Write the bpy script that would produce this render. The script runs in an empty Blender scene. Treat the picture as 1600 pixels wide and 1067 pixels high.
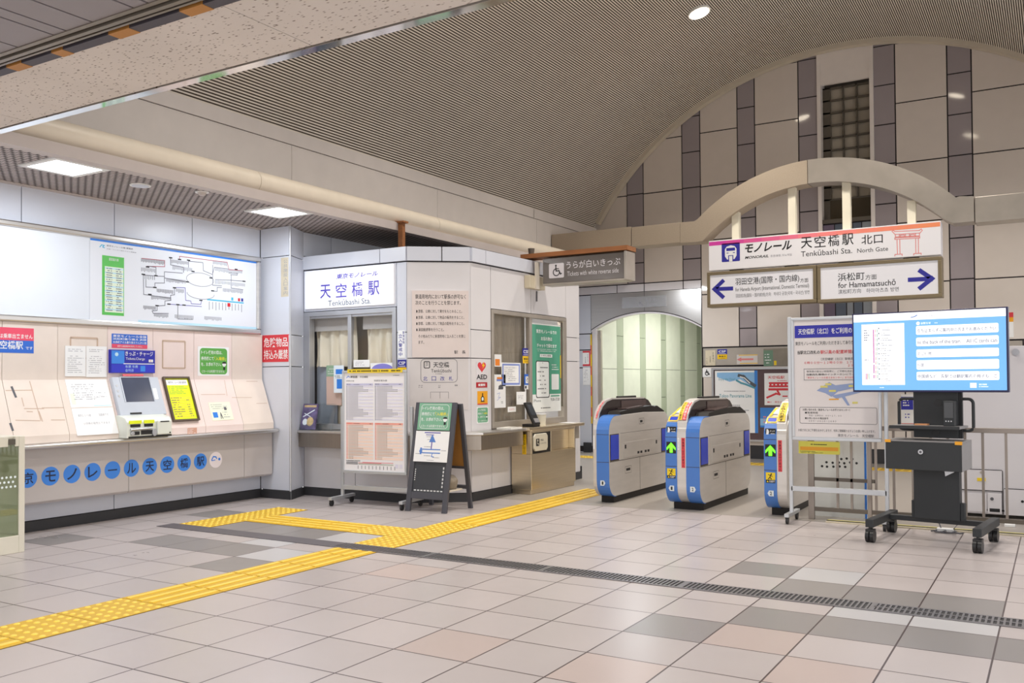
import bpy, bmesh, math, random
from mathutils import Vector, Matrix
random.seed(7)
SC = bpy.context.scene
COL = SC.collection
PI = math.pi

# ------------------------------------------------------------------ camera
# world: X runs right along the ticket gates, Y runs away along the ticket machine wall, Z is up (metres)
CAM_H = 1.25
FOCAL, YAW, PITCH, ROLL, CY = 1414.902, 0.54242, 0.01868, -0.00659, 568.557   # solved for a 1600 x 1067 frame
fw = Vector((-math.sin(YAW)*math.cos(PITCH), math.cos(YAW)*math.cos(PITCH), math.sin(PITCH)))
rt = Vector((math.cos(YAW), math.sin(YAW), 0)); up = rt.cross(fw)
RT = math.cos(ROLL)*rt + math.sin(ROLL)*up
UP = -math.sin(ROLL)*rt + math.cos(ROLL)*up
cam = bpy.data.cameras.new('camera'); camo = bpy.data.objects.new('camera', cam); COL.objects.link(camo)
camo.matrix_world = Matrix(((RT.x, UP.x, -fw.x, 0), (RT.y, UP.y, -fw.y, 0), (RT.z, UP.z, -fw.z, CAM_H), (0, 0, 0, 1)))
cam.sensor_width = 36.0; cam.lens = FOCAL/1600*36
cam.shift_y = (CY-533.5)/1600
cam.clip_start = 0.05; cam.clip_end = 200
SC.camera = camo

# ------------------------------------------------------------------ light and exposure
SC.view_settings.view_transform = 'Standard'
SC.view_settings.look = 'None'
SC.view_settings.gamma = 1.0
SC.view_settings.use_curve_mapping = False
SC.view_settings.exposure = 0.2
w = bpy.data.worlds.new('world'); SC.world = w; w.use_nodes = True
bg = w.node_tree.nodes['Background']; bg.inputs[0].default_value = (1.0, 0.99, 0.985, 1); bg.inputs[1].default_value = 1.3

def area(name, loc, sx, sy, power, color=(1, 1, 1), rot=(0, 0, 0), spread=PI):
    l = bpy.data.lights.new(name, 'AREA'); l.shape = 'RECTANGLE'; l.size = sx; l.size_y = sy
    l.energy = power; l.color = color; l.spread = spread
    o = bpy.data.objects.new(name, l); COL.objects.link(o); o.location = loc; o.rotation_euler = rot
    return o
COOL = (0.86, 0.93, 1.0); WARM = (1.0, 0.94, 0.86); NEUT = (1.0, 0.99, 0.98)
# recessed square panels over the ticket machines
for (x, y) in ((-6.56, 4.20), (-6.54, 6.43)):
    area('recessed_panel_light', (x, y, 2.895), .34, .34, 16, COOL)
# downlights of the vault
for (x, y) in ((-4.0, 11.4), (-1.4, 11.4), (-1.4, 8.4), (-4.0, 8.4), (-4.0, 5.4), (-1.4, 5.4)):
    l = bpy.data.lights.new('vault_downlight', 'SPOT'); l.energy = 300; l.color = WARM; l.spot_size = math.radians(120); l.spot_blend = .8
    l.shadow_soft_size = .12
    o = bpy.data.objects.new('vault_downlight', l); COL.objects.link(o); o.location = (x, y, 5.93)
# assumed ceiling lights behind the camera, unseen, added to brighten the concourse
for (x, y) in ((-5.2, 1.2), (-2.4, 1.2), (0.4, 1.2), (-5.2, -1.2), (-2.4, -1.2), (.4, -1.2)):
    area('concourse_light', (x, y, 2.90), .6, .6, 24, NEUT)
# corridor behind the arched opening
area('corridor_light', (-5.6, 16.5, 2.75), .8, 2.4, 52, (.99, 1.0, .93))
area('passage_light', (-5.5, 12.7, 2.9), .3, .8, 28, (.90, .95, 1.0))
area('office_light', (-6.3, 8.3, 2.4), .9, .9, 60, NEUT)

# ------------------------------------------------------------------ measuring helpers
EYE = Vector((0, 0, CAM_H))
def ray(x, y):
    return (x-800)/FOCAL*RT - (y-CY)/FOCAL*UP + fw
class Face:
    """a plane with an origin, a right axis u, an up axis v and an outward normal n"""
    def __init__(s, o, u, v=(0, 0, 1)):
        s.o = Vector(o); s.u = Vector(u).normalized(); s.v = Vector(v).normalized(); s.n = s.u.cross(s.v)
    def P(s, a, b, c=0.0): return s.o + s.u*a + s.v*b + s.n*c
    def at(s, c): return Face(s.o + s.n*c, s.u, s.v)
    def uv(s, x, y):
        d = ray(x, y); t = (s.o-EYE).dot(s.n)/d.dot(s.n); p = EYE+d*t-s.o
        return p.dot(s.u), p.dot(s.v)
    def rect(s, lt, rb):
        a = s.uv(*lt); b = s.uv(*rb)
        return a[0], b[0], b[1], a[1]          # u0 u1 v0 v1
def FX(X): return Face((X, 0, 0), (0, 1, 0))        # faces +X, u = world Y
def FY(Y): return Face((0, Y, 0), (1, 0, 0))        # faces -Y, u = world X
W = Face((0, 0, 0), (1, 0, 0), (0, 1, 0))           # world axes
def crop(ox, oy, s): return lambda x, y: (ox+x/s, oy+y/s)
def floor_pt(x, y, z=0.0):
    d = ray(x, y); t = (z-CAM_H)/d.z; return EYE+d*t

# ------------------------------------------------------------------ materials
def lin(h):
    h = h.lstrip('#'); o = []
    for i in (0, 2, 4):
        c = int(h[i:i+2], 16)/255
        o.append(c/12.92 if c <= .04045 else ((c+.055)/1.055)**2.4)
    return tuple(o)
MATS = {}
def M(name, hexc=None, rough=.5, metal=0.0, noise=.04, scale=5.0, emit=0.0, spec=.5, stretch=None, bump=0.0):
    if hexc is None or name in MATS: return MATS[name]
    m = bpy.data.materials.new(name); m.use_nodes = True; nt = m.node_tree; b = nt.nodes['Principled BSDF']
    c = lin(hexc); MATS[name] = m
    b.inputs['Roughness'].default_value = rough; b.inputs['Metallic'].default_value = metal
    b.inputs['Specular IOR Level'].default_value = spec
    tc = nt.nodes.new('ShaderNodeTexCoord'); nz = nt.nodes.new('ShaderNodeTexNoise')
    nz.inputs['Scale'].default_value = scale; nz.inputs['Detail'].default_value = 3
    if stretch:
        mp = nt.nodes.new('ShaderNodeMapping'); mp.inputs['Scale'].default_value = stretch
        nt.links.new(tc.outputs['Object'], mp.inputs[0]); nt.links.new(mp.outputs[0], nz.inputs['Vector'])
    else: nt.links.new(tc.outputs['Object'], nz.inputs['Vector'])
    mx = nt.nodes.new('ShaderNodeMix'); mx.data_type = 'RGBA'
    mx.inputs[6].default_value = tuple(max(0, x*(1-noise*2)) for x in c)+(1,)
    mx.inputs[7].default_value = tuple(min(1, x*(1+noise*2)) for x in c)+(1,)
    nt.links.new(nz.outputs['Fac'], mx.inputs[0]); nt.links.new(mx.outputs[2], b.inputs['Base Color'])
    if emit:
        b.inputs['Emission Color'].default_value = c+(1,); b.inputs['Emission Strength'].default_value = emit
    if bump:
        bp = nt.nodes.new('ShaderNodeBump'); bp.inputs['Strength'].default_value = bump; bp.inputs['Distance'].default_value = .01
        nt.links.new(nz.outputs['Fac'], bp.inputs['Height']); nt.links.new(bp.outputs[0], b.inputs['Normal'])
    return m
def glass_mat(name, tint, alpha, rough=.02):
    m = bpy.data.materials.new(name); m.use_nodes = True; nt = m.node_tree; MATS[name] = m
    nt.nodes.remove(nt.nodes['Principled BSDF']); out = nt.nodes['Material Output']
    tr = nt.nodes.new('ShaderNodeBsdfTransparent'); tr.inputs[0].default_value = lin(tint)+(1,)
    gl = nt.nodes.new('ShaderNodeBsdfGlossy'); gl.inputs['Roughness'].default_value = rough
    lw = nt.nodes.new('ShaderNodeLayerWeight'); pw = nt.nodes.new('ShaderNodeMath'); pw.operation = 'POWER'; pw.inputs[1].default_value = 5.0
    ad = nt.nodes.new('ShaderNodeMath'); ad.operation = 'MULTIPLY_ADD'; ad.inputs[1].default_value = .8; ad.inputs[2].default_value = alpha
    mx = nt.nodes.new('ShaderNodeMixShader')
    nt.links.new(lw.outputs['Facing'], pw.inputs[0]); nt.links.new(pw.outputs[0], ad.inputs[0]); nt.links.new(ad.outputs[0], mx.inputs[0])
    nt.links.new(tr.outputs[0], mx.inputs[1]); nt.links.new(gl.outputs[0], mx.inputs[2]); nt.links.new(mx.outputs[0], out.inputs[0])
    return m
glass_mat('clear glass', '#fbfbfa', .02)
glass_mat('greenish glass', '#e6ece2', .06)
glass_mat('smoked glass', '#4a4240', .05)
glass_mat('clear acrylic', '#f6f8f8', .04)

# ------------------------------------------------------------------ mesh builder
ORIG = {}
TXT = {}
def text_mesh(body, off=0.0, shear=0.0, res=2):
    key = (body, off, shear, res)
    if key in TXT: return TXT[key]
    c = bpy.data.curves.new('tmp', 'FONT'); c.body = body; c.offset = off; c.shear = shear; c.resolution_u = res
    c.fill_mode = 'FRONT'
    o = bpy.data.objects.new('tmp', c); COL.objects.link(o)
    dg = bpy.context.evaluated_depsgraph_get()
    me = bpy.data.meshes.new_from_object(o.evaluated_get(dg))
    vs = [(v.co.x, v.co.y) for v in me.vertices]; fs = [tuple(p.vertices) for p in me.polygons]
    bpy.data.objects.remove(o); bpy.data.curves.remove(c); bpy.data.meshes.remove(me)
    TXT[key] = (vs, fs); return TXT[key]
class MB:
    def __init__(s): s.v = []; s.f = []; s.m = []; s.sm = []
    def add(s, vs, fs, mi=0, smooth=False):
        b = len(s.v); s.v += [Vector(p) for p in vs]
        for f in fs: s.f.append(tuple(b+i for i in f)); s.m.append(mi); s.sm.append(smooth)
        return s
    def quad(s, a, b, c, d, mi=0): return s.add([a, b, c, d], [(0, 1, 2, 3)], mi)
    def box(s, F, u0, u1, v0, v1, n0, n1, mi=0):
        p = [F.P(u, v, n) for n in (n0, n1) for (u, v) in ((u0, v0), (u1, v0), (u1, v1), (u0, v1))]
        return s.add(p, [(3, 2, 1, 0), (4, 5, 6, 7), (0, 1, 5, 4), (1, 2, 6, 5), (2, 3, 7, 6), (3, 0, 4, 7)], mi)
    def wbox(s, x0, x1, y0, y1, z0, z1, mi=0): return s.box(W, x0, x1, y0, y1, z0, z1, mi)
    def flat(s, F, u0, u1, v0, v1, n, mi=0):
        return s.add([F.P(u0, v0, n), F.P(u1, v0, n), F.P(u1, v1, n), F.P(u0, v1, n)], [(0, 1, 2, 3)], mi)
    def poly(s, F, pts, n=0.0, mi=0): return s.add([F.P(a, b, n) for a, b in pts], [tuple(range(len(pts)))], mi)
    def prism(s, F, pts, n0, n1, mi=0, smooth=False):
        k = len(pts); vs = [F.P(a, b, n0) for a, b in pts]+[F.P(a, b, n1) for a, b in pts]
        s.add(vs, [tuple(reversed(range(k))), tuple(range(k, 2*k))], mi)
        b = len(s.v)-2*k
        for i in range(k):
            j = (i+1) % k; s.f.append((b+i, b+j, b+k+j, b+k+i)); s.m.append(mi); s.sm.append(smooth)
        return s
    def strip(s, F, a, b, n0, n1, mi=0):
        """solid between two polylines a and b (same length) in the face plane, from depth n0 to n1"""
        for i in range(len(a)-1):
            s.prism(F, [a[i], a[i+1], b[i+1], b[i]], n0, n1, mi)
        return s
    def disc(s, F, cu, cv, r, n0, n1, mi=0, seg=28, rv=None):
        rv = rv or r
        return s.prism(F, [(cu+r*math.cos(2*PI*i/seg), cv+rv*math.sin(2*PI*i/seg)) for i in range(seg)], n0, n1, mi, True)
    def tube(s, pts, r, seg=10, mi=0, closed=False):
        pts = [Vector(p) for p in pts]; n = len(pts); rings = []
        for i, p in enumerate(pts):
            a = pts[i-1] if (i or closed) else p; b = pts[(i+1) % n] if (i < n-1 or closed) else p
            t = (b-a).normalized(); h = Vector((0, 0, 1)) if abs(t.z) < .9 else Vector((1, 0, 0))
            x = t.cross(h).normalized(); y = x.cross(t)
            rings.append([p+x*r*math.cos(2*PI*k/seg)+y*r*math.sin(2*PI*k/seg) for k in range(seg)])
        vs = [q for R in rings for q in R]; fs = []
        for i in range(n if closed else n-1):
            j = (i+1) % n
            for k in range(seg):
                l = (k+1) % seg; fs.append((i*seg+k, i*seg+l, j*seg+l, j*seg+k))
        s.add(vs, fs, mi, True)
        if not closed:
            s.add(rings[0], [tuple(range(seg))], mi); s.add(rings[-1], [tuple(range(seg))], mi)
        return s
    def cyl(s, p0, p1, r0, r1=None, seg=20, mi=0):
        r1 = r0 if r1 is None else r1
        p0 = Vector(p0); p1 = Vector(p1); t = (p1-p0).normalized(); h = Vector((0, 0, 1)) if abs(t.z) < .9 else Vector((1, 0, 0))
        x = t.cross(h).normalized(); y = x.cross(t)
        A = [p0+x*r0*math.cos(2*PI*k/seg)+y*r0*math.sin(2*PI*k/seg) for k in range(seg)]
        B = [p1+x*r1*math.cos(2*PI*k/seg)+y*r1*math.sin(2*PI*k/seg) for k in range(seg)]
        s.add(A+B, [(k, (k+1) % seg, seg+(k+1) % seg, seg+k) for k in range(seg)], mi, True)
        s.add(A, [tuple(range(seg))], mi); s.add(B, [tuple(range(seg))], mi); return s
    def bar(s, p0, p1, w_, h_, mi=0, upv=(0, 0, 1)):
        p0 = Vector(p0); p1 = Vector(p1); t = p1-p0; L = t.length; t.normalize(); u = Vector(upv)
        if abs(t.dot(u)) > .95: u = Vector((0, 1, 0))
        x = t.cross(u).normalized(); y = x.cross(t)
        F = Face(p0, x, y)          # n = x cross y = t or -t
        sgn = 1 if F.n.dot(t) > 0 else -1
        return s.box(F, -w_/2, w_/2, -h_/2, h_/2, 0, L*sgn, mi)
    def stroke(s, F, pts, wd, n, mi=0, closed=False):
        q = list(pts)+([pts[0]] if closed else [])
        for i, (a, b) in enumerate(zip(q[:-1], q[1:])):
            dx, dy = b[0]-a[0], b[1]-a[1]; L = math.hypot(dx, dy) or 1e-6; ex, ey = dx/L*wd/2, dy/L*wd/2
            s.poly(F, [(a[0]-ex+ey, a[1]-ey-ex), (b[0]+ex+ey, b[1]+ey-ex), (b[0]+ex-ey, b[1]+ey+ex), (a[0]-ex-ey, a[1]-ey+ex)], n+.00012*(i % 3), mi)
        return s
    def text(s, F, body, box, n=.001, mi=0, off=0.0, shear=0.0, res=2, vertical=False, keep=False):
        u0, u1, v0, v1 = box
        if vertical:
            k = len(body); h = (v1-v0)/k
            for i, ch in enumerate(body):
                if ch.strip(): s.text(F, ch, (u0, u1, v1-(i+.92)*h, v1-(i+.08)*h), n, mi, off, shear, res)
            return s
        vs, fs = text_mesh(body, off, shear, res)
        if not vs: return s
        xs = [p[0] for p in vs]; ys = [p[1] for p in vs]; x0, x1, y0, y1 = min(xs), max(xs), min(ys), max(ys)
        sx = (u1-u0)/max(x1-x0, 1e-6); sy = (v1-v0)/max(y1-y0, 1e-6)
        if keep: sx = sy = min(sx, sy)
        s.add([F.P(u0+(x-x0)*sx, v0+(y-y0)*sy, n) for x, y in vs], fs, mi); return s
    def marks(s, F, box, rows, n=.001, mi=0, fill=.45, seed=1, cw=None, ends=(.55, 1.0), gap=.2):
        """rows of small dark marks: print too fine to read"""
        u0, u1, v0, v1 = box; rnd = random.Random(seed); rh = (v1-v0)/rows; cw = cw or rh*.55
        for r in range(rows):
            vt = v1-r*rh-rh*(1-fill)/2; u = u0; e = u0+(u1-u0)*rnd.uniform(*ends)
            while u < e-cw*.3:
                wd = min(cw*rnd.uniform(.6, 1.3), e-u)
                if rnd.random() > gap: s.flat(F, u, u+wd*.8, vt-rh*fill, vt, n, mi)
                u += wd
        return s
    def build(s, name, mats, parent=None, bevel=0.0, loc=None, seg=2):
        me = bpy.data.meshes.new(name)
        o = bpy.data.objects.new(name, me)
        if parent is not None:
            org = ORIG[parent.name]; o.parent = parent
        else:
            if loc is None:
                xs = [p.x for p in s.v]; ys = [p.y for p in s.v]; zs = [p.z for p in s.v]
                loc = ((min(xs)+max(xs))/2, (min(ys)+max(ys))/2, min(zs))
            org = Vector(loc); o.location = org
        COL.objects.link(o); ORIG[o.name] = org
        me.from_pydata([tuple(p-org) for p in s.v], [], s.f)
        for i, p in enumerate(me.polygons): p.material_index = s.m[i]; p.use_smooth = s.sm[i]
        for m in (mats if isinstance(mats, (list, tuple)) else [mats]): me.materials.append(M(m) if isinstance(m, str) else m)
        bm = bmesh.new(); bm.from_mesh(me); bmesh.ops.recalc_face_normals(bm, faces=bm.faces); bm.to_mesh(me); bm.free()
        if bevel:
            b = o.modifiers.new('bevel', 'BEVEL'); b.width = bevel; b.segments = seg; b.limit_method = 'ANGLE'; b.angle_limit = math.radians(40)
        return o
def tag(o, label, cat, group=None):
    o['label'] = label; o['category'] = cat
    if group: o['group'] = group
    return o
def thing(name, label, cat, loc, group=None):
    o = bpy.data.objects.new(name, None); COL.objects.link(o); o.location = loc; o.empty_display_size = .1
    ORIG[o.name] = Vector(loc); return tag(o, label, cat, group)
def structure(o): o['kind'] = 'structure'; return o
def rrect(u0, u1, v0, v1, r, k=5):
    pts = []
    for (cx, cy, a0) in ((u1-r, v1-r, 0), (u0+r, v1-r, PI/2), (u0+r, v0+r, PI), (u1-r, v0+r, 3*PI/2)):
        for i in range(k+1): a = a0+PI/2*i/k; pts.append((cx+r*math.cos(a), cy+r*math.sin(a)))
    return pts
def sub(box, a, b, c, d):
    """fractional box inside a box: a..b along u, c..d along v"""
    u0, u1, v0, v1 = box; return (u0+(u1-u0)*a, u0+(u1-u0)*b, v0+(v1-v0)*c, v0+(v1-v0)*d)
# ------------------------------------------------------------------ plain materials
M('white panel', '#d9d6d8', .32, noise=.015); M('cool panel', '#d3d6e0', .32, noise=.015)
M('joint', '#2b2629', .8); M('baseboard', '#343437', .55); M('fascia cream', '#e8e0da', .55, noise=.03)
M('far light panel', '#d9cfc6', .06, noise=.02, spec=.55); M('far dark panel', '#a0979a', .06, noise=.02, spec=.55)
M('far white band', '#dedade', .25); M('box steel', '#e3d5bb', .3, 1.0, .05, 2, stretch=(1, 1, 30)); M('steel', '#d6d3d0', .3, 1.0, .05, 2, stretch=(1, 1, 30)); M('steel side', '#a89f95', .34, 1.0, .05, 2, stretch=(30, 30, 1))
M('polished steel', '#dcdcdc', .08, 1.0, .01); M('dull steel', '#b7afa5', .42, .6, .12, 3); M('perforated steel', '#b7a895', .5, .45, .05, 60)
M('aluminium', '#c6c7cb', .35, .8, .02); M('black', '#1b1b1d', .45); M('matte black', '#26272a', .7); M('white', '#f0f0f0', .4, noise=.01)
M('rib', '#efe6d9', .6, noise=.05); M('rib gap', '#5f5347', .9); M('rim', '#cfc4b2', .6)
M('cream paint', '#ebe4cf', .5); M('duct cream', '#e2d6c4', .42, noise=.05); M('dirty cream', '#cfc4ac', .5, noise=.1)
M('ink', '#1c1c20', .6); M('grey ink', '#5a5a60', .6); M('light ink', '#9a9aa2', .6); M('paper', '#f4f4f4', .6, noise=.01)
M('blue ink', '#2f2f9a', .5); M('red ink', '#d4202c', .5); M('soft red', '#e0606a', .5)
M('timber', '#9a6238', .6, noise=.25, scale=3, stretch=(1, 12, 12)); M('window bronze', '#5a5349', .4)

# ------------------------------------------------------------------ floor
def tile_mat(name, hexc, grout=True, rough=.28):
    m = bpy.data.materials.new(name); m.use_nodes = True; nt = m.node_tree; b = nt.nodes['Principled BSDF']; MATS[name] = m
    c = lin(hexc); N = nt.nodes.new; L = nt.links.new
    geo = N('ShaderNodeNewGeometry'); sep = N('ShaderNodeSeparateXYZ'); L(geo.outputs['Position'], sep.inputs[0])
    def op(o, a, bb=None):
        n = N('ShaderNodeMath'); n.operation = o
        for i, q in enumerate((a, bb)):
            if q is None: continue
            if isinstance(q, (int, float)): n.inputs[i].default_value = q
            else: L(q, n.inputs[i])
        return n.outputs[0]
    tx = op('DIVIDE', op('ADD', sep.outputs[0], 3.886), .402); ty = op('DIVIDE', op('SUBTRACT', sep.outputs[1], 2.955), .402)
    cmb = N('ShaderNodeCombineXYZ'); L(op('FLOOR', tx), cmb.inputs[0]); L(op('FLOOR', ty), cmb.inputs[1])
    wn = N('ShaderNodeTexWhiteNoise'); L(cmb.outputs[0], wn.inputs['Vector'])
    nz = N('ShaderNodeTexNoise'); nz.inputs['Scale'].default_value = 2.2; nz.inputs['Detail'].default_value = 6; L(geo.outputs['Position'], nz.inputs['Vector'])
    mx = N('ShaderNodeMix'); mx.data_type = 'RGBA'; mx.inputs[6].default_value = tuple(v*.95 for v in c)+(1,); mx.inputs[7].default_value = tuple(min(1, v*1.05) for v in c)+(1,)
    L(wn.outputs['Value'] if grout else nz.outputs['Fac'], mx.inputs[0])
    m2 = N('ShaderNodeMix'); m2.data_type = 'RGBA'; m2.blend_type = 'MULTIPLY'; m2.inputs[0].default_value = .08
    L(mx.outputs[2], m2.inputs[6]); L(nz.outputs['Fac'], m2.inputs[7])
    last = m2.outputs[2]
    if grout:
        ex = op('LESS_THAN', op('ABSOLUTE', op('SUBTRACT', op('FRACT', op('ADD', tx, .5)), .5)), .0105)
        ey = op('LESS_THAN', op('ABSOLUTE', op('SUBTRACT', op('FRACT', op('ADD', ty, .5)), .5)), .0105)
        g = op('MAXIMUM', ex, ey)
        m3 = N('ShaderNodeMix'); m3.data_type = 'RGBA'; L(op('MULTIPLY', g, .95), m3.inputs[0]); L(last, m3.inputs[6]); m3.inputs[7].default_value = lin('#463736')+(1,)
        last = m3.outputs[2]
    L(last, b.inputs['Base Color'])
    r = op('ADD', op('MULTIPLY', nz.outputs['Fac'], .12), rough-.04); L(r, b.inputs['Roughness']); b.inputs['Specular IOR Level'].default_value = .4
    return m
tile_mat('floor tile', '#bab1af'); tile_mat('floor tile dark', '#8f8a88'); tile_mat('floor tile pink', '#bcaca6'); tile_mat('floor tile white', '#bfbdbe')
tile_mat('floor plain', '#9d968f', grout=False, rough=.34)
PT = .402; GX = -3.886; GY = 2.955
def tidx(p): return (math.floor((p.x-GX)/PT), math.floor((p.y-GY)/PT))
dark = {tidx(floor_pt(*q)) for q in [(1195,889),(1270,920),(1370,932),(1440,945),(1560,955),(1055,980),(1210,965),(1330,985),(1475,1005),(1580,1020),(335,804),(255,845),(305,852),(400,853),(360,882),(390,825),(450,832),(495,835),(90,847)]}
pink = {tidx(floor_pt(*q)) for q in [(1000,1050),(1130,985),(700,1010),(1260,1045),(640,905),(1350,940)]}
wht = {tidx(floor_pt(*q)) for q in [(455,842),(560,840),(450,860),(1400,960),(1500,975),(430,880),(1340,900)]}
mb = MB()
for i in range(-9, 18):
    for j in range(-18, 13):
        x = GX+PT*i; y = GY+PT*j
        k = 1 if (i, j) in dark else 2 if (i, j) in pink else 3 if (i, j) in wht else 0
        mb.add([(x, y, 0), (x+PT, y, 0), (x+PT, y+PT, 0), (x, y+PT, 0)], [(0, 1, 2, 3)], k)
x0 = GX-PT*9; x1 = GX+PT*18; yb = GY+PT*13
mb.add([(x0, yb, 0), (x1, yb, 0), (x1, 14.2, 0), (x0, 14.2, 0)], [(0, 1, 2, 3)], 4)
mb.add([(-6.95, 14.2, 0), (-4.9, 14.2, 0), (-4.9, 21.2, 0), (-6.95, 21.2, 0)], [(0, 1, 2, 3)], 4)
structure(mb.build('floor', ['floor tile', 'floor tile dark', 'floor tile pink', 'floor tile white', 'floor plain'], loc=(0, 0, 0)))

# ------------------------------------------------------------------ helper for walls of panels with open joints
def panel(mb, F, u0, u1, v0, v1, mi=0, th=.02, g=.004):
    if F is FW: g = .009
    mb.box(F, u0+g, u1-g, v0+g, v1-g, -th, 0, mi)
def backing(mb, F, u0, u1, v0, v1, mi, th=.02, deep=.06): mb.box(F, u0, u1, v0, v1, -deep, -th, mi)

FW = FY(14.2); LW = FX(-7.47); PL = FY(7.06); PR = Face((-7.02, 7.06, 0), (-.17, .38, 0)); PRL = math.hypot(.17, .38); PB = FX(-7.2); OF = FY(7.44); OS = FX(-5.23); FW = FY(14.2); GT = FY(12.55)
CH = Face((-5.75, 7.44, 0), (.52, .41, 0)); CHL = math.hypot(.52, .41)
MESHZ = 2.93
# left wall
mb = MB()
ys = [-3.0]+[4.39-.88*k for k in range(8, -1, -1)]+[5.27, 6.15, 7.06]
for a, b in zip(ys[:-1], ys[1:]):
    panel(mb, LW, a, b, .09, 1.0); panel(mb, LW, a, b, 1.0, MESHZ)
backing(mb, LW, -3, 7.1, 0, MESHZ, 1)
structure(mb.build('wall_left', ['cool panel', 'joint', 'aluminium'], loc=(-7.47, 4, 0)))
mb = MB()
for z0, z1 in ((.09, 1.42), (1.42, 1.76), (1.76, 2.61), (2.61, MESHZ)): panel(mb, PL, -7.465, -7.02, z0, z1)
backing(mb, PL, -7.46, -7.06, 0, MESHZ, 1)
for z0, z1 in ((.09, 1.42), (1.42, 1.76), (1.76, 2.61), (2.61, MESHZ)): panel(mb, PR, 0, PRL, z0, z1)
backing(mb, PR, .03, PRL, 0, MESHZ, 1)
mb.cyl((-7.026, 7.066, 0), (-7.026, 7.066, MESHZ), .012, mi=2)
structure(mb.build('wall_left_return', ['cool panel', 'joint', 'aluminium'], loc=(-7.2, 7.2, 0)))
mb = MB()
for a, b in zip([7.45, 7.9, 8.8, 9.7, 10.6, 11.5, 12.4, 13.3], [7.9, 8.8, 9.7, 10.6, 11.5, 12.4, 13.3, 14.18]): panel(mb, PB, a, b, 2.66 if a < 10.3 else .1, MESHZ)
backing(mb, PB, 7.5, 14.18, 0, MESHZ, 1)
structure(mb.build('wall_left_far', ['cool panel', 'joint'], loc=(-7.2, 11, 0)))
mb = MB()
mb.wbox(-7.47, -7.458, -3, 7.06, 0, .088); mb.wbox(-7.45, -7.015, 7.045, 7.06, 0, .088); mb.box(PR, 0, PRL, 0, .088, 0, .014)
structure(mb.build('baseboard_left', 'baseboard'))

# the station office: a box with a cut corner, windows on two sides
mb = MB()
OL, OW, OC = -7.19, -5.88, -5.75
panel(mb, OF, OL, -6.45, .09, .69); panel(mb, OF, -6.45, OC, .09, .69); panel(mb, OF, OW, OC, .69, 1.76, 2); panel(mb, OF, OW, OC, 1.76, 2.49, 2); panel(mb, OF, OL, OW, 2.03, 2.49, 2)
backing(mb, OF, OL, OW, 0, .69, 1); backing(mb, OF, OL, OW, 2.03, 2.6, 1); backing(mb, OF, OW, OC-.01, 0, 2.6, 1)
panel(mb, CH, 0, CHL, .09, .69); panel(mb, CH, 0, CHL, .69, 1.49); panel(mb, CH, 0, CHL, 1.49, 2.49); backing(mb, CH, .02, CHL-.02, 0, 2.6, 1)
for a, b in ((7.85, 8.24), (9.98, 10.35)):
    panel(mb, OS, a, b, .09, .69); panel(mb, OS, a, b, .69, 1.49); panel(mb, OS, a, b, 1.49, 1.79); panel(mb, OS, a, b, 1.79, 2.49)
    backing(mb, OS, a, b, 0, 2.6, 1)
panel(mb, OS, 8.24, 9.11, 2.03, 2.49); panel(mb, OS, 9.11, 9.98, 2.03, 2.49); panel(mb, OS, 8.24, 9.11, .09, .70); panel(mb, OS, 9.11, 9.98, .09, .70)
backing(mb, OS, 8.24, 9.98, 2.03, 2.6, 1); backing(mb, OS, 8.24, 9.98, 0, .70, 1)
# cap course
for F, a, b in ((OF, OL, -6.09), (OF, -6.09, OC+.005), (CH, 0, CHL*.55), (CH, CHL*.55, CHL), (OS, 7.855, 8.12), (OS, 8.12, 9.2), (OS, 9.2, 10.35)):
    mb.box(F, a+.005, b-.005, 2.50, 2.645, -.04, .018, 2)
mb.wbox(-7.09, -5.8, 7.53, 10.3, 2.56, 2.62, 1); mb.wbox(-5.8, -5.27, 7.9, 10.3, 2.56, 2.62, 1)
mb.wbox(-7.09, -5.24, 10.31, 10.35, 0, 2.6, 0)
structure(mb.build('wall_office', ['white panel', 'joint', 'cool panel'], loc=(-6, 8, 0)))
mb = MB()
mb.wbox(OL, OC, 7.425, 7.44, 0, .088); mb.box(CH, -.005, CHL+.005, 0, .088, 0, .015); mb.wbox(-5.23, -5.215, 7.85, 10.36, 0, .088); mb.wbox(-5.5, -5.215, 10.35, 10.365, 0, .16)
structure(mb.build('baseboard_office', 'baseboard'))

# ------------------------------------------------------------------ far wall under the vault
DK = [(-6.25, -5.95), (-5.26, -4.95), (-4.33, -4.05), (-3.37, -3.07), (-2.29, -1.98), (-1.29, -.98), (-.30, 0.0), (.68, .98)]
LT = [(-7.2, -6.25), (-5.95, -5.26), (-4.95, -4.33), (-4.05, -3.37), (-1.98, -1.29), (-.98, -.30), (0, .68), (.98, 1.6)]
mb = MB()
zl = [1.77, 2.63, 3.51, 4.39, 5.27, 6.15, 6.6]; zd = [1.77, 2.06, 2.645, 3.23, 3.815, 4.40, 4.985, 5.57, 6.155, 6.6]
for (a, b) in LT:
    for z0, z1 in zip(zl[:-1], zl[1:]):
        if b < -4.95 and z1 < 2.9: continue
        panel(mb, FW, a, b, max(z0, 2.88) if b < -4.95 else z0, z1, 0)
for (a, b) in DK:
    for z0, z1 in zip(zd[:-1], zd[1:]):
        if b <= -4.95 and z1 < 2.9: continue
        panel(mb, FW, a, b, max(z0, 2.88) if b <= -4.95 else z0, z1, 1)
for (a, b) in ((-7.2, -6.45), (-6.45, -5.95), (-5.95, -5.26), (-5.26, -4.95)): panel(mb, FW, a, b, 2.735, 2.88, 3)
for z0, z1 in ((.1, 1.47), (1.47, 1.78), (1.78, 2.06), (2.06, 2.735)): panel(mb, FW, -7.2, -6.945, z0, z1, 4)
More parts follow.
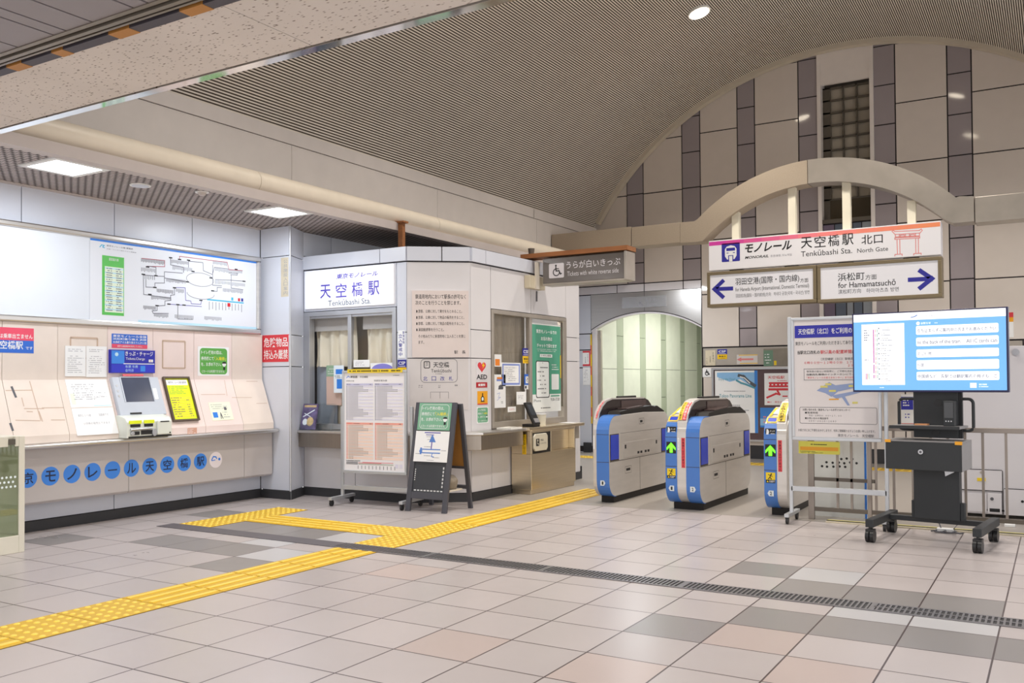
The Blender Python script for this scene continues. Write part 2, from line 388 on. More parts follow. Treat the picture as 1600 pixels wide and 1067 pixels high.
# arched opening surround
arch = [(-6.945, 2.13)]
cx, half, rise = -5.947, .998, .28
R = (half*half+rise*rise)/(2*rise)
arc = [(cx+half*math.sin(t)/math.sin(math.asin(half/R)), 2.405-R+R*math.cos(t)) for t in [math.asin(half/R)*(-1+2*i/24) for i in range(25)]]
for a, b in zip(arc[:-1], arc[1:]): mb.prism(FW, [a, b, (b[0], 2.735), (a[0], 2.735)], -.03, 0, 5)
mb.stroke(FW, arc, .012, .001, 2); mb.strip(FW, arc, [(x, z-.035) for x, z in arc], -.12, -.005, 3)
mb.box(FW, cx-.003, cx+.003, 2.41, 2.735, 0, .0015, 2)
mb.box(FW, -4.955, -4.945, .0, 2.735, -.1, .004, 2)
# lower right: steel band, panels, plinth
for a, b in ((-4.94, -3.4), (-3.4, -1.9), (-1.9, -.4), (-.4, 1.2)):
    panel(mb, FW, a, b, 1.47, 1.765, 6); panel(mb, FW, a, b, .2, 1.46, 0)
backing(mb, FW, -7.4, -6.95, 0, 6.6, 2, .02, .1); backing(mb, FW, -6.95, -4.95, 2.74, 6.6, 2, .02, .1); backing(mb, FW, -4.95, -3.07, 0, 6.6, 2, .02, .1)
backing(mb, FW, -2.29, 1.6, 0, 6.6, 2, .02, .1); backing(mb, FW, -3.07, -2.29, 0, 3.6, 2, .02, .1); backing(mb, FW, -3.07, -2.29, 6.05, 6.6, 2, .02, .1)
structure(mb.build('wall_back', ['far light panel', 'far dark panel', 'joint', 'far white band', 'cool panel', 'steel', 'dull steel'], loc=(-3, 14.2, 0)))
mb = MB(); mb.wbox(-4.94, 1.5, 14.17, 14.2, 0, .2); mb.wbox(-7.1, -6.95, 14.17, 14.2, 0, .17)
structure(mb.build('baseboard_back', 'baseboard'))
# tall window in the far wall: reveal, glass blocks between bars, plain pane below
mb = MB()
mb.box(FW, -3.085, -3.03, 1.78, 6.2, -.25, .03, 0); mb.box(FW, -2.33, -2.275, 1.78, 6.2, -.25, .03, 0)
mb.box(FW, -3.03, -2.33, 5.72, 6.24, -.05, .01, 0); mb.box(FW, -3.07, -2.29, 1.78, 6.3, -.34, -.26, 2); mb.box(FW, -3.03, -2.33, 3.60, 3.66, -.2, .01, 2)  # rear bronze box is added to block light leaking in from behind
o = structure(mb.build('window_1', ['fascia cream', 'far dark panel', 'window bronze'], loc=(-2.68, 14.2, 1.78)))
mb = MB()
mb.box(FW, -3.03, -2.33, 5.58, 5.72, -.25, -.2)
for k in range(5): u = -2.93+.195*k-.0; mb.box(FW, u-.012, u+.012, 3.98, 5.70, -.17, -.12)
for k in range(10): v = 3.98+.19*k; mb.box(FW, -3.03, -2.33, v-.012, v+.012, -.17, -.12)
mb.box(FW, -3.03, -2.94, 3.66, 5.7, -.2, -.12)
mb.build('window_bars', 'window bronze', o)
M('night pane', '#b3a999', .2, noise=.2, scale=1.5); M('lower pane', '#4e4639', .08, noise=.2, scale=1.0)
mb = MB(); mb.box(FW, -3.03, -2.33, 3.97, 5.72, -.22, -.19, 0); mb.box(FW, -3.03, -2.33, 3.66, 3.97, -.15, -.13, 1); mb.build('window_glass', ['night pane', 'lower pane'], o)
M('violet strip', '#6f6274', .3); M('slate strip', '#5b6472', .3); M('steel strip', '#8e9399', .3)
mb = MB()
for i, (a, b) in enumerate(((-3.03, -2.86), (-2.86, -2.70), (-2.70, -2.6), (-2.6, -2.47), (-2.47, -2.33))): mb.box(FW, a+.008, b-.008, 1.8, 3.58, -.04, -.015, (0, 1, 2, 1, 2)[i])
mb.build('lower_shutter', ['violet strip', 'slate strip', 'steel strip'], o)

# corridor behind the arch
M('corridor light', '#e6e8dd', .4); M('corridor dark', '#b4bba9', .4)
mb = MB(); CW = FX(-6.88)
e = [14.3, 15.12, 15.41, 16.19, 16.47, 17.27, 17.55, 18.36, 18.63, 19.40, 19.68, 20.5, 20.8, 21.2]
for i, (a, b) in enumerate(zip(e[:-1], e[1:])):
    if i % 2 == 0: panel(mb, CW, a, b, .1, 1.455, 0); panel(mb, CW, a, b, 1.455, 2.75, 0)
    else:
        for z0, z1 in ((.1, .9), (.9, 2.06), (2.06, 2.75)): panel(mb, CW, a, b, z0, z1, 1)
backing(mb, CW, 14.25, 21.2, 0, 2.9, 2)
mb.wbox(-6.95, -4.9, 21.2, 21.25, 0, 2.9, 0); mb.wbox(-4.95, -4.9, 14.3, 21.2, 0, 2.9, 0); mb.wbox(-6.95, -4.9, 14.3, 21.25, 2.85, 2.9, 0)
structure(mb.build('wall_corridor', ['corridor light', 'corridor dark', 'joint'], loc=(-6.88, 17, 0)))
mb = MB(); mb.wbox(-6.94, -6.86, 14.22, 14.28, 0, 2.15, 0)
mb.wbox(-6.90, -6.80, 14.28, 14.34, 0, 2.12, 1); mb.cyl((-6.85, 14.33, 2.0), (-6.85, 14.27, 2.0), .05, mi=1)
structure(mb.build('trim_1', ['far white band', 'dull steel'], loc=(-6.9, 14.25, 0)))

# ------------------------------------------------------------------ vault
VC = (-2.705, 1.498); VR = 4.762; A0 = math.acos((-6.83-VC[0])/VR); A1 = PI-A0
nr = 340; mb = MB(); ya, ybk = 3.3, 14.12
prof = []
for i in range(nr):
    t0 = A0+(A1-A0)*i/nr; t1 = A0+(A1-A0)*(i+.52)/nr; t2 = A0+(A1-A0)*(i+1)/nr
    P = lambda t, r: (VC[0]+r*math.cos(t), VC[1]+r*math.sin(t))
    a, b, c, d, e_ = P(t0, VR), P(t1, VR), P(t1, VR+.012), P(t2, VR+.012), P(t2, VR)
    for (p, q, mi) in ((a, b, 0), (b, c, 1), (c, d, 1), (d, e_, 1)):
        mb.add([(p[0], ya, p[1]), (q[0], ya, q[1]), (q[0], ybk, q[1]), (p[0], ybk, p[1])], [(0, 1, 2, 3)], mi)
structure(mb.build('ceiling', ['rib', 'rib gap'], loc=(VC[0], 8, 6)))
mb = MB(); k = 72
for i in range(k):
    t0 = A0-.02+(A1-A0+.04)*i/k; t1 = A0-.02+(A1-A0+.04)*(i+1)/k
    q = [(VC[0]+r*math.cos(t), VC[1]+r*math.sin(t)) for r, t in ((4.70, t0), (4.70, t1), (4.84, t1), (4.84, t0))]
    mb.prism(FY(14.05), q, -.12, 0)
structure(mb.build('trim_2', 'rim', loc=(-2.7, 14.1, 3.8)))

# beam under the vault (fascia), with the upper strip as a separate course
mb = MB(); FA = FX(-6.83)
mb.wbox(-7.0, -6.845, 3.4, 14.2, 3.0, 3.735, 0)
ends = [3.4, 4.3, 6.9, 9.5, 12.1, 14.2]
for a, b in zip(ends[:-1], ends[1:]): mb.wbox(-7.0, -6.835, a+.003, b-.003, 3.05, 3.728, 0)
mb.wbox(-7.4, -6.9, 3.4, 14.2, 3.7, 4.3, 1); mb.wbox(-7.2, -6.83, 3.4, 12.0, 3.74, 3.886, 0); mb.wbox(-7.2, -6.83, 12.02, 14.2, 3.74, 3.886, 0); mb.wbox(-7.0, -6.85, 3.4, 14.2, 3.725, 3.745, 1)  # first box is added, unseen, to block light leaking over the fascia
structure(mb.build('trim_3', ['fascia cream', 'joint'], loc=(-6.9, 9, 3)))

# mesh ceiling over the ticket machines
def mesh_mat():
    m = bpy.data.materials.new('expanded mesh'); m.use_nodes = True; nt = m.node_tree; b = nt.nodes['Principled BSDF']; MATS['expanded mesh'] = m
    g = nt.nodes.new('ShaderNodeNewGeometry'); mp = nt.nodes.new('ShaderNodeMapping'); mp.inputs['Scale'].default_value = (1, 1, 1); mp.inputs['Rotation'].default_value = (0, 0, PI/2)
    br = nt.nodes.new('ShaderNodeTexBrick'); br.offset = .5
    br.inputs['Color1'].default_value = lin('#cdc2be')+(1,); br.inputs['Color2'].default_value = lin('#c4b8b3')+(1,); br.inputs['Mortar'].default_value = lin('#4f423e')+(1,)
    br.inputs['Scale'].default_value = 1; br.inputs['Mortar Size'].default_value = .011; br.inputs['Mortar Smooth'].default_value = .3
    br.inputs['Brick Width'].default_value = .065; br.inputs['Row Height'].default_value = .05
    nt.links.new(g.outputs['Position'], mp.inputs[0]); nt.links.new(mp.outputs[0], br.inputs[0]); nt.links.new(br.outputs[0], b.inputs['Base Color']); b.inputs['Roughness'].default_value = .6
    bp = nt.nodes.new('ShaderNodeBump'); bp.inputs['Distance'].default_value = .02; bp.inputs['Strength'].default_value = .8
    nt.links.new(br.outputs['Fac'], bp.inputs['Height']); nt.links.new(bp.outputs[0], b.inputs['Normal'])
mesh_mat(); M('ceiling rim', '#c4b9b4', .5)
mb = MB()
mb.wbox(-7.47, -6.32, 3.42, 14.2, MESHZ, MESHZ+.06, 0)
mb.wbox(-7.47, -7.42, 3.42, 7.05, MESHZ-.012, MESHZ, 1); mb.wbox(-6.32, -6.22, 3.42, 14.2, MESHZ-.01, MESHZ+.08, 1)
structure(mb.build('ceiling_left', ['expanded mesh', 'ceiling rim'], loc=(-6.9, 8, MESHZ)))

# stone-faced lintel where the vault begins
def stone():
    m = bpy.data.materials.new('speckled stone board'); m.use_nodes = True; nt = m.node_tree; b = nt.nodes['Principled BSDF']; MATS['speckled stone board'] = m
    g = nt.nodes.new('ShaderNodeNewGeometry'); mp = nt.nodes.new('ShaderNodeMapping'); mp.inputs['Scale'].default_value = (26, 60, 1); mp.inputs['Rotation'].default_value = (0, 0, .5)
    v = nt.nodes.new('ShaderNodeTexVoronoi'); v.inputs['Scale'].default_value = 1.0
    nz = nt.nodes.new('ShaderNodeTexNoise'); nz.inputs['Scale'].default_value = 28; n2 = nt.nodes.new('ShaderNodeTexNoise'); n2.inputs['Scale'].default_value = 1.3
    ad = nt.nodes.new('ShaderNodeMath'); ad.operation = 'MULTIPLY_ADD'; ad.inputs[1].default_value = .5
    r = nt.nodes.new('ShaderNodeValToRGB'); r.color_ramp.elements[0].position = .36; r.color_ramp.elements[0].color = lin('#8a7a6c')+(1,); r.color_ramp.elements[1].position = .52; r.color_ramp.elements[1].color = lin('#ebe2da')+(1,)
    nt.links.new(g.outputs['Position'], mp.inputs[0]); nt.links.new(mp.outputs[0], v.inputs['Vector']); nt.links.new(g.outputs['Position'], nz.inputs['Vector']); nt.links.new(g.outputs['Position'], n2.inputs['Vector'])
    nt.links.new(nz.outputs['Fac'], ad.inputs[0]); nt.links.new(v.outputs['Distance'], ad.inputs[2]); nt.links.new(ad.outputs[0], r.inputs[0])
    mx = nt.nodes.new('ShaderNodeMix'); mx.data_type = 'RGBA'; mx.blend_type = 'MULTIPLY'; mx.inputs[0].default_value = .25
    nt.links.new(r.outputs[0], mx.inputs[6]); nt.links.new(n2.outputs['Fac'], mx.inputs[7]); nt.links.new(mx.outputs[2], b.inputs['Base Color']); b.inputs['Roughness'].default_value = .75
stone()
mb = MB()
for a, b in ((-7.45, -5.62), (-5.62, -3.165), (-3.165, -.7), (-.7, 2.6)): mb.wbox(a+.003, b-.003, 2.76, 3.333, MESHZ, MESHZ+.05, 0)
mb.wbox(-7.45, 2.6, 2.78, 3.38, MESHZ+.03, 6.6, 1)
structure(mb.build('ceiling_lintel', ['speckled stone board', 'joint'], loc=(-2.4, 3.1, MESHZ)))
mb = MB(); mb.wbox(-6.03, 2.6, 3.343, 3.402, MESHZ-.006, MESHZ+.03, 0)
structure(mb.build('trim_4', 'polished steel'))
# shutter slot and strip ceiling of the concourse
M('slot rubber', '#4e4a52', .6); M('slot tape', '#b9803c', .6); M('slot steel', '#8a8175', .4, .6); M('strip panel', '#8d8688', .45, noise=.03); M('strip joint', '#33282a', .8)
mb = MB()
mb.wbox(-7.45, 2.6, 2.55, 2.78, MESHZ+.05, MESHZ+.08, 3)
mb.wbox(-7.45, 2.6, 2.70, 2.76, MESHZ-.008, MESHZ+.05, 0)
for a, b in ((-4.73, -4.60), (-4.33, -4.24), (-3.87, -3.72), (-3.36, -3.21), (-5.3, -5.15)): mb.wbox(a, b, 2.695, 2.762, MESHZ-.010, MESHZ+.05, 1)
mb.wbox(-7.45, 2.6, 2.655, 2.67, MESHZ-.01, MESHZ+.05, 2); mb.wbox(-7.45, 2.6, 2.615, 2.64, MESHZ-.012, MESHZ+.05, 2); mb.wbox(-7.45, 2.6, 2.575, 2.60, MESHZ-.005, MESHZ+.05, 2)
structure(mb.build('trim_5', ['slot rubber', 'slot tape', 'slot steel', 'strip joint'], loc=(-2.4, 2.7, MESHZ)))
mb = MB(); x = -7.42; seq = [.3, .1, .2]; off = 0
while x < 2.6:
    wd = seq[off % 3]; mb.wbox(x+.007, x+wd-.007, -3.2, 2.575, MESHZ, MESHZ+.02, 0); x += wd; off += 1
mb.wbox(-7.45, 2.6, -3.2, 2.575, MESHZ+.02, MESHZ+.04, 1)
structure(mb.build('ceiling_front', ['strip panel', 'strip joint'], loc=(-2.4, 0, MESHZ)))
# ================================================================== suspended and ceiling things
M('lamp glow', '#f6f9ff', .5, emit=7.0, noise=0); M('warm lamp glow', '#fff0d8', .5, emit=14.0, noise=0); M('lamp rim', '#ecebe8', .4)
for i, (x, y) in enumerate(((-6.56, 4.20), (-6.54, 6.43))):
    t = thing('recessed_ceiling_light', ('square recessed ceiling light in the mesh, nearest the left edge of the photo', 'square recessed ceiling light in the mesh above the wall corner by the office')[i], 'ceiling light', (x, y, MESHZ), 'square ceiling lights')
    m = MB(); h = .235
    for a, b, c, d in ((-h, h, -h, -h+.045), (-h, h, h-.045, h), (-h, -h+.045, -h+.045, h-.045), (h-.045, h, -h+.045, h-.045)): m.wbox(x+a, x+b, y+c, y+d, MESHZ-.012, MESHZ)
    m.build('light_frame', 'lamp rim', t)
    MB().wbox(x-h+.045, x+h-.045, y-h+.045, y+h-.045, MESHZ-.006, MESHZ-.001).build('diffuser', 'lamp glow', t)
t = thing('ceiling_speaker', 'round grey ceiling speaker in the mesh ceiling between the square lights', 'speaker', (-6.64, 4.93, MESHZ))
MB().cyl((-6.64, 4.93, MESHZ-.008), (-6.64, 4.93, MESHZ), .085).build('speaker_ring', 'lamp rim', t); MB().cyl((-6.64, 4.93, MESHZ-.011), (-6.64, 4.93, MESHZ-.008), .07).build('grille', 'cool panel', t)
t = thing('smoke_detector', 'small round detector on the mesh ceiling right of the ceiling speaker', 'detector', (-6.43, 5.40, MESHZ))
MB().cyl((-6.43, 5.40, MESHZ-.006), (-6.43, 5.40, MESHZ), .06).build('base', 'lamp rim', t); MB().cyl((-6.43, 5.40, MESHZ-.03), (-6.43, 5.40, MESHZ-.006), .025, .04).build('sensor_head', 'ceiling rim', t)
for (x, y) in ((-3.97, 11.40), (-1.4, 11.37), (-1.4, 8.4), (-4.0, 8.4)):
    z = VC[1]+math.sqrt(VR**2-(x-VC[0])**2)
    t = thing('vault_downlight', 'round white downlight glowing in the ribbed vault', 'ceiling light', (x, y, z-.02), 'vault downlights')
    p = Vector((x, y, z)); dn = Vector((VC[0]-x, 0, VC[1]-z)).normalized()
    MB().cyl(p, p+dn*.03, .15).build('light_ring', 'lamp rim', t); MB().cyl(p+dn*.03, p+dn*.036, .125).build('diffuser', 'warm lamp glow', t)
# half-round duct along the edge of the mesh ceiling
m = MB(); y0 = 3.3
for a, b in ((3.43, 5.9), (5.905, 8.7), (8.705, 13.45)): m.tube([(-6.33, a, 3.10), (-6.33, b, 3.10)], .105, 20)
tag(m.build('ceiling_duct', 'duct cream'), 'long cream round duct running under the beam above the office', 'duct')

# ================================================================== fare map case on the left wall
MC = FX(-7.40)
t = thing('fare_map_case', 'long silver framed wall case, left half blank, fare map in the right half', 'notice case', (-7.42, 5.2, 1.77))
u0, u1, v0, v1 = 2.6, 7.01, 1.77, 2.61
m = MB()
for a, b, c, d in ((u0, u1, v1-.05, v1), (u0, u1, v0, v0+.055), (u1-.05, u1, v0+.055, v1-.05)): m.box(MC, a, b, c, d, -.05, .0)
m.build('frame', 'steel', t, bevel=.012)
M('blank sheet', '#dfe4ec', .25, emit=.03, noise=.01); M('map sheet', '#e6e9f0', .3, emit=.02, noise=0); M('map blue', '#2f7fe0', .5); M('map sky', '#bfe3f4', .5); M('map green', '#5fc25a', .5); M('map pale', '#e6f2dc', .5); M('map line', '#6a6a78', .6); M('map purple', '#6a62b0', .6); M('map red', '#b04a5a', .6); M('map cyan', '#45b8dc', .6)
M1 = MC.at(-.025); div = M1.uv(140, 450)[0]
MB().box(M1, u0, div-.002, v0+.055, v1-.05, -.02, 0).build('blank_panel', 'blank sheet', t)
p = MB().box(M1, div+.002, u1-.05, v0+.055, v1-.05, -.02, 0).build('map_sheet', 'map sheet', t)
k5 = crop(0, 330, 5.707); k6 = crop(220, 330, 5.707)
bx = lambda F, k, a, b, c, d: F.rect(k(a, b), k(c, d))
m = MB(); a = u1-.05
m.flat(M1, div+.005, a, v1-.07, v1-.052, .001, 0); m.flat(M1, div+.5, a, v0+.057, v0+.078, .001, 1)
g = bx(M1, k5, 910, 390, 1105, 935); m.flat(M1, *g, .001, 2); gi = sub(g, .12, .97, .05, .82); m.flat(M1, *gi, .0015, 3)
for r in range(20): m.flat(M1, gi[0], gi[1], gi[2]+(gi[3]-gi[2])*r/20, gi[2]+(gi[3]-gi[2])*(r+.5)/20, .002, 9) if r % 2 else None
m.marks(M1, sub(gi, .08, .42, .02, .98), 20, .0025, 4, .4, 3, ends=(.9, 1)); m.marks(M1, sub(gi, .6, .92, .02, .98), 20, .0025, 4, .4, 4, ends=(.9, 1))
m.text(M1, '運賃案内表', sub(g, .3, .75, .92, .97), .002, 10)
m.text(M1, '東京モノレール線 運賃表', bx(M1, k5, 950, 298, 1185, 345), .001, 4, .006); m.text(M1, 'JR線・りんかい線のりかえ運賃表', bx(M1, k5, 950, 330, 1215, 375), .001, 4, .004)
m.stroke(M1, [M1.uv(*k5(*q)) for q in ((890, 318), (905, 300), (928, 305), (915, 318), (930, 326))], .008, .001, 8)
q6 = lambda *pts: [M1.uv(*k6(*q)) for q in pts]
ln = [(((345, 430), (345, 402), (640, 440), (770, 455), (785, 520), (905, 530)), 6), (((265, 420), (265, 478), (380, 500), (380, 545)), 4), (((425, 440), (425, 500)), 4), (((425, 445), (553, 458), (558, 530), (640, 565)), 4), (((55, 490), (212, 495), (212, 440), (10, 420)), 6), (((20, 568), (135, 578), (135, 500), (60, 490)), 4), (((135, 578), (210, 582), (210, 540), (370, 552)), 4), (((210, 582), (210, 640), (125, 640), (125, 680), (45, 676), (45, 610)), 4), (((22, 568), (25, 740)), 4), (((210, 595), (395, 628)), 4), (((300, 680), (395, 683), (400, 795), (445, 800), (450, 825), (535, 830), (540, 795)), 5), (((300, 680), (300, 745), (265, 750), (268, 795), (215, 800), (215, 840), (145, 845), (145, 885), (100, 890), (110, 910), (245, 912)), 4), (((25, 742), (260, 775)), 4), (((245, 828), (540, 850)), 5), (((640, 480), (640, 660), (720, 665)), 4), (((640, 560), (655, 500), (780, 515)), 4), (((665, 610), (800, 615), (930, 625)), 4), (((800, 565), (860, 570), (860, 555), (785, 550)), 4), (((805, 570), (805, 685), (910, 700)), 4), (((645, 712), (680, 715), (680, 680), (720, 680)), 4), (((330, 840), (330, 960), (460, 965)), 4)]
for pts, c in ln: m.stroke(M1, q6(*pts), .0062, .001, c)
cu, cv = M1.uv(*k6(530, 610)); ru = .17
ring = [(cu+ru*math.cos(x), cv+.068*math.sin(x)) for x in [2*PI*i/40 for i in range(41)]]
m.stroke(M1, ring, .006, .001, 11); c2 = M1.uv(*k6(535, 735)); m.stroke(M1, [(c2[0]+ru*math.cos(x), c2[1]+.055*math.sin(x)) for x in [PI+PI*i/20 for i in range(21)]], .006, .001, 11)
for i, (a_, b_, c_, d_, n_) in enumerate([(0, 418, 210, 460, 22), (270, 430, 420, 450, 14), (640, 440, 770, 470, 12), (0, 500, 130, 525, 10), (30, 570, 130, 600, 6), (225, 595, 400, 635, 16), (660, 505, 790, 535, 12), (790, 515, 905, 540, 10), (140, 690, 290, 725, 16), (90, 750, 265, 785, 16), (20, 840, 135, 870, 12), (115, 910, 245, 940, 12), (300, 920, 470, 945, 14), (660, 615, 930, 640, 22), (730, 685, 910, 715, 18), (565, 935, 720, 955, 14), (310, 690, 385, 720, 7), (280, 485, 460, 510, 14)]):
    b4 = bx(M1, k6, a_, b_, c_, d_); 
    for j in range(n_): uu = b4[0]+(b4[1]-b4[0])*(j+.5)/n_; m.flat(M1, uu-.004, uu+.004, b4[3]-(.028+.012*random.random()), b4[3], .001, 11)
cy = bx(M1, k6, 595, 785, 912, 812); m.stroke(M1, q6((595, 787), (912, 818)), .014, .001, 8)
for j in range(11): uu = cy[0]+(cy[1]-cy[0])*(j+.5)/11; m.flat(M1, uu-.004, uu+.004, cy[2]-.09-.02*random.random(), cy[2]-.025, .001, 11)
m.flat(M1, *bx(M1, k6, 772, 818, 798, 852), .0015, 12); m.flat(M1, *bx(M1, k6, 866, 775, 884, 804), .0015, 12); m.flat(M1, *bx(M1, k6, 895, 777, 912, 806), .0015, 13); m.flat(M1, *bx(M1, k6, 806, 768, 824, 797), .0015, 8)
for (x, y) in ((345, 430), (425, 437), (265, 415), (465, 537), (60, 497), (22, 563), (135, 575), (80, 742), (145, 842), (250, 828), (330, 833), (385, 837), (535, 795), (640, 710), (625, 595), (415, 630), (850, 518), (920, 625), (125, 680), (300, 683)):
    c_ = M1.uv(*k6(x, y)); m.flat(M1, c_[0]-.02, c_[0]+.02, c_[1]-.006, c_[1]+.006, .0013, 7)
m.build('printing', ['map blue', 'map sky', 'map green', 'map pale', 'map line', 'map purple', 'map red', 'ink', 'map cyan', 'map sky', 'white', 'light ink', 'red ink', 'blue ink'], p)

# ================================================================== blanked-off machine bay: upright + sloping boards
M('beige board', '#e6d8cd', .5, noise=.05, scale=4); M('pink board', '#ecd9d3', .5, noise=.04, scale=4); M('old glue', '#c9b09c', .7)
VB = FX(-7.425); ZK, ZL = 1.285, .82; XL = -7.25
SL = Face((XL, 0, ZL), (0, 1, 0), (-7.425-XL, 0, ZK-ZL))        # sloping face
SLL = math.hypot(7.425+XL, ZK-ZL)
def Yv(x, y=540): return VB.uv(x, y)[0]
edges = [2.6, 4.205, Yv(90), Yv(168), Yv(239), Yv(303), Yv(362), 7.045]
names = ['beige board bay at the left edge of the photo under the station name sign', 'wide bare beige board bay with old glue marks, left of the two papers', 'beige board bay with two papers on the upright and a white map on the slope', 'narrow board bay that holds the working ticket machine', 'pink board bay with a square hatch above the yellow price list', 'pink board bay under the green toilet notice', 'plain board bay next to the corner pillar']
for i, (a, b) in enumerate(zip(edges[:-1], edges[1:])):
    t = thing('machine_bay_board', names[i], 'panel', (-7.3, (a+b)/2, .755), 'boards of the closed ticket machine bays')
    a += .002; b -= .002; mt = 'beige board' if i in (0, 1, 2, 6) else 'pink board'
    MB().wbox(-7.445, -7.425, a, b, ZK, 1.768).build('upright_board', mt, t)
    MB().prism(Face((0, a, 0), (1, 0, 0), (0, 0, 1)), [(-7.445, ZK), (-7.425, ZK), (XL, ZL), (XL, .757), (-7.445, .757)], 0, -(b-a)).build('sloping_board', mt, t)
    if i in (2, 4):
        h = VB.rect((110, 527), (152, 560)) if i == 2 else VB.rect((254, 532), (289, 575))
        q = MB()
        for c in ((h[0]-.006, h[0]+.006, h[2], h[3]), (h[1]-.006, h[1]+.006, h[2], h[3]), (h[0], h[1], h[3]-.008, h[3]+.008), (h[0], h[1], h[2]-.006, h[2]+.006)): q.box(VB, *c, -.001, .004)
        q.build('hatch_edge', 'old glue', t)
    if i == 1:
        q = MB(); k7 = crop(0, 490, 4.852)
        for P_, Q_ in (((45, 583), (240, 580)), ((225, 515), (310, 810)), ((120, 808), (300, 812)), ((185, 720), (330, 720)), ((165, 640), (180, 700)), ((295, 742), (322, 815)), ((390, 806), (490, 806)), ((320, 715), (480, 712)), ((205, 742), (245, 744))):
            q.stroke(SL, [SL.uv(*k7(*P_)), SL.uv(*k7(*Q_))], .008, .0008)
        q.build('glue_marks', 'old glue', t)
        MB().stroke(SL, [SL.uv(*k7(90, 560)), SL.uv(*k7(118, 628))], .02, .001).build('peeled_mark', 'grey ink', t); MB().stroke(SL, [SL.uv(*k7(80, 838)), SL.uv(*k7(95, 880))], .02, .001).build('peeled_mark', 'grey ink', t)
    if i in (5, 6):
        q = MB(); k8 = crop(150, 500, 5.081)
        for P_, Q_ in ((((835, 592), (1025, 590)), ((1020, 480), (1040, 600)))) if i == 5 else (((1080, 615), (1235, 615)), ((1275, 662), (1355, 660)), ((1195, 487), (1280, 487))): q.stroke(SL, [SL.uv(*k8(*P_)), SL.uv(*k8(*Q_))], .006, .0008)
        q.build('glue_marks', 'old glue', t)
# counter below
t = thing('ticket_counter', 'grey ticket machine counter with steel nosing and blue letter discs', 'counter', (-7.3, 5, 0))
q = MB(); q.wbox(-7.445, -7.19, 2.6, 7.045, .715, .755); q.tube([(-7.19, 2.6, .735), (-7.19, 7.045, .735)], .02, 12)
q.build('ledge', 'steel', t)
M('counter grey', '#bdb6b4', .35, noise=.02)
for i, (a, b) in enumerate(((2.6, 5.28), (5.28, 6.65), (6.65, 7.045))):
    MB().prism(Face((0, a+.002, 0), (1, 0, 0), (0, 0, 1)), [(-7.44, .25), (-7.29, .25), (-7.27, .27), (-7.27, .714), (-7.44, .714)], 0, -(b-a-.004)).build('fascia_panel', 'counter grey', t, bevel=.004)
CF = FX(-7.27); M('disc blue', '#3f86e2', .4); M('disc blue dark', '#2a6fd0', .4); M('disc ink', '#20284a', .5); M('badge', '#e8dfe2', .4)
for i, ch in enumerate('東京モノレール天空橋駅'):
    cu = 4.14+.1945*i; q = MB(); q.disc(CF, cu, .475, .079, 0, .0012, 0)
    q.text(CF, ch, (cu-.046, cu+.046, .475-(.006 if ch == 'ー' else .047), .475+(.006 if ch == 'ー' else .047)), .002, 1, .014); q.build('letter_disc', ['disc blue', 'disc ink'], t)
q = MB(); cu = 4.14+.1945*11-.005; q.disc(CF, cu, .475, .08, 0, .0015, 0); q.disc(CF, cu+.045, .48, .014, .0015, .002, 1, 12)
q.stroke(CF, [(cu-.05, .48), (cu-.03, .51), (cu, .505), (cu+.01, .49)], .012, .002, 1); q.stroke(CF, [(cu-.05, .47), (cu-.01, .475)], .008, .002, 1); q.build('round_badge', ['badge', 'map blue'], t)

# signs and papers on the boards
def sheet(name, label, cat, F, box, mats, draw=None, th=.002, n=0.0, group=None, bevel=0, child='printing'):
    m_ = MB(); m_.box(F, *box, n, n+th, 0); o = tag(m_.build(name, mats[:1], bevel=bevel), label, cat, group)
    if draw:
        q_ = MB(); draw(q_, F.at(n+th)); 
        if q_.f: q_.build(child, mats, o)
    return o
k2 = crop(0, 330, 3.81)
def d(q, F):
    b = VB.rect((-60, 508), (52.5, 552)); q.flat(F, b[0], b[1], (b[2]+b[3])/2, b[3], .0005, 1)
    q.text(F, 'からお客様は乗車出来ません', (4.0, b[1]-.01, b[3]-.09, b[3]-.05), .001, 2, .012); q.text(F, '空橋駅', (F.uv(0, 540)[0], F.uv(36, 540)[0], b[2]+.03, b[2]+.10), .001, 2, .014); q.text(F, 'です', (F.uv(40, 540)[0], F.uv(51, 540)[0], b[2]+.03, b[2]+.055), .001, 2, .01)
M('sign blue', '#2f6bd0', .4); M('sign red', '#e8506a', .4)
b = VB.rect((-60, 508), (52.5, 552)); 
sheet('station_name_sticker', 'red over blue sign with white writing at the left edge of the photo', 'sign', VB, (3.6, b[1], b[2], b[3]), ['sign blue', 'sign red', 'white'], d)
for i, (lt, rb, lb) in enumerate((((101, 540), (133, 588), 'white notice sheet with a small framed table, left of two above the sloping map'), ((134, 540.5), (166, 589), 'white notice sheet with a few lines, right of two beside the ticket machine'))):
    b = VB.rect(lt, rb)
    def d(q, F, b=b, i=i):
        q.marks(F, sub(b, .15, .9, .8, .92), 2, .0005, 1, .3, 5+i); q.marks(F, sub(b, .12, .9, .1, .7), 9, .0005, 1, .25, 8+i)
    sheet('notice_sheet', lb, 'notice', VB, b, ['paper', 'light ink'], d, n=.005)
b = VB.rect((174.5, 521), (230, 545))
def d(q, F):
    q.flat(F, b[0], b[1], b[2], b[2]+(b[3]-b[2])*.28, .0005, 1)
    for i, s_ in enumerate(('東京モノレール全線', '浜松町乗り換え JR線', '大井町アイル乗り換えりんかい線')): q.text(F, s_, sub(b, .03, .97, .76-.22*i, .94-.22*i), .001, 2, .012)
    q.text(F, '当駅では連絡乗車券を販売していません', sub(b, .15, .85, .07, .2), .001, 2)
sheet('transfer_sticker', 'small blue and red sticker above the ticket machine header', 'sign', VB, b, ['sign blue', 'sign red', 'white'], d)
b = VB.rect((309, 541), (357.5, 587))
M('notice green', '#62ad4e', .5)
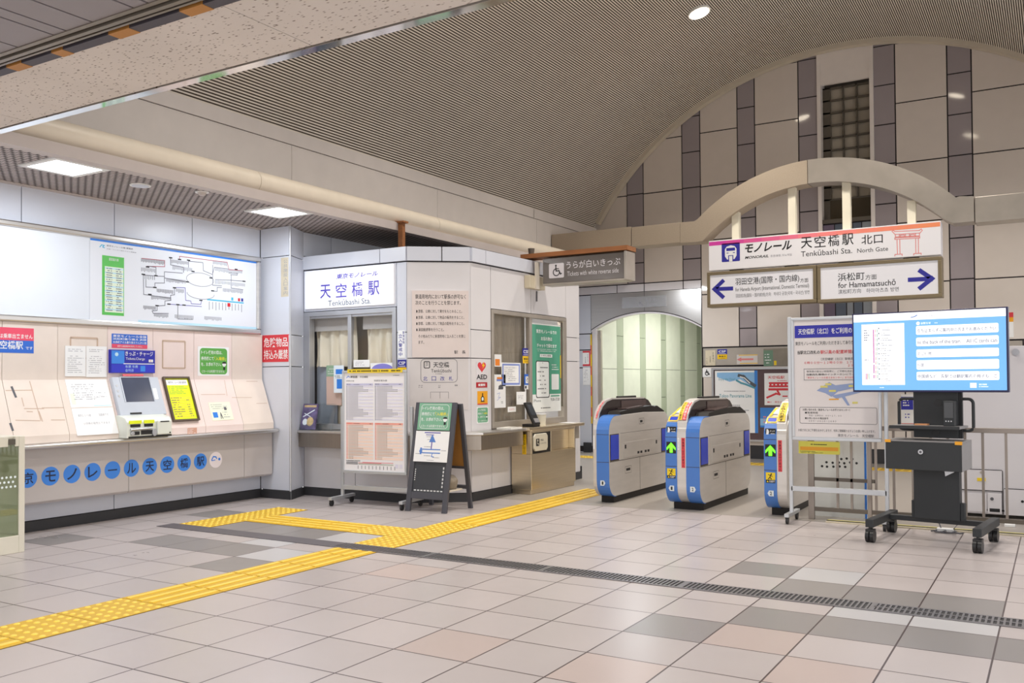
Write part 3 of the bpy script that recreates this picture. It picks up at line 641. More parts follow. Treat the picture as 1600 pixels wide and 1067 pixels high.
def toilet(q, F, b, green, txt, yel, face=True):
    q.poly(F, rrect(*sub(b, .06, .94, .05, .95), (b[1]-b[0])*.09), .0005, green)
    q.text(F, 'トイレ使用の際は、', sub(b, .1, .78, .74, .87), .001, txt, .012); q.text(F, '券売機にて', sub(b, .1, .5, .53, .66), .001, txt, .012); q.text(F, '「入場券」', sub(b, .52, .9, .53, .66), .001, yel, .012)
    q.text(F, 'を、お求め下さい。', sub(b, .1, .74, .33, .46), .001, txt, .012); q.text(F, 'Cカードは利用できません', sub(b, .12, .85, .1, .2), .001, txt, .006)
    c_ = sub(b, .76, .92, .2, .5); w_ = c_[1]-c_[0]; cu_ = (c_[0]+c_[1])/2
    q.disc(F, cu_, c_[3]-w_*.45, w_*.4, .0008, .001, txt, 16); q.poly(F, [(cu_+w_*.45*math.cos(a), c_[3]-w_*.35+w_*.3*math.sin(a)) for a in [PI*i/10 for i in range(11)]], .0014, 4); q.flat(F, cu_-w_*.2, cu_+w_*.2, c_[2], c_[2]+w_*.45, .001, 4)
M('notice yellow', '#f0e23a', .5)
sheet('toilet_notice', 'green rounded toilet notice taped on the pink upright board', 'notice', VB, b, ['paper', 'notice green', 'white', 'notice yellow', 'ink'], lambda q, F: toilet(q, F, b, 1, 2, 3))
# sheets on the slope
b = SL.rect((101, 593), (173, 636)); bl = (SL.uv(101, 593)[0], SL.uv(165, 591)[0], SL.uv(115, 637)[1], SL.uv(101, 593)[1])
def d(q, F):
    q.marks(F, sub(bl, .1, .95, .25, .85), 8, .0005, 1, .3, 3, gap=.5); q.flat(F, *sub(bl, .04, .14, .1, .5), .0005, 2); q.flat(F, *sub(bl, .55, .97, .03, .06), .0005, 3)
    for i in range(7): q.stroke(F, [sub(bl, .12+.1*i, 0, .3+.05*(i % 4), 0)[::2], sub(bl, .3+.09*i, 0, .3+.05*(i % 4), 0)[::2]], .002, .0006, 1)
sheet('small_fare_map', 'white small-print map sheet on the slope left of the ticket machine', 'notice', SL, bl, ['paper', 'light ink', 'map pale', 'map sky'], d, n=.001)
bl2 = (bl[0], bl[1], -.02, bl[2]-.008)
def d(q, F):
    q.text(F, '東京モノレール線', sub(bl2, .12, .42, .68, .78), .0005, 1); q.text(F, '回数券です', sub(bl2, .62, .85, .68, .78), .0005, 1); q.text(F, '小児券の発売もできます', sub(bl2, .2, .85, .38, .47), .0005, 1)
sheet('lower_notice', 'white sheet with two printed lines hanging below the small map', 'notice', SL, bl2, ['paper', 'light ink'], d, n=.001)
# price list in a dark frame
yl = (SL.uv(252, 590)[0], SL.uv(293, 589.6)[0], SL.uv(279, 659)[1], SL.uv(252, 590)[1])
t = thing('price_list_frame', 'yellow price list in a dark wooden frame leaning on the slope', 'notice frame', tuple(SL.P((yl[0]+yl[1])/2, yl[2])))
M('fluo yellow', '#e6f220', .5, noise=.01); M('frame brown', '#5b4c3e', .5)
q = MB(); fwid = .016
for c in ((yl[0], yl[1], yl[3]-fwid, yl[3]), (yl[0], yl[1], yl[2], yl[2]+fwid), (yl[0], yl[0]+fwid, yl[2]+fwid, yl[3]-fwid), (yl[1]-fwid, yl[1], yl[2]+fwid, yl[3]-fwid)): q.box(SL, *c, .001, .03)
q.build('frame', 'frame brown', t)
p = MB().box(SL, yl[0]+fwid, yl[1]-fwid, yl[2]+fwid, yl[3]-fwid, .001, .012).build('price_sheet', 'fluo yellow', t)
q = MB(); F = SL.at(.0125); yi = sub(yl, .1, .9, .06, .94); q.flat(F, *sub(yi, 0, 1, .86, 1), .0004, 0); q.text(F, '東京モノレール線 運賃表', sub(yi, .1, .95, .9, .96), .0008, 1)
q.marks(F, sub(yi, .05, .95, .62, .84), 5, .0004, 2, .3, 5); q.marks(F, sub(yi, .05, .6, .03, .56), 9, .0008, 1, .3, 6)
for i in range(9): q.flat(F, *sub(yi, .05, .95, .035+.06*i, .07+.06*i), .0003, 3)
q.marks(F, sub(yi, .75, .95, .03, .56), 9, .0008, 1, .35, 8); q.build('printing', ['paper', 'grey ink', 'notice green', 'notice yellow'], p)
pb = (SL.uv(325, 629)[0], SL.uv(358, 628)[0], SL.uv(337, 657)[1], SL.uv(325, 629)[1])
M('pale green paper', '#f2f5da', .6)
def d(q, F):
    q.marks(F, sub(pb, .08, .9, .6, .92), 3, .0005, 1, .3, 3); q.marks(F, sub(pb, .55, .9, .1, .5), 3, .0005, 1, .3, 4); q.flat(F, *sub(pb, .08, .3, .15, .45), .0005, 2); q.flat(F, *sub(pb, .66, .78, .55, .72), .0005, 3); q.stroke(F, [sub(pb, .42, 0, .1, 0)[::2], sub(pb, .45, 0, .4, 0)[::2], sub(pb, .5, 0, .1, 0)[::2]], .01, .0005, 3)
sheet('instruction_sheet', 'pale green instruction sheet on the pink slope under the toilet notice', 'notice', SL, pb, ['pale green paper', 'light ink', 'map blue', 'grey ink'], d, n=.001)
M('old label', '#d2a08a', .6)
sheet('faded_label', 'small faded pink label on the board lip near the counter ledge', 'label', FX(XL), FX(XL).rect((293, 669), (307.5, 682)), ['old label', 'pink board'], lambda q, F: q.marks(F, FX(XL).rect((294, 670), (306.5, 681)), 6, .0004, 1, .5, 3), th=.001)
def d(q, F):
    b_ = PL.rect((410, 524), (452.5, 565)); q.text(F, '危険物品', sub(b_, .06, .94, .55, .9), .0005, 1, .01); q.text(F, '持込み厳禁', sub(b_, .06, .94, .1, .46), .0005, 1, .01)
M('warning red', '#d83a44', .4)
sheet('dangerous_goods_sign', 'red sign with large white writing on the corner pillar', 'sign', PL, PL.rect((410, 524), (452.5, 565)), ['warning red', 'white'], d)
b3 = PL.rect((439, 403), (453, 463))
sheet('long_paper_strip', 'narrow tall cream paper strip with faint writing high on the corner pillar', 'sign', PL, b3, ['dirty cream', 'light ink'], lambda q, F: q.text(F, '公共施設入口案内', sub(b3, .3, .75, .04, .96), .0005, 1, vertical=True), th=.001)

# ================================================================== ticket machine
mY0, mY1 = Yv(169, 565), Yv(239, 565)
t = thing('ticket_machine', 'grey and white ticket machine with a blue header and sloping screen', 'ticket machine', (-7.25, (mY0+mY1)/2, .76))
hb = VB.rect((169.5, 546), (239, 583)); M('header navy', '#2527a8', .35); M('header blue', '#3a8ae6', .35); M('header mid', '#3038c8', .35)
p = MB().box(VB, *hb, 0, .03).build('header_sign', 'header navy', t)
q = MB(); F = VB.at(.031); q.flat(F, *sub(hb, .02, .3, .4, .96), .0005, 0); q.flat(F, *sub(hb, .02, .98, .03, .38), .0005, 1); q.flat(F, *sub(hb, .02, .3, .03, .38), .0007, 2); q.flat(F, *sub(hb, .28, .98, .385, .42), .001, 3)
q.text(F, 'きっぷ・チャージ', sub(hb, .32, .95, .74, .94), .001, 3, .012); q.text(F, 'Tickets,Charge', sub(hb, .33, .76, .54, .68), .001, 3); q.text(F, '车票 车费', sub(hb, .32, .6, .22, .34), .001, 4); q.text(F, '승차권', sub(hb, .32, .5, .05, .18), .001, 4)
q.flat(F, *sub(hb, .85, .95, .48, .6), .001, 3); q.text(F, 'IC', sub(hb, .88, .92, .5, .58), .0015, 5); q.disc(F, *[(hb[0]+(hb[1]-hb[0])*.13), hb[2]+(hb[3]-hb[2])*.8], .018, .0005, .001, 4, 14)
q.flat(F, *sub(hb, .66, .77, .07, .32), .001, 0); q.build('lettering', ['header blue', 'header mid', 'header mid', 'white', 'map sky', 'red ink'], p)
M('machine grey', '#c3c9d4', .35); M('machine cream', '#dfe2d8', .4); M('screen dark', '#4f5568', .12, noise=.15, scale=3)
so = (SL.uv(169, 584)[0]-.005, SL.uv(239, 584)[0]+.01, .13, SLL+.01)
MB().box(SL, *so, 0, .045).build('screen_housing', 'machine grey', t, bevel=.006)
sb = (SL.at(.046).uv(188, 590)[0], SL.at(.046).uv(232, 590)[0], SL.at(.046).uv(199, 628)[1], SL.at(.046).uv(186, 590)[1])
o = MB().box(SL, *sb, .045, .0465).build('touch_screen', 'screen dark', t)
q = MB(); b_ = .012
for c in ((sb[0]-b_, sb[1]+b_, sb[3], sb[3]+b_*.6), (sb[0]-b_, sb[0], sb[2], sb[3]), (sb[1], sb[1]+b_*.7, sb[2], sb[3])): q.box(SL, *c, .0455, .051)
q.build('screen_bezel', 'machine grey', o)
q = MB(); q.box(SL, sb[0]-.02+.05, sb[1]-.05, sb[3]+.015, sb[3]+.035, .0455, .049); q.build('pink_label', 'soft red', t)
q = MB(); 
for i in range(3): q.disc(SL, sb[0]-.055, sb[2]+.06+.05*i, .012, .045, .0475, 0, 14)
q.box(SL, sb[1]+.015, sb[1]+.055, sb[2]+.02, sb[2]+.13, .045, .047, 1); q.build('side_marks', ['aluminium', 'paper'], t)
# lower slot unit
x0, x1 = -7.30, -7.135; q = MB(); a, b = FX(-7.14).uv(198, 660)[0], FX(-7.14).uv(268, 660)[0]
PF = Face((0, a, 0), (1, 0, 0), (0, 0, 1))
q.prism(PF, [(x0, .757), (x1, .757), (x1+.0, .90), (x1-.03, .935), (-7.26, .96), (x0, .96)], 0, -(b-a)); q.build('slot_unit', 'machine cream', t, bevel=.005)
S = FX(x1); L_ = b-a
q = MB(); q.box(S, a+.03*L_, b-.01*L_, .757, .772, 0, .004); q.build('base_slot', 'black', t)
q = MB(); q.box(S, a+.04*L_, a+.30*L_, .885, .915, 0, .012, 0); q.box(S, a+.36*L_, a+.58*L_, .885, .915, 0, .012, 0); q.build('note_guides', 'fluo yellow', t)
q = MB()
for c in ((.07, .28, .855, .88), (.37, .56, .855, .88)): q.box(S, a+c[0]*L_, a+c[1]*L_, c[2], c[3], 0, .006, 0)
for c in ((.12, .26, .785, .815), (.3, .54, .785, .822)): q.box(S, a+c[0]*L_, a+c[1]*L_, c[2], c[3], 0, .008, 0)
q.build('slots', 'black', t)
q = MB(); q.tube([S.P(a+.06*L_, .832, .01), S.P(a+.52*L_, .838, .01)], .012, 10); q.disc(S, a+.1*L_, .80, .018, 0, .02, 0, 16); q.disc(S, a+.58*L_, .80, .024, 0, .02, 0, 16, .035); q.build('steel_trays', 'aluminium', t, bevel=.002)
q = MB(); q.box(S, a+.64*L_, a+.97*L_, .775, .905, 0, .022, 0); q.build('coin_box', 'machine cream', t, bevel=.008)
q = MB(); q.box(FX(x1+.022), a+.7*L_, a+.9*L_, .89, .9, 0, .002); q.disc(FX(x1+.022), a+.92*L_, .79, .007, 0, .003); q.build('coin_slot', 'black', t)
q = MB(); q.box(SL.at(.046), so[0]+.10, so[0]+.22, .14, .155, 0, .004); q.build('card_slot', 'black', t)

# glass-fronted cream case at the left edge
X = -6.62; EF = FX(X)
yR = EF.uv(39, 750)[0]; zt = EF.uv(37, 681)[1]
t = thing('glass_display_case', 'cream framed glass case with dotted glass at the left edge', 'display case', (-7.0, 3.5, 0))
q = MB(); M('case cream', '#ddd8c8', .45)
q.wbox(-7.14, X, yR-.045, yR, 0, zt); q.wbox(-7.14, X, 3.0, yR-.045, 0, .13); q.wbox(X-.03, X, 3.0, yR-.075-.05, zt-.075, zt); q.wbox(X-.03, X, yR-.075, yR-.045, zt-.075, zt); q.wbox(-7.14, X-.03, 3.0, yR-.045, zt-.02, zt); q.wbox(-7.14, -7.12, 3.0, yR, .1, zt)
q.build('case_frame', 'case cream', t, bevel=.004)
MB().wbox(X-.015, X-.01, 3.0, yR-.045, .13, zt-.06).build('glass_pane', 'greenish glass', t)
q = MB(); M('frost', '#e8f2f2', .6)
for r in range(3):
    for c in range(14): q.disc(EF.at(-.009), yR-.07-.032*c-(.016 if r % 2 else 0), zt-.30-.035*r, .009, 0, .0008, 0, 10)
q.build('frosted_dots', 'frost', t)
MB().wbox(X-.012, X+.004, yR-.125, yR-.075, zt-.06, zt-.02).build('catch', 'window bronze', t)
# ================================================================== office front: sign, window, counter
k4 = crop(460, 370, 5.707); kb = crop(380, 330, 3.953); kc = crop(440, 560, 4.103)
b = OF.at(.02).rect(k4(93, 310), k4(884, 597))
M('lit sign white', '#fbfbff', .4, emit=.12, noise=0); M('sign purple', '#5a4fc0', .4); M('sign slate', '#5d6a80', .5)
t = MB().box(OF, *b, .0, .02).build('office_name_sign', 'lit sign white')
tag(t, 'big white lit station name sign above the curtained office window', 'sign')
q = MB(); F = OF.at(.021)
def pb_(F, k, a, b_, c, d): return F.rect(k(a, b_), k(c, d))
q.text(F, '東京モノレール', pb_(F, k4, 375, 335, 745, 342), 0, 0, .02) if False else None
u0, _ = F.uv(*k4(372, 340)); u1, _ = F.uv(*k4(745, 320)); v1 = F.uv(*k4(372, 332))[1]; v0 = F.uv(*k4(372, 378))[1]
q.text(F, '東京モノレール', (u0, u1, v0, v1), 0, 0, .02, .2)
u0, _ = F.uv(*k4(230, 500)); u1, _ = F.uv(*k4(757, 450)); v1 = F.uv(*k4(230, 430))[1]; v0 = F.uv(*k4(230, 552))[1]
for i, ch in enumerate('天空橋駅'): w_ = (u1-u0)*.185; a_ = u0+(u1-u0-w_)*i/3; q.text(F, ch, (a_, a_+w_, v0, v1), 0, 0, .01)
u0, _ = F.uv(*k4(300, 590)); u1, _ = F.uv(*k4(682, 570)); v1 = F.uv(*k4(300, 566))[1]; v0 = F.uv(*k4(300, 618))[1]
q.text(F, 'Tenkūbashi Sta.', (u0, u1, v0, v1), 0, 1, .004)
q.build('lettering', ['sign purple', 'sign slate'], t)
# window
M('curtain cloth', '#f3ead8', .8, noise=.05, scale=8); M('valance grey', '#bdb9b8', .8); M('blind grey', '#aab2c2', .6)  # the second grey is the painted shadow of the curtain tops
x0, x1, z0, z1 = OL+.005, OW-.005, .735, 2.025; xm = -6.525
t = thing('window_2', 'x', 'x', ((x0+x1)/2, 7.44, z0)); del t['label']; del t['category']; structure(t)
q = MB(); O = OF
for c in ((x0, x1, z1-.05, z1), (x0, x0+.09, z0, z1-.05), (x1-.05, x1, z0, z1-.05), (x0+.09, x1-.05, z0, z0+.06)): q.box(O, *c, -.07, .012)
q.box(O, xm-.025, xm+.025, z0+.06, z1-.05, -.04, .002); q.box(O, x0+.09, x1-.05, z1-.075, z1-.05, -.05, -.01); q.build('window_frame', 'aluminium', t, bevel=.003)
MB().box(O, x0+.09, xm-.02, z0+.06, z1-.07, -.03, -.026).build('glass_pane', 'clear glass', t); MB().box(O, xm+.02, x1-.05, z0+.06, z1-.07, -.022, -.018).build('glass_pane', 'clear glass', t)
def curtain(name, label, ua, ub, va, vb, Y, folds, taper):
    q = MB(); n = folds*10; rows = 10; vs = []; fs = []
    for r in range(rows+1):
        f = r/rows; v = vb-(vb-va)*f
        for i in range(n+1):
            s = i/n; sq = s*(1-taper*math.sin(PI*min(1, f))*.0)
            u = ua+(ub-ua)*sq; amp = .012+.022*f
            vs.append((u+.012*math.sin(s*17+f*2), Y+amp*math.sin(2*PI*folds*s+.8*math.sin(3*f)), v))
    for r in range(rows):
        for i in range(n): a = r*(n+1)+i; fs.append((a, a+1, a+n+2, a+n+1))
    q.add(vs, fs, 0, True); q.wbox(ua, ub, Y-.05, Y-.045, vb-.16, vb+.02, 1)
    q.build(name, ['curtain cloth', 'valance grey']); o = bpy.data.objects[name] if name in bpy.data.objects else None
    return o
def cur(label, ua, ub, va, vb, Y, folds):
    q = MB(); n = folds*10; rows = 10; vs = []; fs = []
    for r in range(rows+1):
        f = r/rows; v = vb-(vb-va)*f
        for i in range(n+1):
            s = i/n; vs.append((ua+(ub-ua)*s+.012*math.sin(s*17+f*2), Y+(.012+.022*f)*math.sin(2*PI*folds*s+.8*math.sin(3*f)), v))
    for r in range(rows):
        for i in range(n): a = r*(n+1)+i; fs.append((a, a+1, a+n+2, a+n+1))
    q.add(vs, fs, 0, True); o = tag(q.build('curtain', 'curtain cloth'), label, 'curtain', 'office window curtains')
    q = MB(); q.wbox(ua, ub, Y-.055, Y-.05, vb-.15, vb+.01); q.build('shadow_band', 'valance grey', o); return o  # grey strip standing in for the shadow across the curtain top
cur('cream curtain behind the left pane of the office window under the big sign', x0+.02, xm-.03, 1.42, z1-.06, 7.60, 4); cur('cream curtain behind the right pane of the office window beside the notice board', xm+.10, x1-.05, 1.42, z1-.06, 7.60, 4)
q = MB(); q.wbox(x0, x1, 7.85, 7.86, .7, 2.4, 0); q.wbox(x0+.02, x0+.32, 7.62, 7.63, .74, 1.43, 1); q.wbox(x0+.32, x1, 7.64, 7.65, .74, 1.10, 0)
M('office inside', '#cfc2ae', .7)
structure(q.build('wall_office_inside', ['office inside', 'blind grey'], loc=(-6.5, 7.8, .7)))
def post(label, lt, rb, mats, draw=None, F=OF.at(-.015), cat='poster', name='window_poster', group=None):
    b_ = F.rect(lt, rb); return sheet(name, label, cat, F, b_, mats, (lambda q, G: draw(q, G, b_)) if draw else None, th=.002, group=group)
M('poster pink', '#e9c9bd', .5); M('poster mint', '#9fc2a6', .5); M('poster lilac', '#8a86d8', .5); M('poster ice', '#e6f0fb', .5)
post('pale green and pink poster low in the left pane of the office window', kc(288, 45), kc(385, 300), ['poster pink', 'poster mint', 'paper'], lambda q, F, b: (q.flat(F, *sub(b, 0, 1, .72, 1), .0005, 1), q.marks(F, sub(b, .1, .8, .76, .94), 3, .001, 2, .35, 2)), F=OF.at(-.05))
post('white poster with blue pictures in the office window behind the timetable', kc(335, 45), kc(400, 220), ['poster ice', 'map blue', 'ink'], lambda q, F, b: (q.flat(F, *sub(b, .2, .9, .68, .86), .0005, 1), q.flat(F, *sub(b, .3, .95, .15, .5), .0005, 1), q.marks(F, sub(b, .1, .9, .52, .64), 2, .0008, 2, .4, 3)), F=OF.at(-.014))
post('lilac round topped sticker low in the right pane of the office window', kc(570, 30), kc(725, 75), ['paper', 'poster lilac'], lambda q, F, b: q.poly(F, [sub(b, .5+.45*math.cos(a), 0, .1+.8*math.sin(a), 0)[::2] for a in [PI*i/14 for i in range(15)]], .0006, 1), F=OF.at(-.01))
post('small white slip taped low in the office window beside the lilac sticker', kc(462, 10), kc(565, 55), ['paper', 'light ink'], lambda q, F, b: q.marks(F, sub(b, .1, .9, .2, .8), 3, .0005, 1, .3, 4), F=OF.at(-.012))
# stickers beside the window
def vert(q, F, b): q.text(F, '立入警戒中', sub(b, .08, .62, .05, .88), .0006, 1, .01, vertical=True); q.text(F, '警備保障', sub(b, .66, .95, .5, .98), .0006, 1, 0, vertical=True)
post('narrow white vertical sticker with blue writing between office window and notice board', kb(957, 737), kb(1000, 905), ['paper', 'blue ink'], vert, F=OF.at(.001), cat='sticker', name='warning_sticker')
M('csp blue', '#2b2d93', .4); M('csp yellow', '#f2c50f', .4)
def csp(q, F, b):
    q.flat(F, *sub(b, 0, 1, 0, .48), .0004, 1); q.text(F, 'CSP', sub(b, .12, .88, .66, .88), .0008, 2, .02); q.marks(F, sub(b, .12, .88, .52, .6), 1, .0008, 2, .5, 3, ends=(1, 1)); q.text(F, '警備中', sub(b, .15, .85, .2, .36), .0008, 3, .01); q.marks(F, sub(b, .2, .8, .07, .14), 1, .0008, 3, .5, 3, ends=(1, 1))
bb = (OW+.01, OC-.005, OF.uv(627, 585)[1], OF.uv(627, 562)[1])
sheet('security_sticker', 'blue and yellow security sticker on the office corner behind the timetable', 'sticker', OF.at(.001), bb, ['csp blue', 'csp yellow', 'white', 'ink'], lambda q, F: csp(q, F, bb))
# counter ledge wrapping the corner
t = thing('office_counter', 'steel counter ledge wrapping around the office below both windows', 'counter', (-5.9, 7.6, .52))
M('counter cream', '#d8cfc2', .35)
top = [(-7.15, 7.425), (-7.15, 7.24), (-5.66, 7.24), (-4.985, 7.70), (-4.985, 8.60), (-5.22, 8.60), (-5.22, 7.86), (-5.75, 7.43)]
q = MB(); q.prism(W, top, .70, .73); q.build('ledge', 'steel', t, bevel=.006)
inn = [(-7.13, 7.42), (-7.13, 7.28), (-5.68, 7.28), (-5.03, 7.73), (-5.03, 8.57), (-5.21, 8.57), (-5.21, 7.87), (-5.75, 7.43)]
q = MB(); q.prism(W, inn, .545, .70); q.build('apron', 'steel side', t, bevel=.004)
# chamfer notice board + station plate
M('notice pink', '#dccfca', .4); F = CH.at(.001); b = F.rect((643.5, 454), (732.5, 558))
def d(q, F):
    q.text(F, '鉄道用地内において駅長の許可なく', sub(b, .06, .95, .875, .945), .0006, 1, .006); q.text(F, '次のことを行うことを禁じます。', sub(b, .06, .86, .785, .85), .0006, 1, .006)
    for i, s_ in enumerate(('旅客、公衆に対して寄付をもとめること。', '旅客、公衆に対して物品の販売をすること。', '旅客、公衆に対して物品の配布をすること。', '演説勧誘等を行うこと。')):
        v = .69-.092*i; q.flat(F, *sub(b, .075, .095, v-.022, v+.016), .0006, 1); q.text(F, s_, sub(b, .11, (.88, .92, .92, .56)[i], v-.025, v+.025), .0006, 1, .003)
    q.text(F, 'その他みだりに鉄道用地に立入ることを禁じ', sub(b, .11, .94, .29, .34), .0006, 1, .003); q.text(F, 'ます。', sub(b, .11, .21, .2, .25), .0006, 1, .003); q.text(F, '駅　長', sub(b, .74, .94, .05, .1), .0006, 1, .006)
o = sheet('rules_notice_board', 'large pinkish notice board with black rules on the cut corner of the office', 'notice board', F, b, ['notice pink', 'ink'], d, th=.015)
b2 = F.rect(kb(1097, 914), kb(1322, 1056))
M('plate outline', '#8d8a8c', .5)
def d(q, F):
    q.stroke(F, rrect(*b2, .04), .006, .0005, 1, True); q.stroke(F, rrect(*sub(b2, .09, .24, .62, .9), .012), .008, .0006, 2, True); q.text(F, '戸', sub(b2, .13, .2, .66, .86), .0006, 2)
    q.text(F, '天空橋', sub(b2, .34, .78, .64, .88), .0006, 2, .012); q.text(F, 'Tenkūbashi', sub(b2, .28, .84, .43, .58), .0006, 2); [q.text(F, c_, sub(b2, .06+.235*i_, .18+.235*i_, .07, .26), .0006, 3, .004) for i_, c_ in enumerate('北口改札')]; q.marks(F, sub(b2, .4, .68, .34, .39), 1, .0006, 1, .6, 3)
M('plate base', '#d6d0ce', .4); b3 = F.rect((640, 560.5), (732, 640))
def d2(q, F):
    d(q, F); c = lambda x, y: F.uv(*kc(x, y))
    q.stroke(F, [c(955, 255), c(955, 215), c(1070, 215), c(1070, 255)], .004, .0005, 1); q.stroke(F, [c(1015, 215), c(1015, 255)], .004, .0005, 1); q.marks(F, F.rect(kc(878, 168), kc(920, 190)), 2, .0006, 1, .4, 3); q.marks(F, F.rect(kc(1005, 168), kc(1025, 190)), 2, .0006, 1, .6, 4); q.marks(F, F.rect(kc(1110, 165), kc(1140, 180)), 1, .0006, 1, .6, 5)
sheet('station_plan_plate', 'pale plate with outlined station name above a line plan, behind the folding sign', 'sign', F, b3, ['plate base', 'plate outline', 'ink', 'blue ink'], d2, th=.004)

# ================================================================== office side: stickers, window
k3 = crop(760, 480, 5.333); G = OS.at(.001)
def stick(label, lt, rb, mats, draw=None, name='sticker', F=G, cat='sticker', group=None, th=.0015):
    b_ = F.rect(lt, rb); return sheet(name, label, cat, F, b_, mats, (lambda q, H: draw(q, H, b_)) if draw else None, th=th, group=group)
def aed(q, F, b):
    h = sub(b, .1, .9, .38, .98); cu, cv = (h[0]+h[1])/2, (h[2]+h[3])/2; r = (h[1]-h[0])/2; s = (h[3]-h[2])/2
    q.poly(F, [(cu+r*(16*math.sin(t)**3)/17, cv+s*(13*math.cos(t)-5*math.cos(2*t)-2*math.cos(3*t)-math.cos(4*t)+2.5)/15) for t in [2*PI*i/40 for i in range(40)]], .0005, 1)
    q.poly(F, [sub(h, .72, 0, 1.02, 0)[::2], sub(h, .5, 0, .62, 0)[::2], sub(h, .66, 0, .68, 0)[::2], sub(h, .56, 0, .4, 0)[::2], sub(h, .9, 0, .78, 0)[::2], sub(h, .72, 0, .74, 0)[::2]], .001, 2)
    q.text(F, 'AED', sub(b, .02, .98, .04, .3), .0006, 3, .03)
stick('white sticker with a red heart and black letters on the office side panel', kc(1247, 20), kc(1318, 138), ['far white band', 'warning red', 'csp yellow', 'ink'], aed)
M('dark red', '#b3202c', .4); M('amber', '#f0a820', .4)
stick('dark red oblong sticker right under the heart sticker', kc(1247, 153), kc(1318, 186), ['dark red', 'white'], lambda q, F, b: q.text(F, '設置駅', sub(b, .18, .82, .25, .75), .0006, 1, .03))
def bottle(q, F, b):
    q.disc(F, (b[0]+b[1])/2, b[2]+(b[3]-b[2])*.42, (b[1]-b[0])*.17, 0, .0006, 1, 16, (b[3]-b[2])*.22); q.flat(F, *sub(b, .45, .55, .6, .85), .0006, 1); q.flat(F, *sub(b, .0, 1, .0, .08), .0006, 3); q.flat(F, *sub(b, .3, .7, .2, .26), .0007, 1); q.disc(F, (b[0]+b[1])/2, b[2]+(b[3]-b[2])*.42, (b[1]-b[0])*.1, .0006, .0009, 2, 14, (b[3]-b[2])*.14)
stick('amber square sticker with a black bottle drawing under the red oblong', kc(1255, 210), kc(1320, 294), ['amber', 'ink', 'poster ice', 'warning red'], bottle)
M('teal notice', '#6cac86', .5)
stick('small green toilet notice, lowest sticker on the office side panel', kc(1250, 312), kc(1326, 412), ['white', 'teal notice', 'white', 'notice yellow', 'ink'], lambda q, F, b: toilet(q, F, b, 1, 2, 3))
# window 3
t = thing('window_3', 'x', 'x', (-5.23, 9.11, .73)); del t['label']; del t['category']; structure(t)
a0, a1, z0, z1 = 8.245, 9.975, .735, 2.025; am = 9.10
q = MB()
for c in ((a0, a1, z1-.045, z1), (a0, a0+.04, z0, z1-.045), (a1-.09, a1, z0, z1-.045), (a0+.04, a1-.09, z0, z0+.07)): q.box(OS, *c, -.07, .014)
q.box(OS, am-.025, am+.03, z0+.07, z1-.045, -.05, .004); q.build('window_frame', 'dull steel', t, bevel=.003)
M('old plastic sheet', '#a59a8c', .45, noise=.12, scale=2, stretch=(1, 9, .6)); M('pane edge', '#6a655e', .4)
MB().box(OS, a0+.04, am-.02, z0+.07, z1-.045, -.03, -.026).build('glass_pane', 'clear glass', t); MB().box(OS, am+.03, a1-.09, z0+.07, z1-.045, -.016, -.012).build('glass_pane', 'clear glass', t)
q = MB(); q.box(OS, a1-.115, a1-.09, z0+.2, z1-.06, -.012, -.006); q.build('dark_gasket', 'window bronze', t)
n = 60; q = MB(); vs = []
for i in range(n+1):
    s = i/n; y = a0+.02+(am-a0)*s
    for z in (z0-.02, z1+.05): vs.append((-5.33+.012*math.sin(s*38)+.008*math.sin(s*91), y, z))
q.add(vs, [(2*i, 2*i+2, 2*i+3, 2*i+1) for i in range(n)], 0, True); tag(q.build('plastic_curtain', 'old plastic sheet'), 'greyish hanging plastic sheet behind the left pane of the side window', 'curtain')
k_ = lambda a, b_, c, d: (k3(a, b_), k3(c, d))
GL = OS.at(-.024)
def note(label, a, b_, c, d, mats, draw, name='window_note'): stick(label, k3(a, b_), k3(c, d), mats, draw, name, GL, 'note')
M('orange', '#f08a2a', .5); M('letter blue', '#8094d8', .5)
note('small white tag with an orange square in the top left of the side window', 66, 392, 125, 495, ['paper', 'orange'], lambda q, F, b: q.flat(F, *sub(b, .1, .75, .08, .62), .0005, 1))
def d(q, F, b):
    for c in ((0.04, .96, .88, .95), (.04, .96, .05, .13), (.04, .1, .13, .88), (.9, .96, .13, .88)): q.flat(F, *sub(b, *c), .0004, 1)
    q.marks(F, sub(b, .15, .85, .2, .82), 8, .0005, 2, .25, 6)
note('letter sheet with a blue border hung in the side window', 125, 460, 285, 655, ['paper', 'letter blue', 'light ink'], d)
def d(q, F, b):
    q.flat(F, *sub(b, .25, .7, .86, .92), .0005, 1); q.flat(F, *sub(b, .22, .72, .8, .86), .0005, 2); q.poly(F, [sub(b, x, 0, y, 0)[::2] for x, y in ((.35, .55), (.78, .55), (.8, .62), (.6, .7), (.4, .66))], .0005, 3); q.stroke(F, [sub(b, x, 0, y, 0)[::2] for x, y in ((.25, .42), (.5, .45), (.35, .3), (.55, .32), (.25, .22))], .004, .0005, 2); q.marks(F, sub(b, .6, .85, .12, .2), 2, .0005, 3, .5, 3)
note('long narrow wrapped sheet with a small drawing, lowest left in the side window', 62, 560, 160, 835, ['paper', 'orange', 'letter blue', 'grey ink'], d)
bb2 = GL.rect(k3(300, 340), k3(360, 468)); sheet('security_sticker', 'blue and yellow security sticker inside the side office window', 'sticker', GL, bb2, ['csp blue', 'csp yellow', 'white', 'ink'], lambda q, F: csp(q, F, bb2))
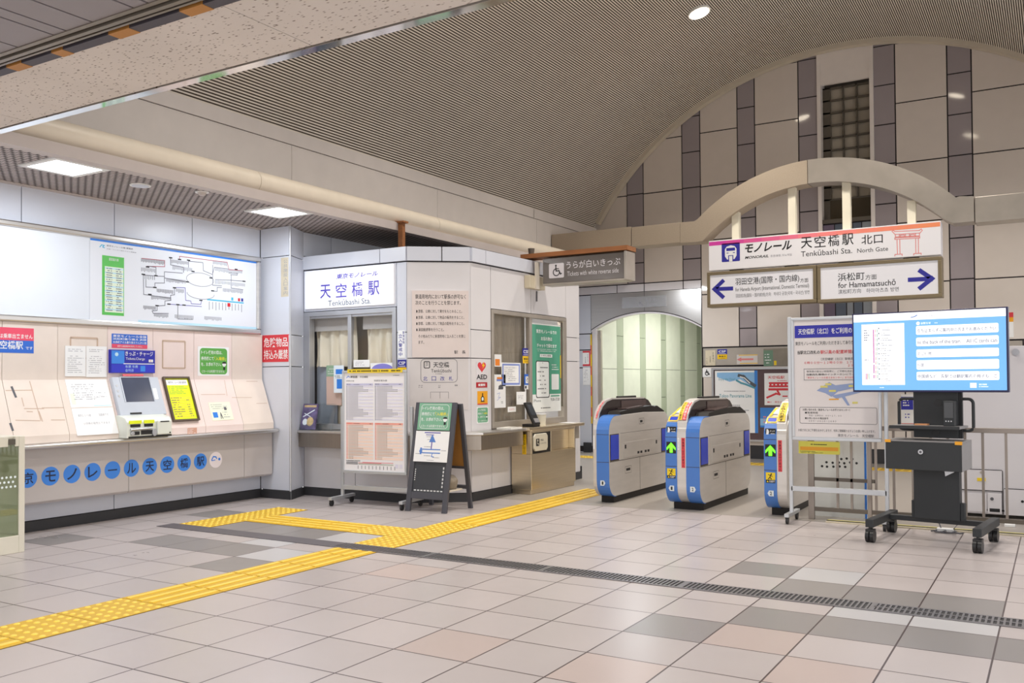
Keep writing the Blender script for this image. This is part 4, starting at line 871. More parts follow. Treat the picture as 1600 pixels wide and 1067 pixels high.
def d(q, F, b):
    q.flat(F, *sub(b, .25, .75, .4, .85), .0005, 1); q.stroke(F, [sub(b, x, 0, y, 0)[::2] for x, y in ((.45, .78), (.6, .7), (.42, .6), (.55, .48))], .008, .0008, 2); q.flat(F, *sub(b, 0, 1, 0, .28), .0005, 1); q.flat(F, *sub(b, .1, .4, .05, .23), .0008, 2)
note('blue and white sticker with a small pictogram under the security sticker', 315, 557, 360, 683, ['sign blue', 'paper', 'ink'], d)
note('white note with two lines near the bottom middle of the side window', 250, 705, 330, 808, ['paper', 'light ink'], lambda q, F, b: q.marks(F, sub(b, .15, .85, .4, .75), 3, .0005, 1, .3, 5))
note('small white slip above the speaking hole of the side window', 177, 830, 245, 870, ['paper', 'red ink'], lambda q, F, b: q.marks(F, sub(b, .2, .85, .3, .7), 2, .0005, 1, .3, 5))
GR = OS.at(-.010); b = GR.rect(k3(372, 128), k3(620, 862))
M('chat green', '#4f9f83', .45); M('phone white', '#eef1f0', .4)
def d(q, F):
    q.flat(F, *sub(b, 0, 1, 0, .2), .0004, 1); q.flat(F, *sub(b, 0, 1, .985, 1), .0004, 1)
    for i, s_ in enumerate(('東京モノレールでの', 'お忘れ物は', 'チャットで探せます')): a_, c_ = ((.16, .86), (.32, .7), (.18, .86))[i]; q.text(F, s_, sub(b, a_, c_, .89-.08*i, .935-.08*i), .0008, 1, .02)
    q.marks(F, sub(b, .18, .86, .68, .72), 2, .0008, 1, .3, 4, ends=(1, 1)); q.flat(F, *sub(b, .28, .7, .62, .655), .0006, 1); q.text(F, '便利なQR対応'[:2]+'な検索', sub(b, .32, .66, .628, .648), .001, 3, .01)
    q.poly(F, rrect(*sub(b, .14, .6, .16, .58), .03), .0005, 3); q.poly(F, rrect(*sub(b, .16, .58, .17, .57), .025), .0008, 1); q.disc(F, b[0]+(b[1]-b[0])*.37, b[2]+(b[3]-b[2])*.555, .006, .0008, .001, 3, 10)
    for i in range(7): q.marks(F, sub(b, .2 if i % 2 else .28, .55, .2+.048*i, .23+.048*i), 1, .001, 4, .4, 9+i)
    q.poly(F, rrect(*sub(b, .67, .93, .25, .43), .012), .0006, 1); q.marks(F, sub(b, .68, .93, .47, .55), 3, .0006, 1, .35, 3)
    q.text(F, 'iPhone', sub(b, .06, .3, .115, .145), .0008, 4); q.text(F, 'Q Line', sub(b, .36, .56, .115, .15), .0008, 4) if False else None
    q.text(F, '9:30-17:30', sub(b, .64, .95, .12, .155), .0008, 3, .01); q.flat(F, *sub(b, .64, .95, .17, .185), .0006, 0); q.marks(F, sub(b, .3, .8, .03, .06), 1, .0008, 4, .4, 3)
sheet('chat_poster', 'tall green and white poster with a phone drawing in the side window', 'poster', GR, b, ['chat green', 'phone white', 'notice yellow', 'ink', 'grey ink'], d)
tag(MB().box(GR, *GR.rect(k3(612, 400), k3(619, 590)), .003, .005).build('yellow_tape', 'csp yellow'), 'thin yellow tape strip on the edge of the green window poster', 'tape')
# ================================================================== steel ticket box with the intercom
BX = FX(-4.955)
t = thing('fare_adjustment_box', 'tall brushed steel box under the side window with an intercom niche', 'steel box', (-5.08, 9.16, 0))
q = MB(); B0, B1 = 8.62, 9.68
q.wbox(-5.21, -4.955, B0, B1, .05, .445, 0); q.wbox(-5.21, -4.955, B0, B0+.03, .445, .70, 0); q.wbox(-5.21, -4.955, B1-.03, B1, .445, .70, 0); q.wbox(-5.21, -5.03, B0+.03, B1-.03, .445, .70, 0); q.wbox(-5.21, -4.955, B0+.03, B1-.03, .675, .70, 0); q.wbox(-5.03, -4.955, 9.07, 9.10, .445, .675, 0); q.wbox(-5.21, -4.97, B0+.01, B1-.01, 0, .05, 0)
q.build('cabinet', 'box steel', t, bevel=.004)
MB().wbox(-5.22, -4.965, B0-.02, B1+.27, .70, .735).build('counter_top', 'box steel', t, bevel=.005)
MB().wbox(-5.22, -5.03, B1+.02, B1+.25, .545, .70).build('side_bracket', 'dull steel', t, bevel=.004)
MB().wbox(-5.029, -4.962, B0+.03, 9.07, .446, .674).build('intercom_recess', 'black', t)
bb3 = FX(-4.945).rect(crop(740, 580, 5.08)(480, 500), crop(740, 580, 5.08)(588, 622))
o = MB().prism(FX(-4.962), [(bb3[0]+.03, bb3[2]), (bb3[1]-.03, bb3[2]), (bb3[1], bb3[2]+.03), (bb3[1], bb3[3]-.03), (bb3[1]-.03, bb3[3]), (bb3[0]+.03, bb3[3]), (bb3[0], bb3[3]-.03), (bb3[0], bb3[2]+.03)], 0, .02).build('intercom_plate', 'case cream', t, bevel=.004)
q = MB(); F = FX(-4.941); q.flat(F, *sub(bb3, .12, .36, .3, .72), .0005, 0); q.disc(F, bb3[0]+(bb3[1]-bb3[0])*.24, bb3[2]+(bb3[3]-bb3[2])*.62, .012, .0005, .001, 1, 12); q.stroke(F, [sub(bb3, .22, 0, .54, 0)[::2], sub(bb3, .22, 0, .42, 0)[::2], sub(bb3, .3, 0, .42, 0)[::2], sub(bb3, .32, 0, .34, 0)[::2]], .008, .001, 1)
q.text(F, '呼出', sub(bb3, .46, .66, .56, .68), .0006, 0); q.text(F, 'インターホン', sub(bb3, .44, .88, .38, .48), .0006, 0); q.build('printing', ['ink', 'case cream'], o)
F = FY(8.61); q = MB(); q.box(Face((-5.21, B0, 0), (.255, -.0, 0)), .14, .19, .44, .66, 0, .002, 0); q.build('yellow_label', 'csp yellow', t)
F = FY(B0-.003); q = MB(); q.text(F, '窓口にてお申し出下さい', (-5.21+.15, -5.21+.18, .45, .65), 0, 0, vertical=True); q.build('label_print', 'ink', t)
# things on the counter
t = thing('card_reader', 'black tilted card reader on a stand on the office counter', 'card reader', (-5.06, 8.86, .735))
F = Face((-5.0, 8.76, .76), (0, 1, 0), (-.10, -.05, .26)); q = MB(); q.box(F, 0, .14, .0, .27, -.02, .012, 0); q.build('reader_body', 'black', t, bevel=.008)
M('reader screen', '#3a3f46', .15); MB().box(F, .015, .125, .11, .24, .012, .014).build('reader_screen', 'reader screen', t); MB().box(F, .02, .12, .02, .07, .012, .018).build('card_pad', 'aluminium', t)
MB().wbox(-5.16, -5.0, 8.77, 8.90, .735, .765).build('reader_base', 'black', t, bevel=.006)
q = MB(); q.cyl((-5.10, 9.10, .735), (-5.10, 9.10, .86), .052, .06, 24); o = tag(q.build('paper_cup', 'case cream'), 'white round pot standing beside the card reader', 'pot')
MB().cyl((-5.10, 9.10, .861), (-5.10, 9.10, .868), .062, .062, 24).build('rim', 'white', o)
M('tray white', '#e8e6e0', .4)
q = MB(); q.wbox(-5.19, -5.01, 8.28, 8.52, .731, .738); q.wbox(-5.19, -5.01, 8.28, 8.29, .738, .748); q.wbox(-5.19, -5.01, 8.51, 8.52, .738, .748); q.wbox(-5.19, -5.18, 8.29, 8.51, .738, .748); q.wbox(-5.02, -5.01, 8.29, 8.51, .738, .748)
tag(q.build('coin_tray', 'tray white'), 'flat white coin tray on the counter left of the card reader', 'tray')
tag(MB().wbox(-5.19, -5.02, 9.70, 9.9, .736, .739).build('paper_sheet', 'paper'), 'white paper sheet lying on the far end of the steel counter', 'paper')
# leaflet stands on the front counter
k5b = crop(460, 600, 5.707)
M('leaflet purple', '#6a5f86', .4, noise=.5, scale=14); M('leaflet gold', '#d8b98a', .4, noise=.3, scale=18)
L0 = OF.at(.10); bL = L0.rect(k5b(62, 165), k5b(200, 380)); bR = L0.rect(k5b(218, 165), k5b(345, 400))
for i, (b_, lb) in enumerate(((bL, 'clear leaflet stand with purple leaflets on the office counter'), (bR, 'empty clear leaflet stand behind the timetable board on the office counter'))):
    zz = .73; cu = (b_[0]+b_[1])/2; t = thing('leaflet_stand', lb, 'leaflet stand', (cu, 7.33, zz), 'leaflet stands on the office counter')
    F = Face((b_[0], 7.30, zz), (1, 0, 0), (0, .22, 1)); wd = b_[1]-b_[0]; H_ = (b_[3]-zz)
    q = MB(); q.box(F, 0, wd, .01, H_, -.03, -.026); q.box(F, 0, wd, .0, .06, .012, .015); q.wbox(b_[0], b_[1], 7.28, 7.37, zz, zz+.006); q.build('acrylic_holder', 'clear acrylic', t)
    if i == 0:
        p = MB().box(F, .008, wd-.008, .008, H_-.005, -.024, -.006).build('leaflets', 'leaflet purple', t)
        q = MB(); G2 = F.at(-.0055); q.disc(G2, wd*.62, H_*.32, wd*.22, 0, .0006, 0, 18); q.disc(G2, wd*.3, H_*.3, wd*.16, 0, .0006, 1, 18); q.flat(G2, wd*.12, wd*.9, H_*.85, H_*.93, .0006, 0); q.stroke(G2, [(wd*.15, H_*.5), (wd*.8, H_*.75)], .012, .0006, 1); q.stroke(G2, [(wd*.2, H_*.62), (wd*.6, H_*.5)], .008, .0007, 1); q.build('cover_picture', ['leaflet gold', 'poster ice'], p)
# on the office roof
q = MB(); q.wbox(-6.22, -6.16, 7.90, 7.95, 2.62, 3.0); o = tag(q.build('timber_post', 'timber'), 'slim brown timber post standing on the office roof below the duct', 'post')
q = MB(); q.wbox(-6.25, -6.13, 7.88, 7.97, 3.0, 3.02); q.build('post_cap', 'timber', o)
q = MB(); q.wbox(-6.52, -6.24, 7.86, 7.95, 2.62, 2.71); tag(q.build('timber_block', 'timber'), 'short brown timber block lying on the office roof beside the post', 'timber block')
# hanging ticket sign, its timber beam and junction box
HS = FY(9.12)
t = thing('hanging_gate_sign', 'grey hanging sign with a wheelchair symbol and white writing', 'sign', (-4.55, 9.2, 2.35))
b = HS.rect((848, 406), (974, 433)); b = (HS.uv(848, 420)[0], HS.uv(976, 410)[0], 2.365, 2.655)
M('sign grey', '#77716d', .22, .3)
p = MB().box(HS, b[0], b[1], b[2], b[3], -.2, 0).build('sign_box', 'sign grey', t, bevel=.006)
q = MB(); q.wbox(b[1], b[1]+.03, 9.10, 9.34, b[2]-.015, b[3]+.01); q.wbox(b[0], b[1], 9.11, 9.33, b[2]-.02, b[2]); q.build('end_frame', 'dull steel', t, bevel=.004)
q = MB(); F = HS.at(.001); wc = sub(b, .08, .27, .2, .78); q.poly(F, rrect(*wc, .015), .0004, 1)
def wheelchair(q, F, b, n, mi, wd=None):
    wd = wd or (b[1]-b[0])*.09; P_ = lambda x, y: sub(b, x, 0, y, 0)[::2]
    q.disc(F, *P_(.42, .88), (b[1]-b[0])*.075, n-.0002, n, mi, 14); q.stroke(F, [P_(.42, .76), P_(.44, .46), P_(.7, .46), P_(.82, .2), P_(.9, .24)], wd, n, mi); q.stroke(F, [P_(.43, .62), P_(.65, .62)], wd*.8, n, mi)
    q.stroke(F, [P_(.46+.27*math.cos(a), .36+.27*math.sin(a)) for a in [PI*.62+i*(PI*1.42)/16 for i in range(17)]], wd*.8, n, mi)
wheelchair(q, F, sub(wc, .15, .9, .08, .95), .001, 2)
q.text(F, 'うらが白いきっぷ', sub(b, .30, .95, .52, .82), .0006, 0, .004); q.text(F, 'Tickets with white reverse side', sub(b, .31, .93, .24, .42), .0006, 0); q.build('lettering', ['far white band', 'far white band', 'ink'], p)
q = MB(); q.bar((-5.36, 9.22, 2.70), (b[1]+.04, 9.22, 2.70), .24, .05); o = tag(q.build('timber_beam', 'timber'), 'brown timber beam on top of the grey hanging sign, fixed to the office roof', 'beam')
q = MB(); q.cyl((-5.27, 9.2, 2.725), (-5.27, 9.2, 2.80), .03, .04); q.build('bolt', 'window bronze', o)
BE = OS.at(.02); e = BE.rect((821, 430), (845, 454))
t = thing('junction_box', 'pale box with a bracket on the office wall under the timber beam', 'junction box', (-5.2, (e[0]+e[1])/2, e[2]))
MB().box(OS, e[0], e[1], e[2], e[3], .003, .08).build('box_body', 'dirty cream', t, bevel=.005); MB().box(OS, e[0]+.11, e[0]+.19, e[2]-.005, e[3]+.16, .08, .10).build('bracket', 'counter cream', t)
tag(MB().box(OS, 9.23, 9.26, 2.18, 2.30, .003, .005).build('small_label', 'grey ink'), 'tiny dark label strip on the office wall under the pale junction box', 'label')
# ================================================================== ticket gates
M('gate steel', '#d6d1cc', .36, .4, .06, 3, stretch=(1, 1, 6)); M('gate blue', '#4a7cc8', .3, noise=.02); M('flap blue', '#2743c8', .25); M('gate seam', '#4a423c', .7); M('gate black', '#262322', .5, spec=.25); M('hood dark', '#2e2526', .12, noise=.1, spec=.3)
M('hood bronze', '#5a4a48', .2, .3); M('arrow green', '#58ff20', .5, emit=2.6, noise=0); M('label grey', '#dfe6ea', .4); M('gate yellow', '#f0d020', .4); M('gate red', '#e2474f', .4)
KG = crop(1020, 610, 5.335)
def gate(name_label, X0, X1, YF, left, right, nl, nr, hl, hr):
    t = thing('ticket_gate', name_label, 'ticket gate', ((X0+X1)/2, YF+.8, 0), 'ticket gates')
    S = Face((X1, YF, 0), (0, 1, 0)); SLf = Face((X0, YF, 0), (0, -1, 0)); FR = Face((0, YF, 0), (1, 0, 0)); PFp = Face((X0, YF, 0), (0, 1, 0), (0, 0, 1))
    prof = [(.165+.165*math.cos(a), .23+.165*math.sin(a)) for a in [-PI/2-PI/2*i/8 for i in range(9)]]+[(.0, .42), (.0, .70)]+[(.17-.17*math.cos(a), .715+.17*math.sin(a)) for a in [PI/2*i/8 for i in range(1, 9)]]+[(.29, .888)]; nfr = len(prof); prof += [(.9, .90), (1.49, .885)]+[(1.49+.155*math.sin(a), .73+.155*math.cos(a)) for a in [PI/2*i/6 for i in range(1, 7)]]+[(1.645, .22)]+[(1.49+.155*math.cos(a), .22-.155*math.sin(a)) for a in [PI/2*i/6 for i in range(1, 7)]]
    MB().prism(PFp, prof, 0, X1-X0).build('gate_body', 'gate steel', t, bevel=.006)
    MB().wbox(X0+.03, X1-.012, YF+.13, YF+1.58, 0, .064).build('plinth', 'gate black', t)
    def band(a, b):
        out = prof[:nfr]; inn = [(y+.012, z) for y, z in out]
        o_ = []; 
        for i, (y, z) in enumerate(out):
            p = out[max(0, i-1)]; n_ = out[min(len(out)-1, i+1)]; dy, dz = n_[0]-p[0], n_[1]-p[1]; L = math.hypot(dy, dz); o_.append((y-dz/L*.005, z+dy/L*.005))
        q = MB(); F = Face((a, YF, 0), (0, 1, 0), (0, 0, 1)); q.strip(F, o_, out, 0, b-a); o = q.build('blue_front', 'gate blue', t)
        q = MB()
        for z in (.42, .70): q.box(FR, a, b, z-.002, z+.002, .0, .0065)
        q.build('joint_lines', 'gate seam', o); return o
    lb = (X0, X0+.115); rb = (hr+.002, X1)
    if right: band(*rb)
    if left: band(*lb)
    # tall hood between the lanes
    h0, h1 = hl, hr
    hp = [(.02, .72), (.03, .84), (.07, .92), (.14, .985), (.24, 1.035), (.38, 1.058), (1.25, 1.05), (1.38, 1.02), (1.46, .97), (1.50, .88), (1.5, .80)]
    F = Face((h0, YF, 0), (0, 1, 0), (0, 0, 1)); q = MB(); q.prism(F, hp, .004, h1-h0-.004); q.build('hood', 'hood dark', t)
    q = MB(); arcp = hp[:7]; q.strip(F, [(y-.006, z+.005) for y, z in arcp], [(y+.012, z-.010) for y, z in arcp], -.002, h1-h0+.002); o = q.build('hood_edge', 'gate steel', t)
    q = MB(); q.wbox(h0+.01, h1-.01, YF+.55, YF+1.05, 1.056, 1.078, 0); q.build('sensor_box', 'gate black', t, bevel=.004)
    q = MB(); HSf = Face((h1+.0, YF, 0), (0, 1, 0)); q.box(HSf, .62, 1.30, .93, 1.03, -.003, .003); q.build('tinted_window', 'hood bronze', t)
    if right:
        q = MB(); F = Face((h1, YF, 0), (0, 1, 0), (0, 0, 1)); q.prism(F, [(.26, .885), (.30, .925), (.75, .95), (1.15, .965), (1.22, .95), (1.3, .96), (1.52, .895), (1.5, .88), (.9, .895)], 0, X1-h1-.006); q.build('top_tray', 'gate black', t)
        q = MB(); F = Face((h1+.01, YF, 0), (0, 1, 0), (0, 0, 1)); q.prism(F, [(.5, .94), (.95, .962), (.95, .972), (.5, .95)], 0, X1-h1-.03); q.build('card_slot_plate', 'hood bronze', t)
        # side details
        q = MB(); q.box(S, .015, 1.63, .418, .422, 0, .001); q.box(S, .78, .784, .07, .42, 0, .001); q.box(S, .27, 1.37, .698, .701, 0, .001); q.build('side_joints', 'gate seam', t)
        for a, b in ((.02, .235), (1.40, 1.60)):
            q = MB(); q.box(S, a, b, .425, .70, 0, .002, 0); o = q.build('flap_recess', 'gate seam', t); q = MB(); q.box(S, a+.012, b-.012, .44, .69, .002, .008, 0); q.build('flap', 'flap blue', o, bevel=.003)
        q = MB(); q.box(S, .26, 1.38, .425, .697, 0, .004); q.build('mid_panel', 'gate steel', t)
        q = MB(); q.box(S, .34, 1.30, .44, .60, .004, .008); o = q.build('service_hatch', 'gate steel', t, bevel=.002)
        q = MB()
        for a in (.37, 1.22): q.box(S, a, a+.035, .535, .575, .008, .0095)
        for a in (.70, .78, .90, .98): q.box(S, a, a+.05, .46, .485, .008, .0095)
        q.build('hatch_marks', 'ink', o)
        q = MB(); q.box(S, .80, .86, .79, .815, 0, .002); q.box(S, .42, .52, .30, .325, 0, .002); q.build('key_covers', 'ink', t)
        q = MB(); 
        for c in ((.77, .90, .775, .835), (.39, .55, .275, .345)): q.stroke(S, rrect(*c, .006, 2), .003, .0012, 0, True)
        q.build('key_frames', 'gate seam', t)
    def tagn(a, ch, dirn):
        q = MB(); u = (a[0]+a[1])/2; w_, h_ = .028, .026; v = .21
        FF = FR.at(.0065); pts = [(-w_, -h_), (w_*.5, -h_), (w_, 0), (w_*.5, h_), (-w_, h_)]
        if dirn < 0: pts = [(-x, y) for x, y in pts]
        q.poly(FF, [(u+x, v+y) for x, y in pts], .0005, 0); q.text(FF, ch, (u-.009-.003*dirn, u+.009-.003*dirn, v-.016, v+.016), .001, 1, .03); q.build('lane_number', ['label grey', 'ink'], t)
    if left:
        F = FR.at(.0065); a = lb
        q = MB(); q.box(FR, a[0]+.012, a[1]-.008, .545, .655, .0, .0075, 0); o = q.build('direction_display', 'black', t)
        q = MB(); G = FR.at(.008); c = (a[0]+a[1])/2+.002; pts = [(-.044, .60), (0, .648), (.044, .60), (.044, .575), (.015, .605), (.015, .552), (-.015, .552), (-.015, .605), (-.044, .575)]; q.poly(G, [(c+x, z) for x, z in pts], .0004, 0); q.build('green_arrow', 'arrow green', o)
        q = MB(); q.box(FR, a[0]+.014, a[1]-.008, .735, .80, -.015, .001, 0); q.poly(FR.at(.002), [(a[0]+.022, .745), (a[0]+.042, .745), (a[0]+.048, .77), (a[0]+.04, .792), (a[0]+.026, .795)], .0004, 1); q.text(FR.at(.002), 'タッチ', (a[0]+.056, a[1]-.014, .768, .785), .0004, 1); q.marks(FR.at(.002), (a[0]+.056, a[1]-.014, .748, .758), 1, .0004, 1, .6, 2, ends=(1, 1)); q.build('touch_label', ['black', 'white'], t)
        tagn(lb, nl, -1)
        q = MB(); b_ = (a[0]+.016, a[1]-.014, .305, .40); q.flat(F, *sub(b_, 0, 1, .3, 1), .0004, 0); q.flat(F, *sub(b_, 0, 1, 0, .3), .0004, 1); q.disc(F, b_[0]+.05, b_[3]-.014, .007, .0004, .0008, 1, 10); q.stroke(F, [(b_[0]+.046, b_[3]-.02), (b_[0]+.036, b_[3]-.045), (b_[0]+.05, b_[3]-.058)], .008, .0008, 1); q.stroke(F, [(b_[0]+.022, b_[3]-.02), (b_[0]+.058, b_[3]-.034)], .006, .0008, 1); q.stroke(F, [(b_[0]+.036, b_[3]-.045), (b_[0]+.022, b_[3]-.06)], .007, .0008, 1)
        q.poly(F, [(b_[0]+.006, b_[2]+.006), (b_[0]+.024, b_[2]+.006), (b_[0]+.015, b_[2]+.022)], .0008, 0); q.marks(F, (b_[0]+.03, b_[1]-.004, b_[2]+.004, b_[2]+.024), 2, .0008, 2, .5, 3, ends=(1, 1)); q.build('warning_label', ['gate yellow', 'ink', 'white'], t)
        # touch reader
        q = MB(); Fp = Face((a[0], YF, 0), (0, 1, 0), (0, 0, 1)); q.prism(Fp, [(.035, .80), (.05, .845), (.11, .895), (.42, .985), (.42, .86), (.2, .82)], .0, h0-a[0]); q.build('reader_housing', 'gate steel', t, bevel=.004)
        T = Face((a[0], YF+.055, .85), (1, 0, 0), (0, .055, .046)); q = MB(); wd = h0-a[0]; q.stroke(T, rrect(.012, wd-.012, .002, .07, .015), .012, .006, 0, True); q.build('yellow_ring', 'gate yellow', t)
        q = MB(); q.poly(T, rrect(.02, wd-.02, .012, .06, .012), .004, 0); q.build('reader_pad', 'flap blue', t)
        T2 = Face((a[0], YF+.12, .90), (1, 0, 0), (0, .30, .088)); q = MB(); q.flat(T2, .01, .035, .02, .26, .004, 0); q.flat(T2, .035, wd-.008, .08, .22, .004, 1); q.build('reader_stickers', ['gate yellow', 'poster ice'], t)
    if right: tagn(rb, nr, 1)
    # stickers on the hood edge and the strip between the blue fronts
    def along(pts, lo, hi, name, mats, text=None):
        q = MB()
        for (p, n_) in zip(pts[:-1], pts[1:]): q.add([(lo, YF+p[0]-.009, p[1]+.006), (hi, YF+p[0]-.009, p[1]+.006), (hi, YF+n_[0]-.009, n_[1]+.006), (lo, YF+n_[0]-.009, n_[1]+.006)], [(0, 1, 2, 3)], 0)
        o_ = q.build(name, mats[0], t)
        if text:
            q = MB(); k = len(text); pl = pts; seg = []; tot = 0
            for p, n_ in zip(pl[:-1], pl[1:]): L = math.hypot(n_[0]-p[0], n_[1]-p[1]); seg.append((tot, L, p, n_)); tot += L
            for i, ch in enumerate(text):
                d_ = tot*(1-(i+.5)/k)
                for (s0, L, p, n_) in seg:
                    if s0 <= d_ <= s0+L:
                        f = (d_-s0)/L; y = p[0]+(n_[0]-p[0])*f; z = p[1]+(n_[1]-p[1])*f; D = Vector((0, n_[0]-p[0], n_[1]-p[1]))
                        FF = Face((lo, YF+y-.0105, z+.0075), (1, 0, 0), D); w_ = hi-lo; hh = tot/k*.42; q.text(FF, ch, (w_*.2, w_*.8, -hh, hh), .0005, 0, .01); break
            q.build('lettering', mats[1], o_)
    mid = (h0+h1)/2
    sp = [(.032, .86), (.07, .92), (.14, .985), (.22, 1.026)]
    if left and right:
        along(sp, h0+.004, mid-.004, 'yellow_sticker', ['gate yellow', 'ink'], 'ここから入れます'); along(sp, mid, h1-.006, 'red_sticker', ['gate red', 'white'], '進入できません')
    elif right: along(sp, h0+.02, h1-.004, 'red_sticker', ['gate red', 'white'], '進入できません')
    else: along(sp, h0+.003, h1-.01, 'yellow_sticker', ['gate yellow', 'ink'], 'ここから入れます')
    if left:
        c0 = h0+.5*(h1-h0) if right else h0+.012
        q = MB(); q.flat(FR, c0, c0+.036, .41, .695, .0012, 0); q.text(FR, '京急線へは行けません', (c0+.007, c0+.029, .415, .69), .0018, 1, .01, vertical=True); q.build('red_lane_sticker', ['gate red', 'ink'], t)
    if left and right: q = MB(); q.flat(FR, h0+.006, h0+.024, .58, .695, .0012, 0); q.marks(FR, (h0+.011, h0+.02, .59, .685), 6, .0018, 1, .5, 4); q.build('white_label', ['paper', 'light ink'], t)
    if right and not left: q = MB(); q.flat(FR, X0+.004, X0+.02, .55, .69, .0012, 0); q.build('white_label', 'paper', t)
    return t
gate('blue fronted ticket gate nearest the office, lane number 1 only', -4.07, -3.89, 8.34, False, True, '', '1', -4.07, -4.03)
gate('wide blue fronted ticket gate in the middle with numbers 1 and 2', -3.25, -2.91, 8.25, True, True, '1', '2', -3.135, -3.045)
gate('narrow blue fronted ticket gate number 2 beside the white notice board', -2.315, -2.11, 8.30, True, False, '2', '', -2.20, -2.12)

# ================================================================== tactile paving and drain
M('tactile yellow', '#f3d052', .45, noise=.05); M('tactile base', '#d3a91e', .5, noise=.05); M('drain dark', '#2c2a2c', .6); M('drain steel', '#8d8a8c', .35, .7); M('drain cover', '#5d585c', .5)
def bars(q, x, y, wx, wy, along_x):
    for k in range(4):
        if along_x: q.wbox(x+.01, x+wx-.01, y+wy*(k+.5)/4-.018, y+wy*(k+.5)/4+.018, .003, .0075)
        else: q.wbox(x+wx*(k+.5)/4-.018, x+wx*(k+.5)/4+.018, y+.01, y+wy-.01, .003, .0075)
def dots(q, x, y, n=6):
    for i in range(n):
        for j in range(n):
            cx_, cy_ = x+PT*(i+.5)/n, y+PT*(j+.5)/n; r = .017
            A = [(cx_+r*math.cos(PI/4*k), cy_+r*math.sin(PI/4*k), .003) for k in range(8)]; B = [(cx_+r*.6*math.cos(PI/4*k), cy_+r*.6*math.sin(PI/4*k), .0075) for k in range(8)]
            q.add(A+B, [(k, (k+1) % 8, 8+(k+1) % 8, 8+k) for k in range(8)]+[tuple(range(8, 16))], 0)
XM = GX-PT*2
def plate(q, x, y, wx=PT, wy=PT): q.wbox(x+.003, x+wx-.003, y+.003, y+wy-.003, 0.0005, .003, 1)
q = MB()
for j in range(-12, 6):
    y = GY+PT*j; wy = PT if j < 5 else .215
    plate(q, XM, y, PT, wy)
    if j in (0, -1): dots(q, XM, y)
    else: bars(q, XM, y, PT, wy, False)
tag(q.build('tactile_strip', ['tactile yellow', 'tactile base'], loc=(XM+.2, 3.5, 0)), 'long yellow tactile strip running from the left foreground to the floor drain', 'tactile paving')
q = MB()
for j in range(6, 16):
    y = GY+PT*j; plate(q, XM, y)
    if j <= 8: dots(q, XM, y)
    else: bars(q, XM, y, PT, PT, False)
tag(q.build('tactile_strip', ['tactile yellow', 'tactile base'], loc=(XM+.2, 7.5, 0)), 'yellow tactile strip from the drain past the office to the first gate', 'tactile paving')
q = MB()
for i in range(-5, -2):
    x = GX+PT*i; plate(q, x, GY+PT*7); (dots(q, x, GY+PT*7) if i == -3 else bars(q, x, GY+PT*7, PT, PT, True))
plate(q, GX-PT*6, GY+PT*7); bars(q, GX-PT*6, GY+PT*7, PT, PT, True)
for j in (6, 7, 8): plate(q, GX-PT*7, GY+PT*j); dots(q, GX-PT*7, GY+PT*j)
tag(q.build('tactile_strip', ['tactile yellow', 'tactile base'], loc=(-5.8, 5.97, 0)), 'yellow tactile branch leading left towards the ticket machine counter', 'tactile paving')
q = MB()
for i in range(-8, 12): plate(q, GX+PT*i, 13.1); dots(q, GX+PT*i, 13.1, 4)
tag(q.build('tactile_strip', ['tactile yellow', 'tactile base'], loc=(-3, 13.3, 0)), 'far yellow tactile line on the floor before the back wall', 'tactile paving')
t = thing('floor_drain', 'long steel drain grating crossing the floor behind the tactile strip', 'drain', (-2, 5.27, 0))
q = MB(); q.wbox(-6.76, 2.6, 5.185, 5.365, .0004, .0012); q.build('channel', 'drain dark', t)  # flat plate coloured dark for the shade in the trough
MB().wbox(-6.76, -4.75, 5.185, 5.365, .0012, .004).build('solid_cover', 'drain cover', t)
q = MB(); q.wbox(-4.75, 2.6, 5.185, 5.20, .0012, .006); q.wbox(-4.75, 2.6, 5.35, 5.365, .0012, .006); q.wbox(-.88, 2.6, 5.268, 5.282, .0012, .006)
x = -4.74
while x < 2.6: q.wbox(x, x+.011, 5.20, 5.35, .0012, .0058); x += .0275
for x in (-3.9, -2.94, -1.98, -.9): q.wbox(x, x+.03, 5.20, 5.35, .0012, .006)
q.build('grate', 'drain steel', t)
# ================================================================== steel portal with the station signs
t = thing('sign_portal', 'dull steel overhead portal with an arch carrying the station signs', 'portal', (-2.8, 12.7, 3.18))
q = MB(); q.wbox(-6.82, -5.465, 12.55, 12.85, 3.27, 3.555); q.build('left_beam', 'perforated steel', t, bevel=.006)
q = MB(); q.wbox(-5.455, -4.69, 12.55, 12.85, 3.25, 3.545); q.build('left_beam', 'perforated steel', t, bevel=.006)
def arcpts(cx, cz, r, xa, xb, n):
    return [(x, cz+math.sqrt(max(0, r*r-(x-cx)**2))) for x in [xa+(xb-xa)*i/n for i in range(n+1)]]
xa, xm_, xb = -4.44, -2.87, -1.02
n_ = 26
oa = [(-4.685, 3.545), (-4.47, 3.54)]+arcpts(-2.77, 1.81, 2.41, -4.42, xm_, n_); ia = [(-4.685, 3.245), (-4.44, 3.24)]+[(x, 1.68+math.sqrt(max(.01, 2.22**2-(x+2.77)**2))) for x in [-4.345+(xm_+4.345)*i/n_ for i in range(n_+1)]]
MB().strip(GT, oa, ia, -.3, 0).build('arch_left', 'perforated steel', t)
oa = arcpts(-2.77, 1.81, 2.41, xm_+.008, -1.06, n_)+[(-1.02, 3.52), (-.86, 3.50)]; ia = [(x, 1.68+math.sqrt(max(.01, 2.22**2-(x+2.77)**2))) for x in [xm_+.008+(-1.21-xm_)*i/n_ for i in range(n_+1)]]+[(-1.1, 3.19), (-.86, 3.19)]
MB().strip(GT, oa, ia, -.3, 0).build('arch_right', 'dull steel', t)
MB().wbox(-.85, 1.4, 12.55, 12.85, 3.17, 3.49).build('right_beam', 'dull steel', t, bevel=.006)
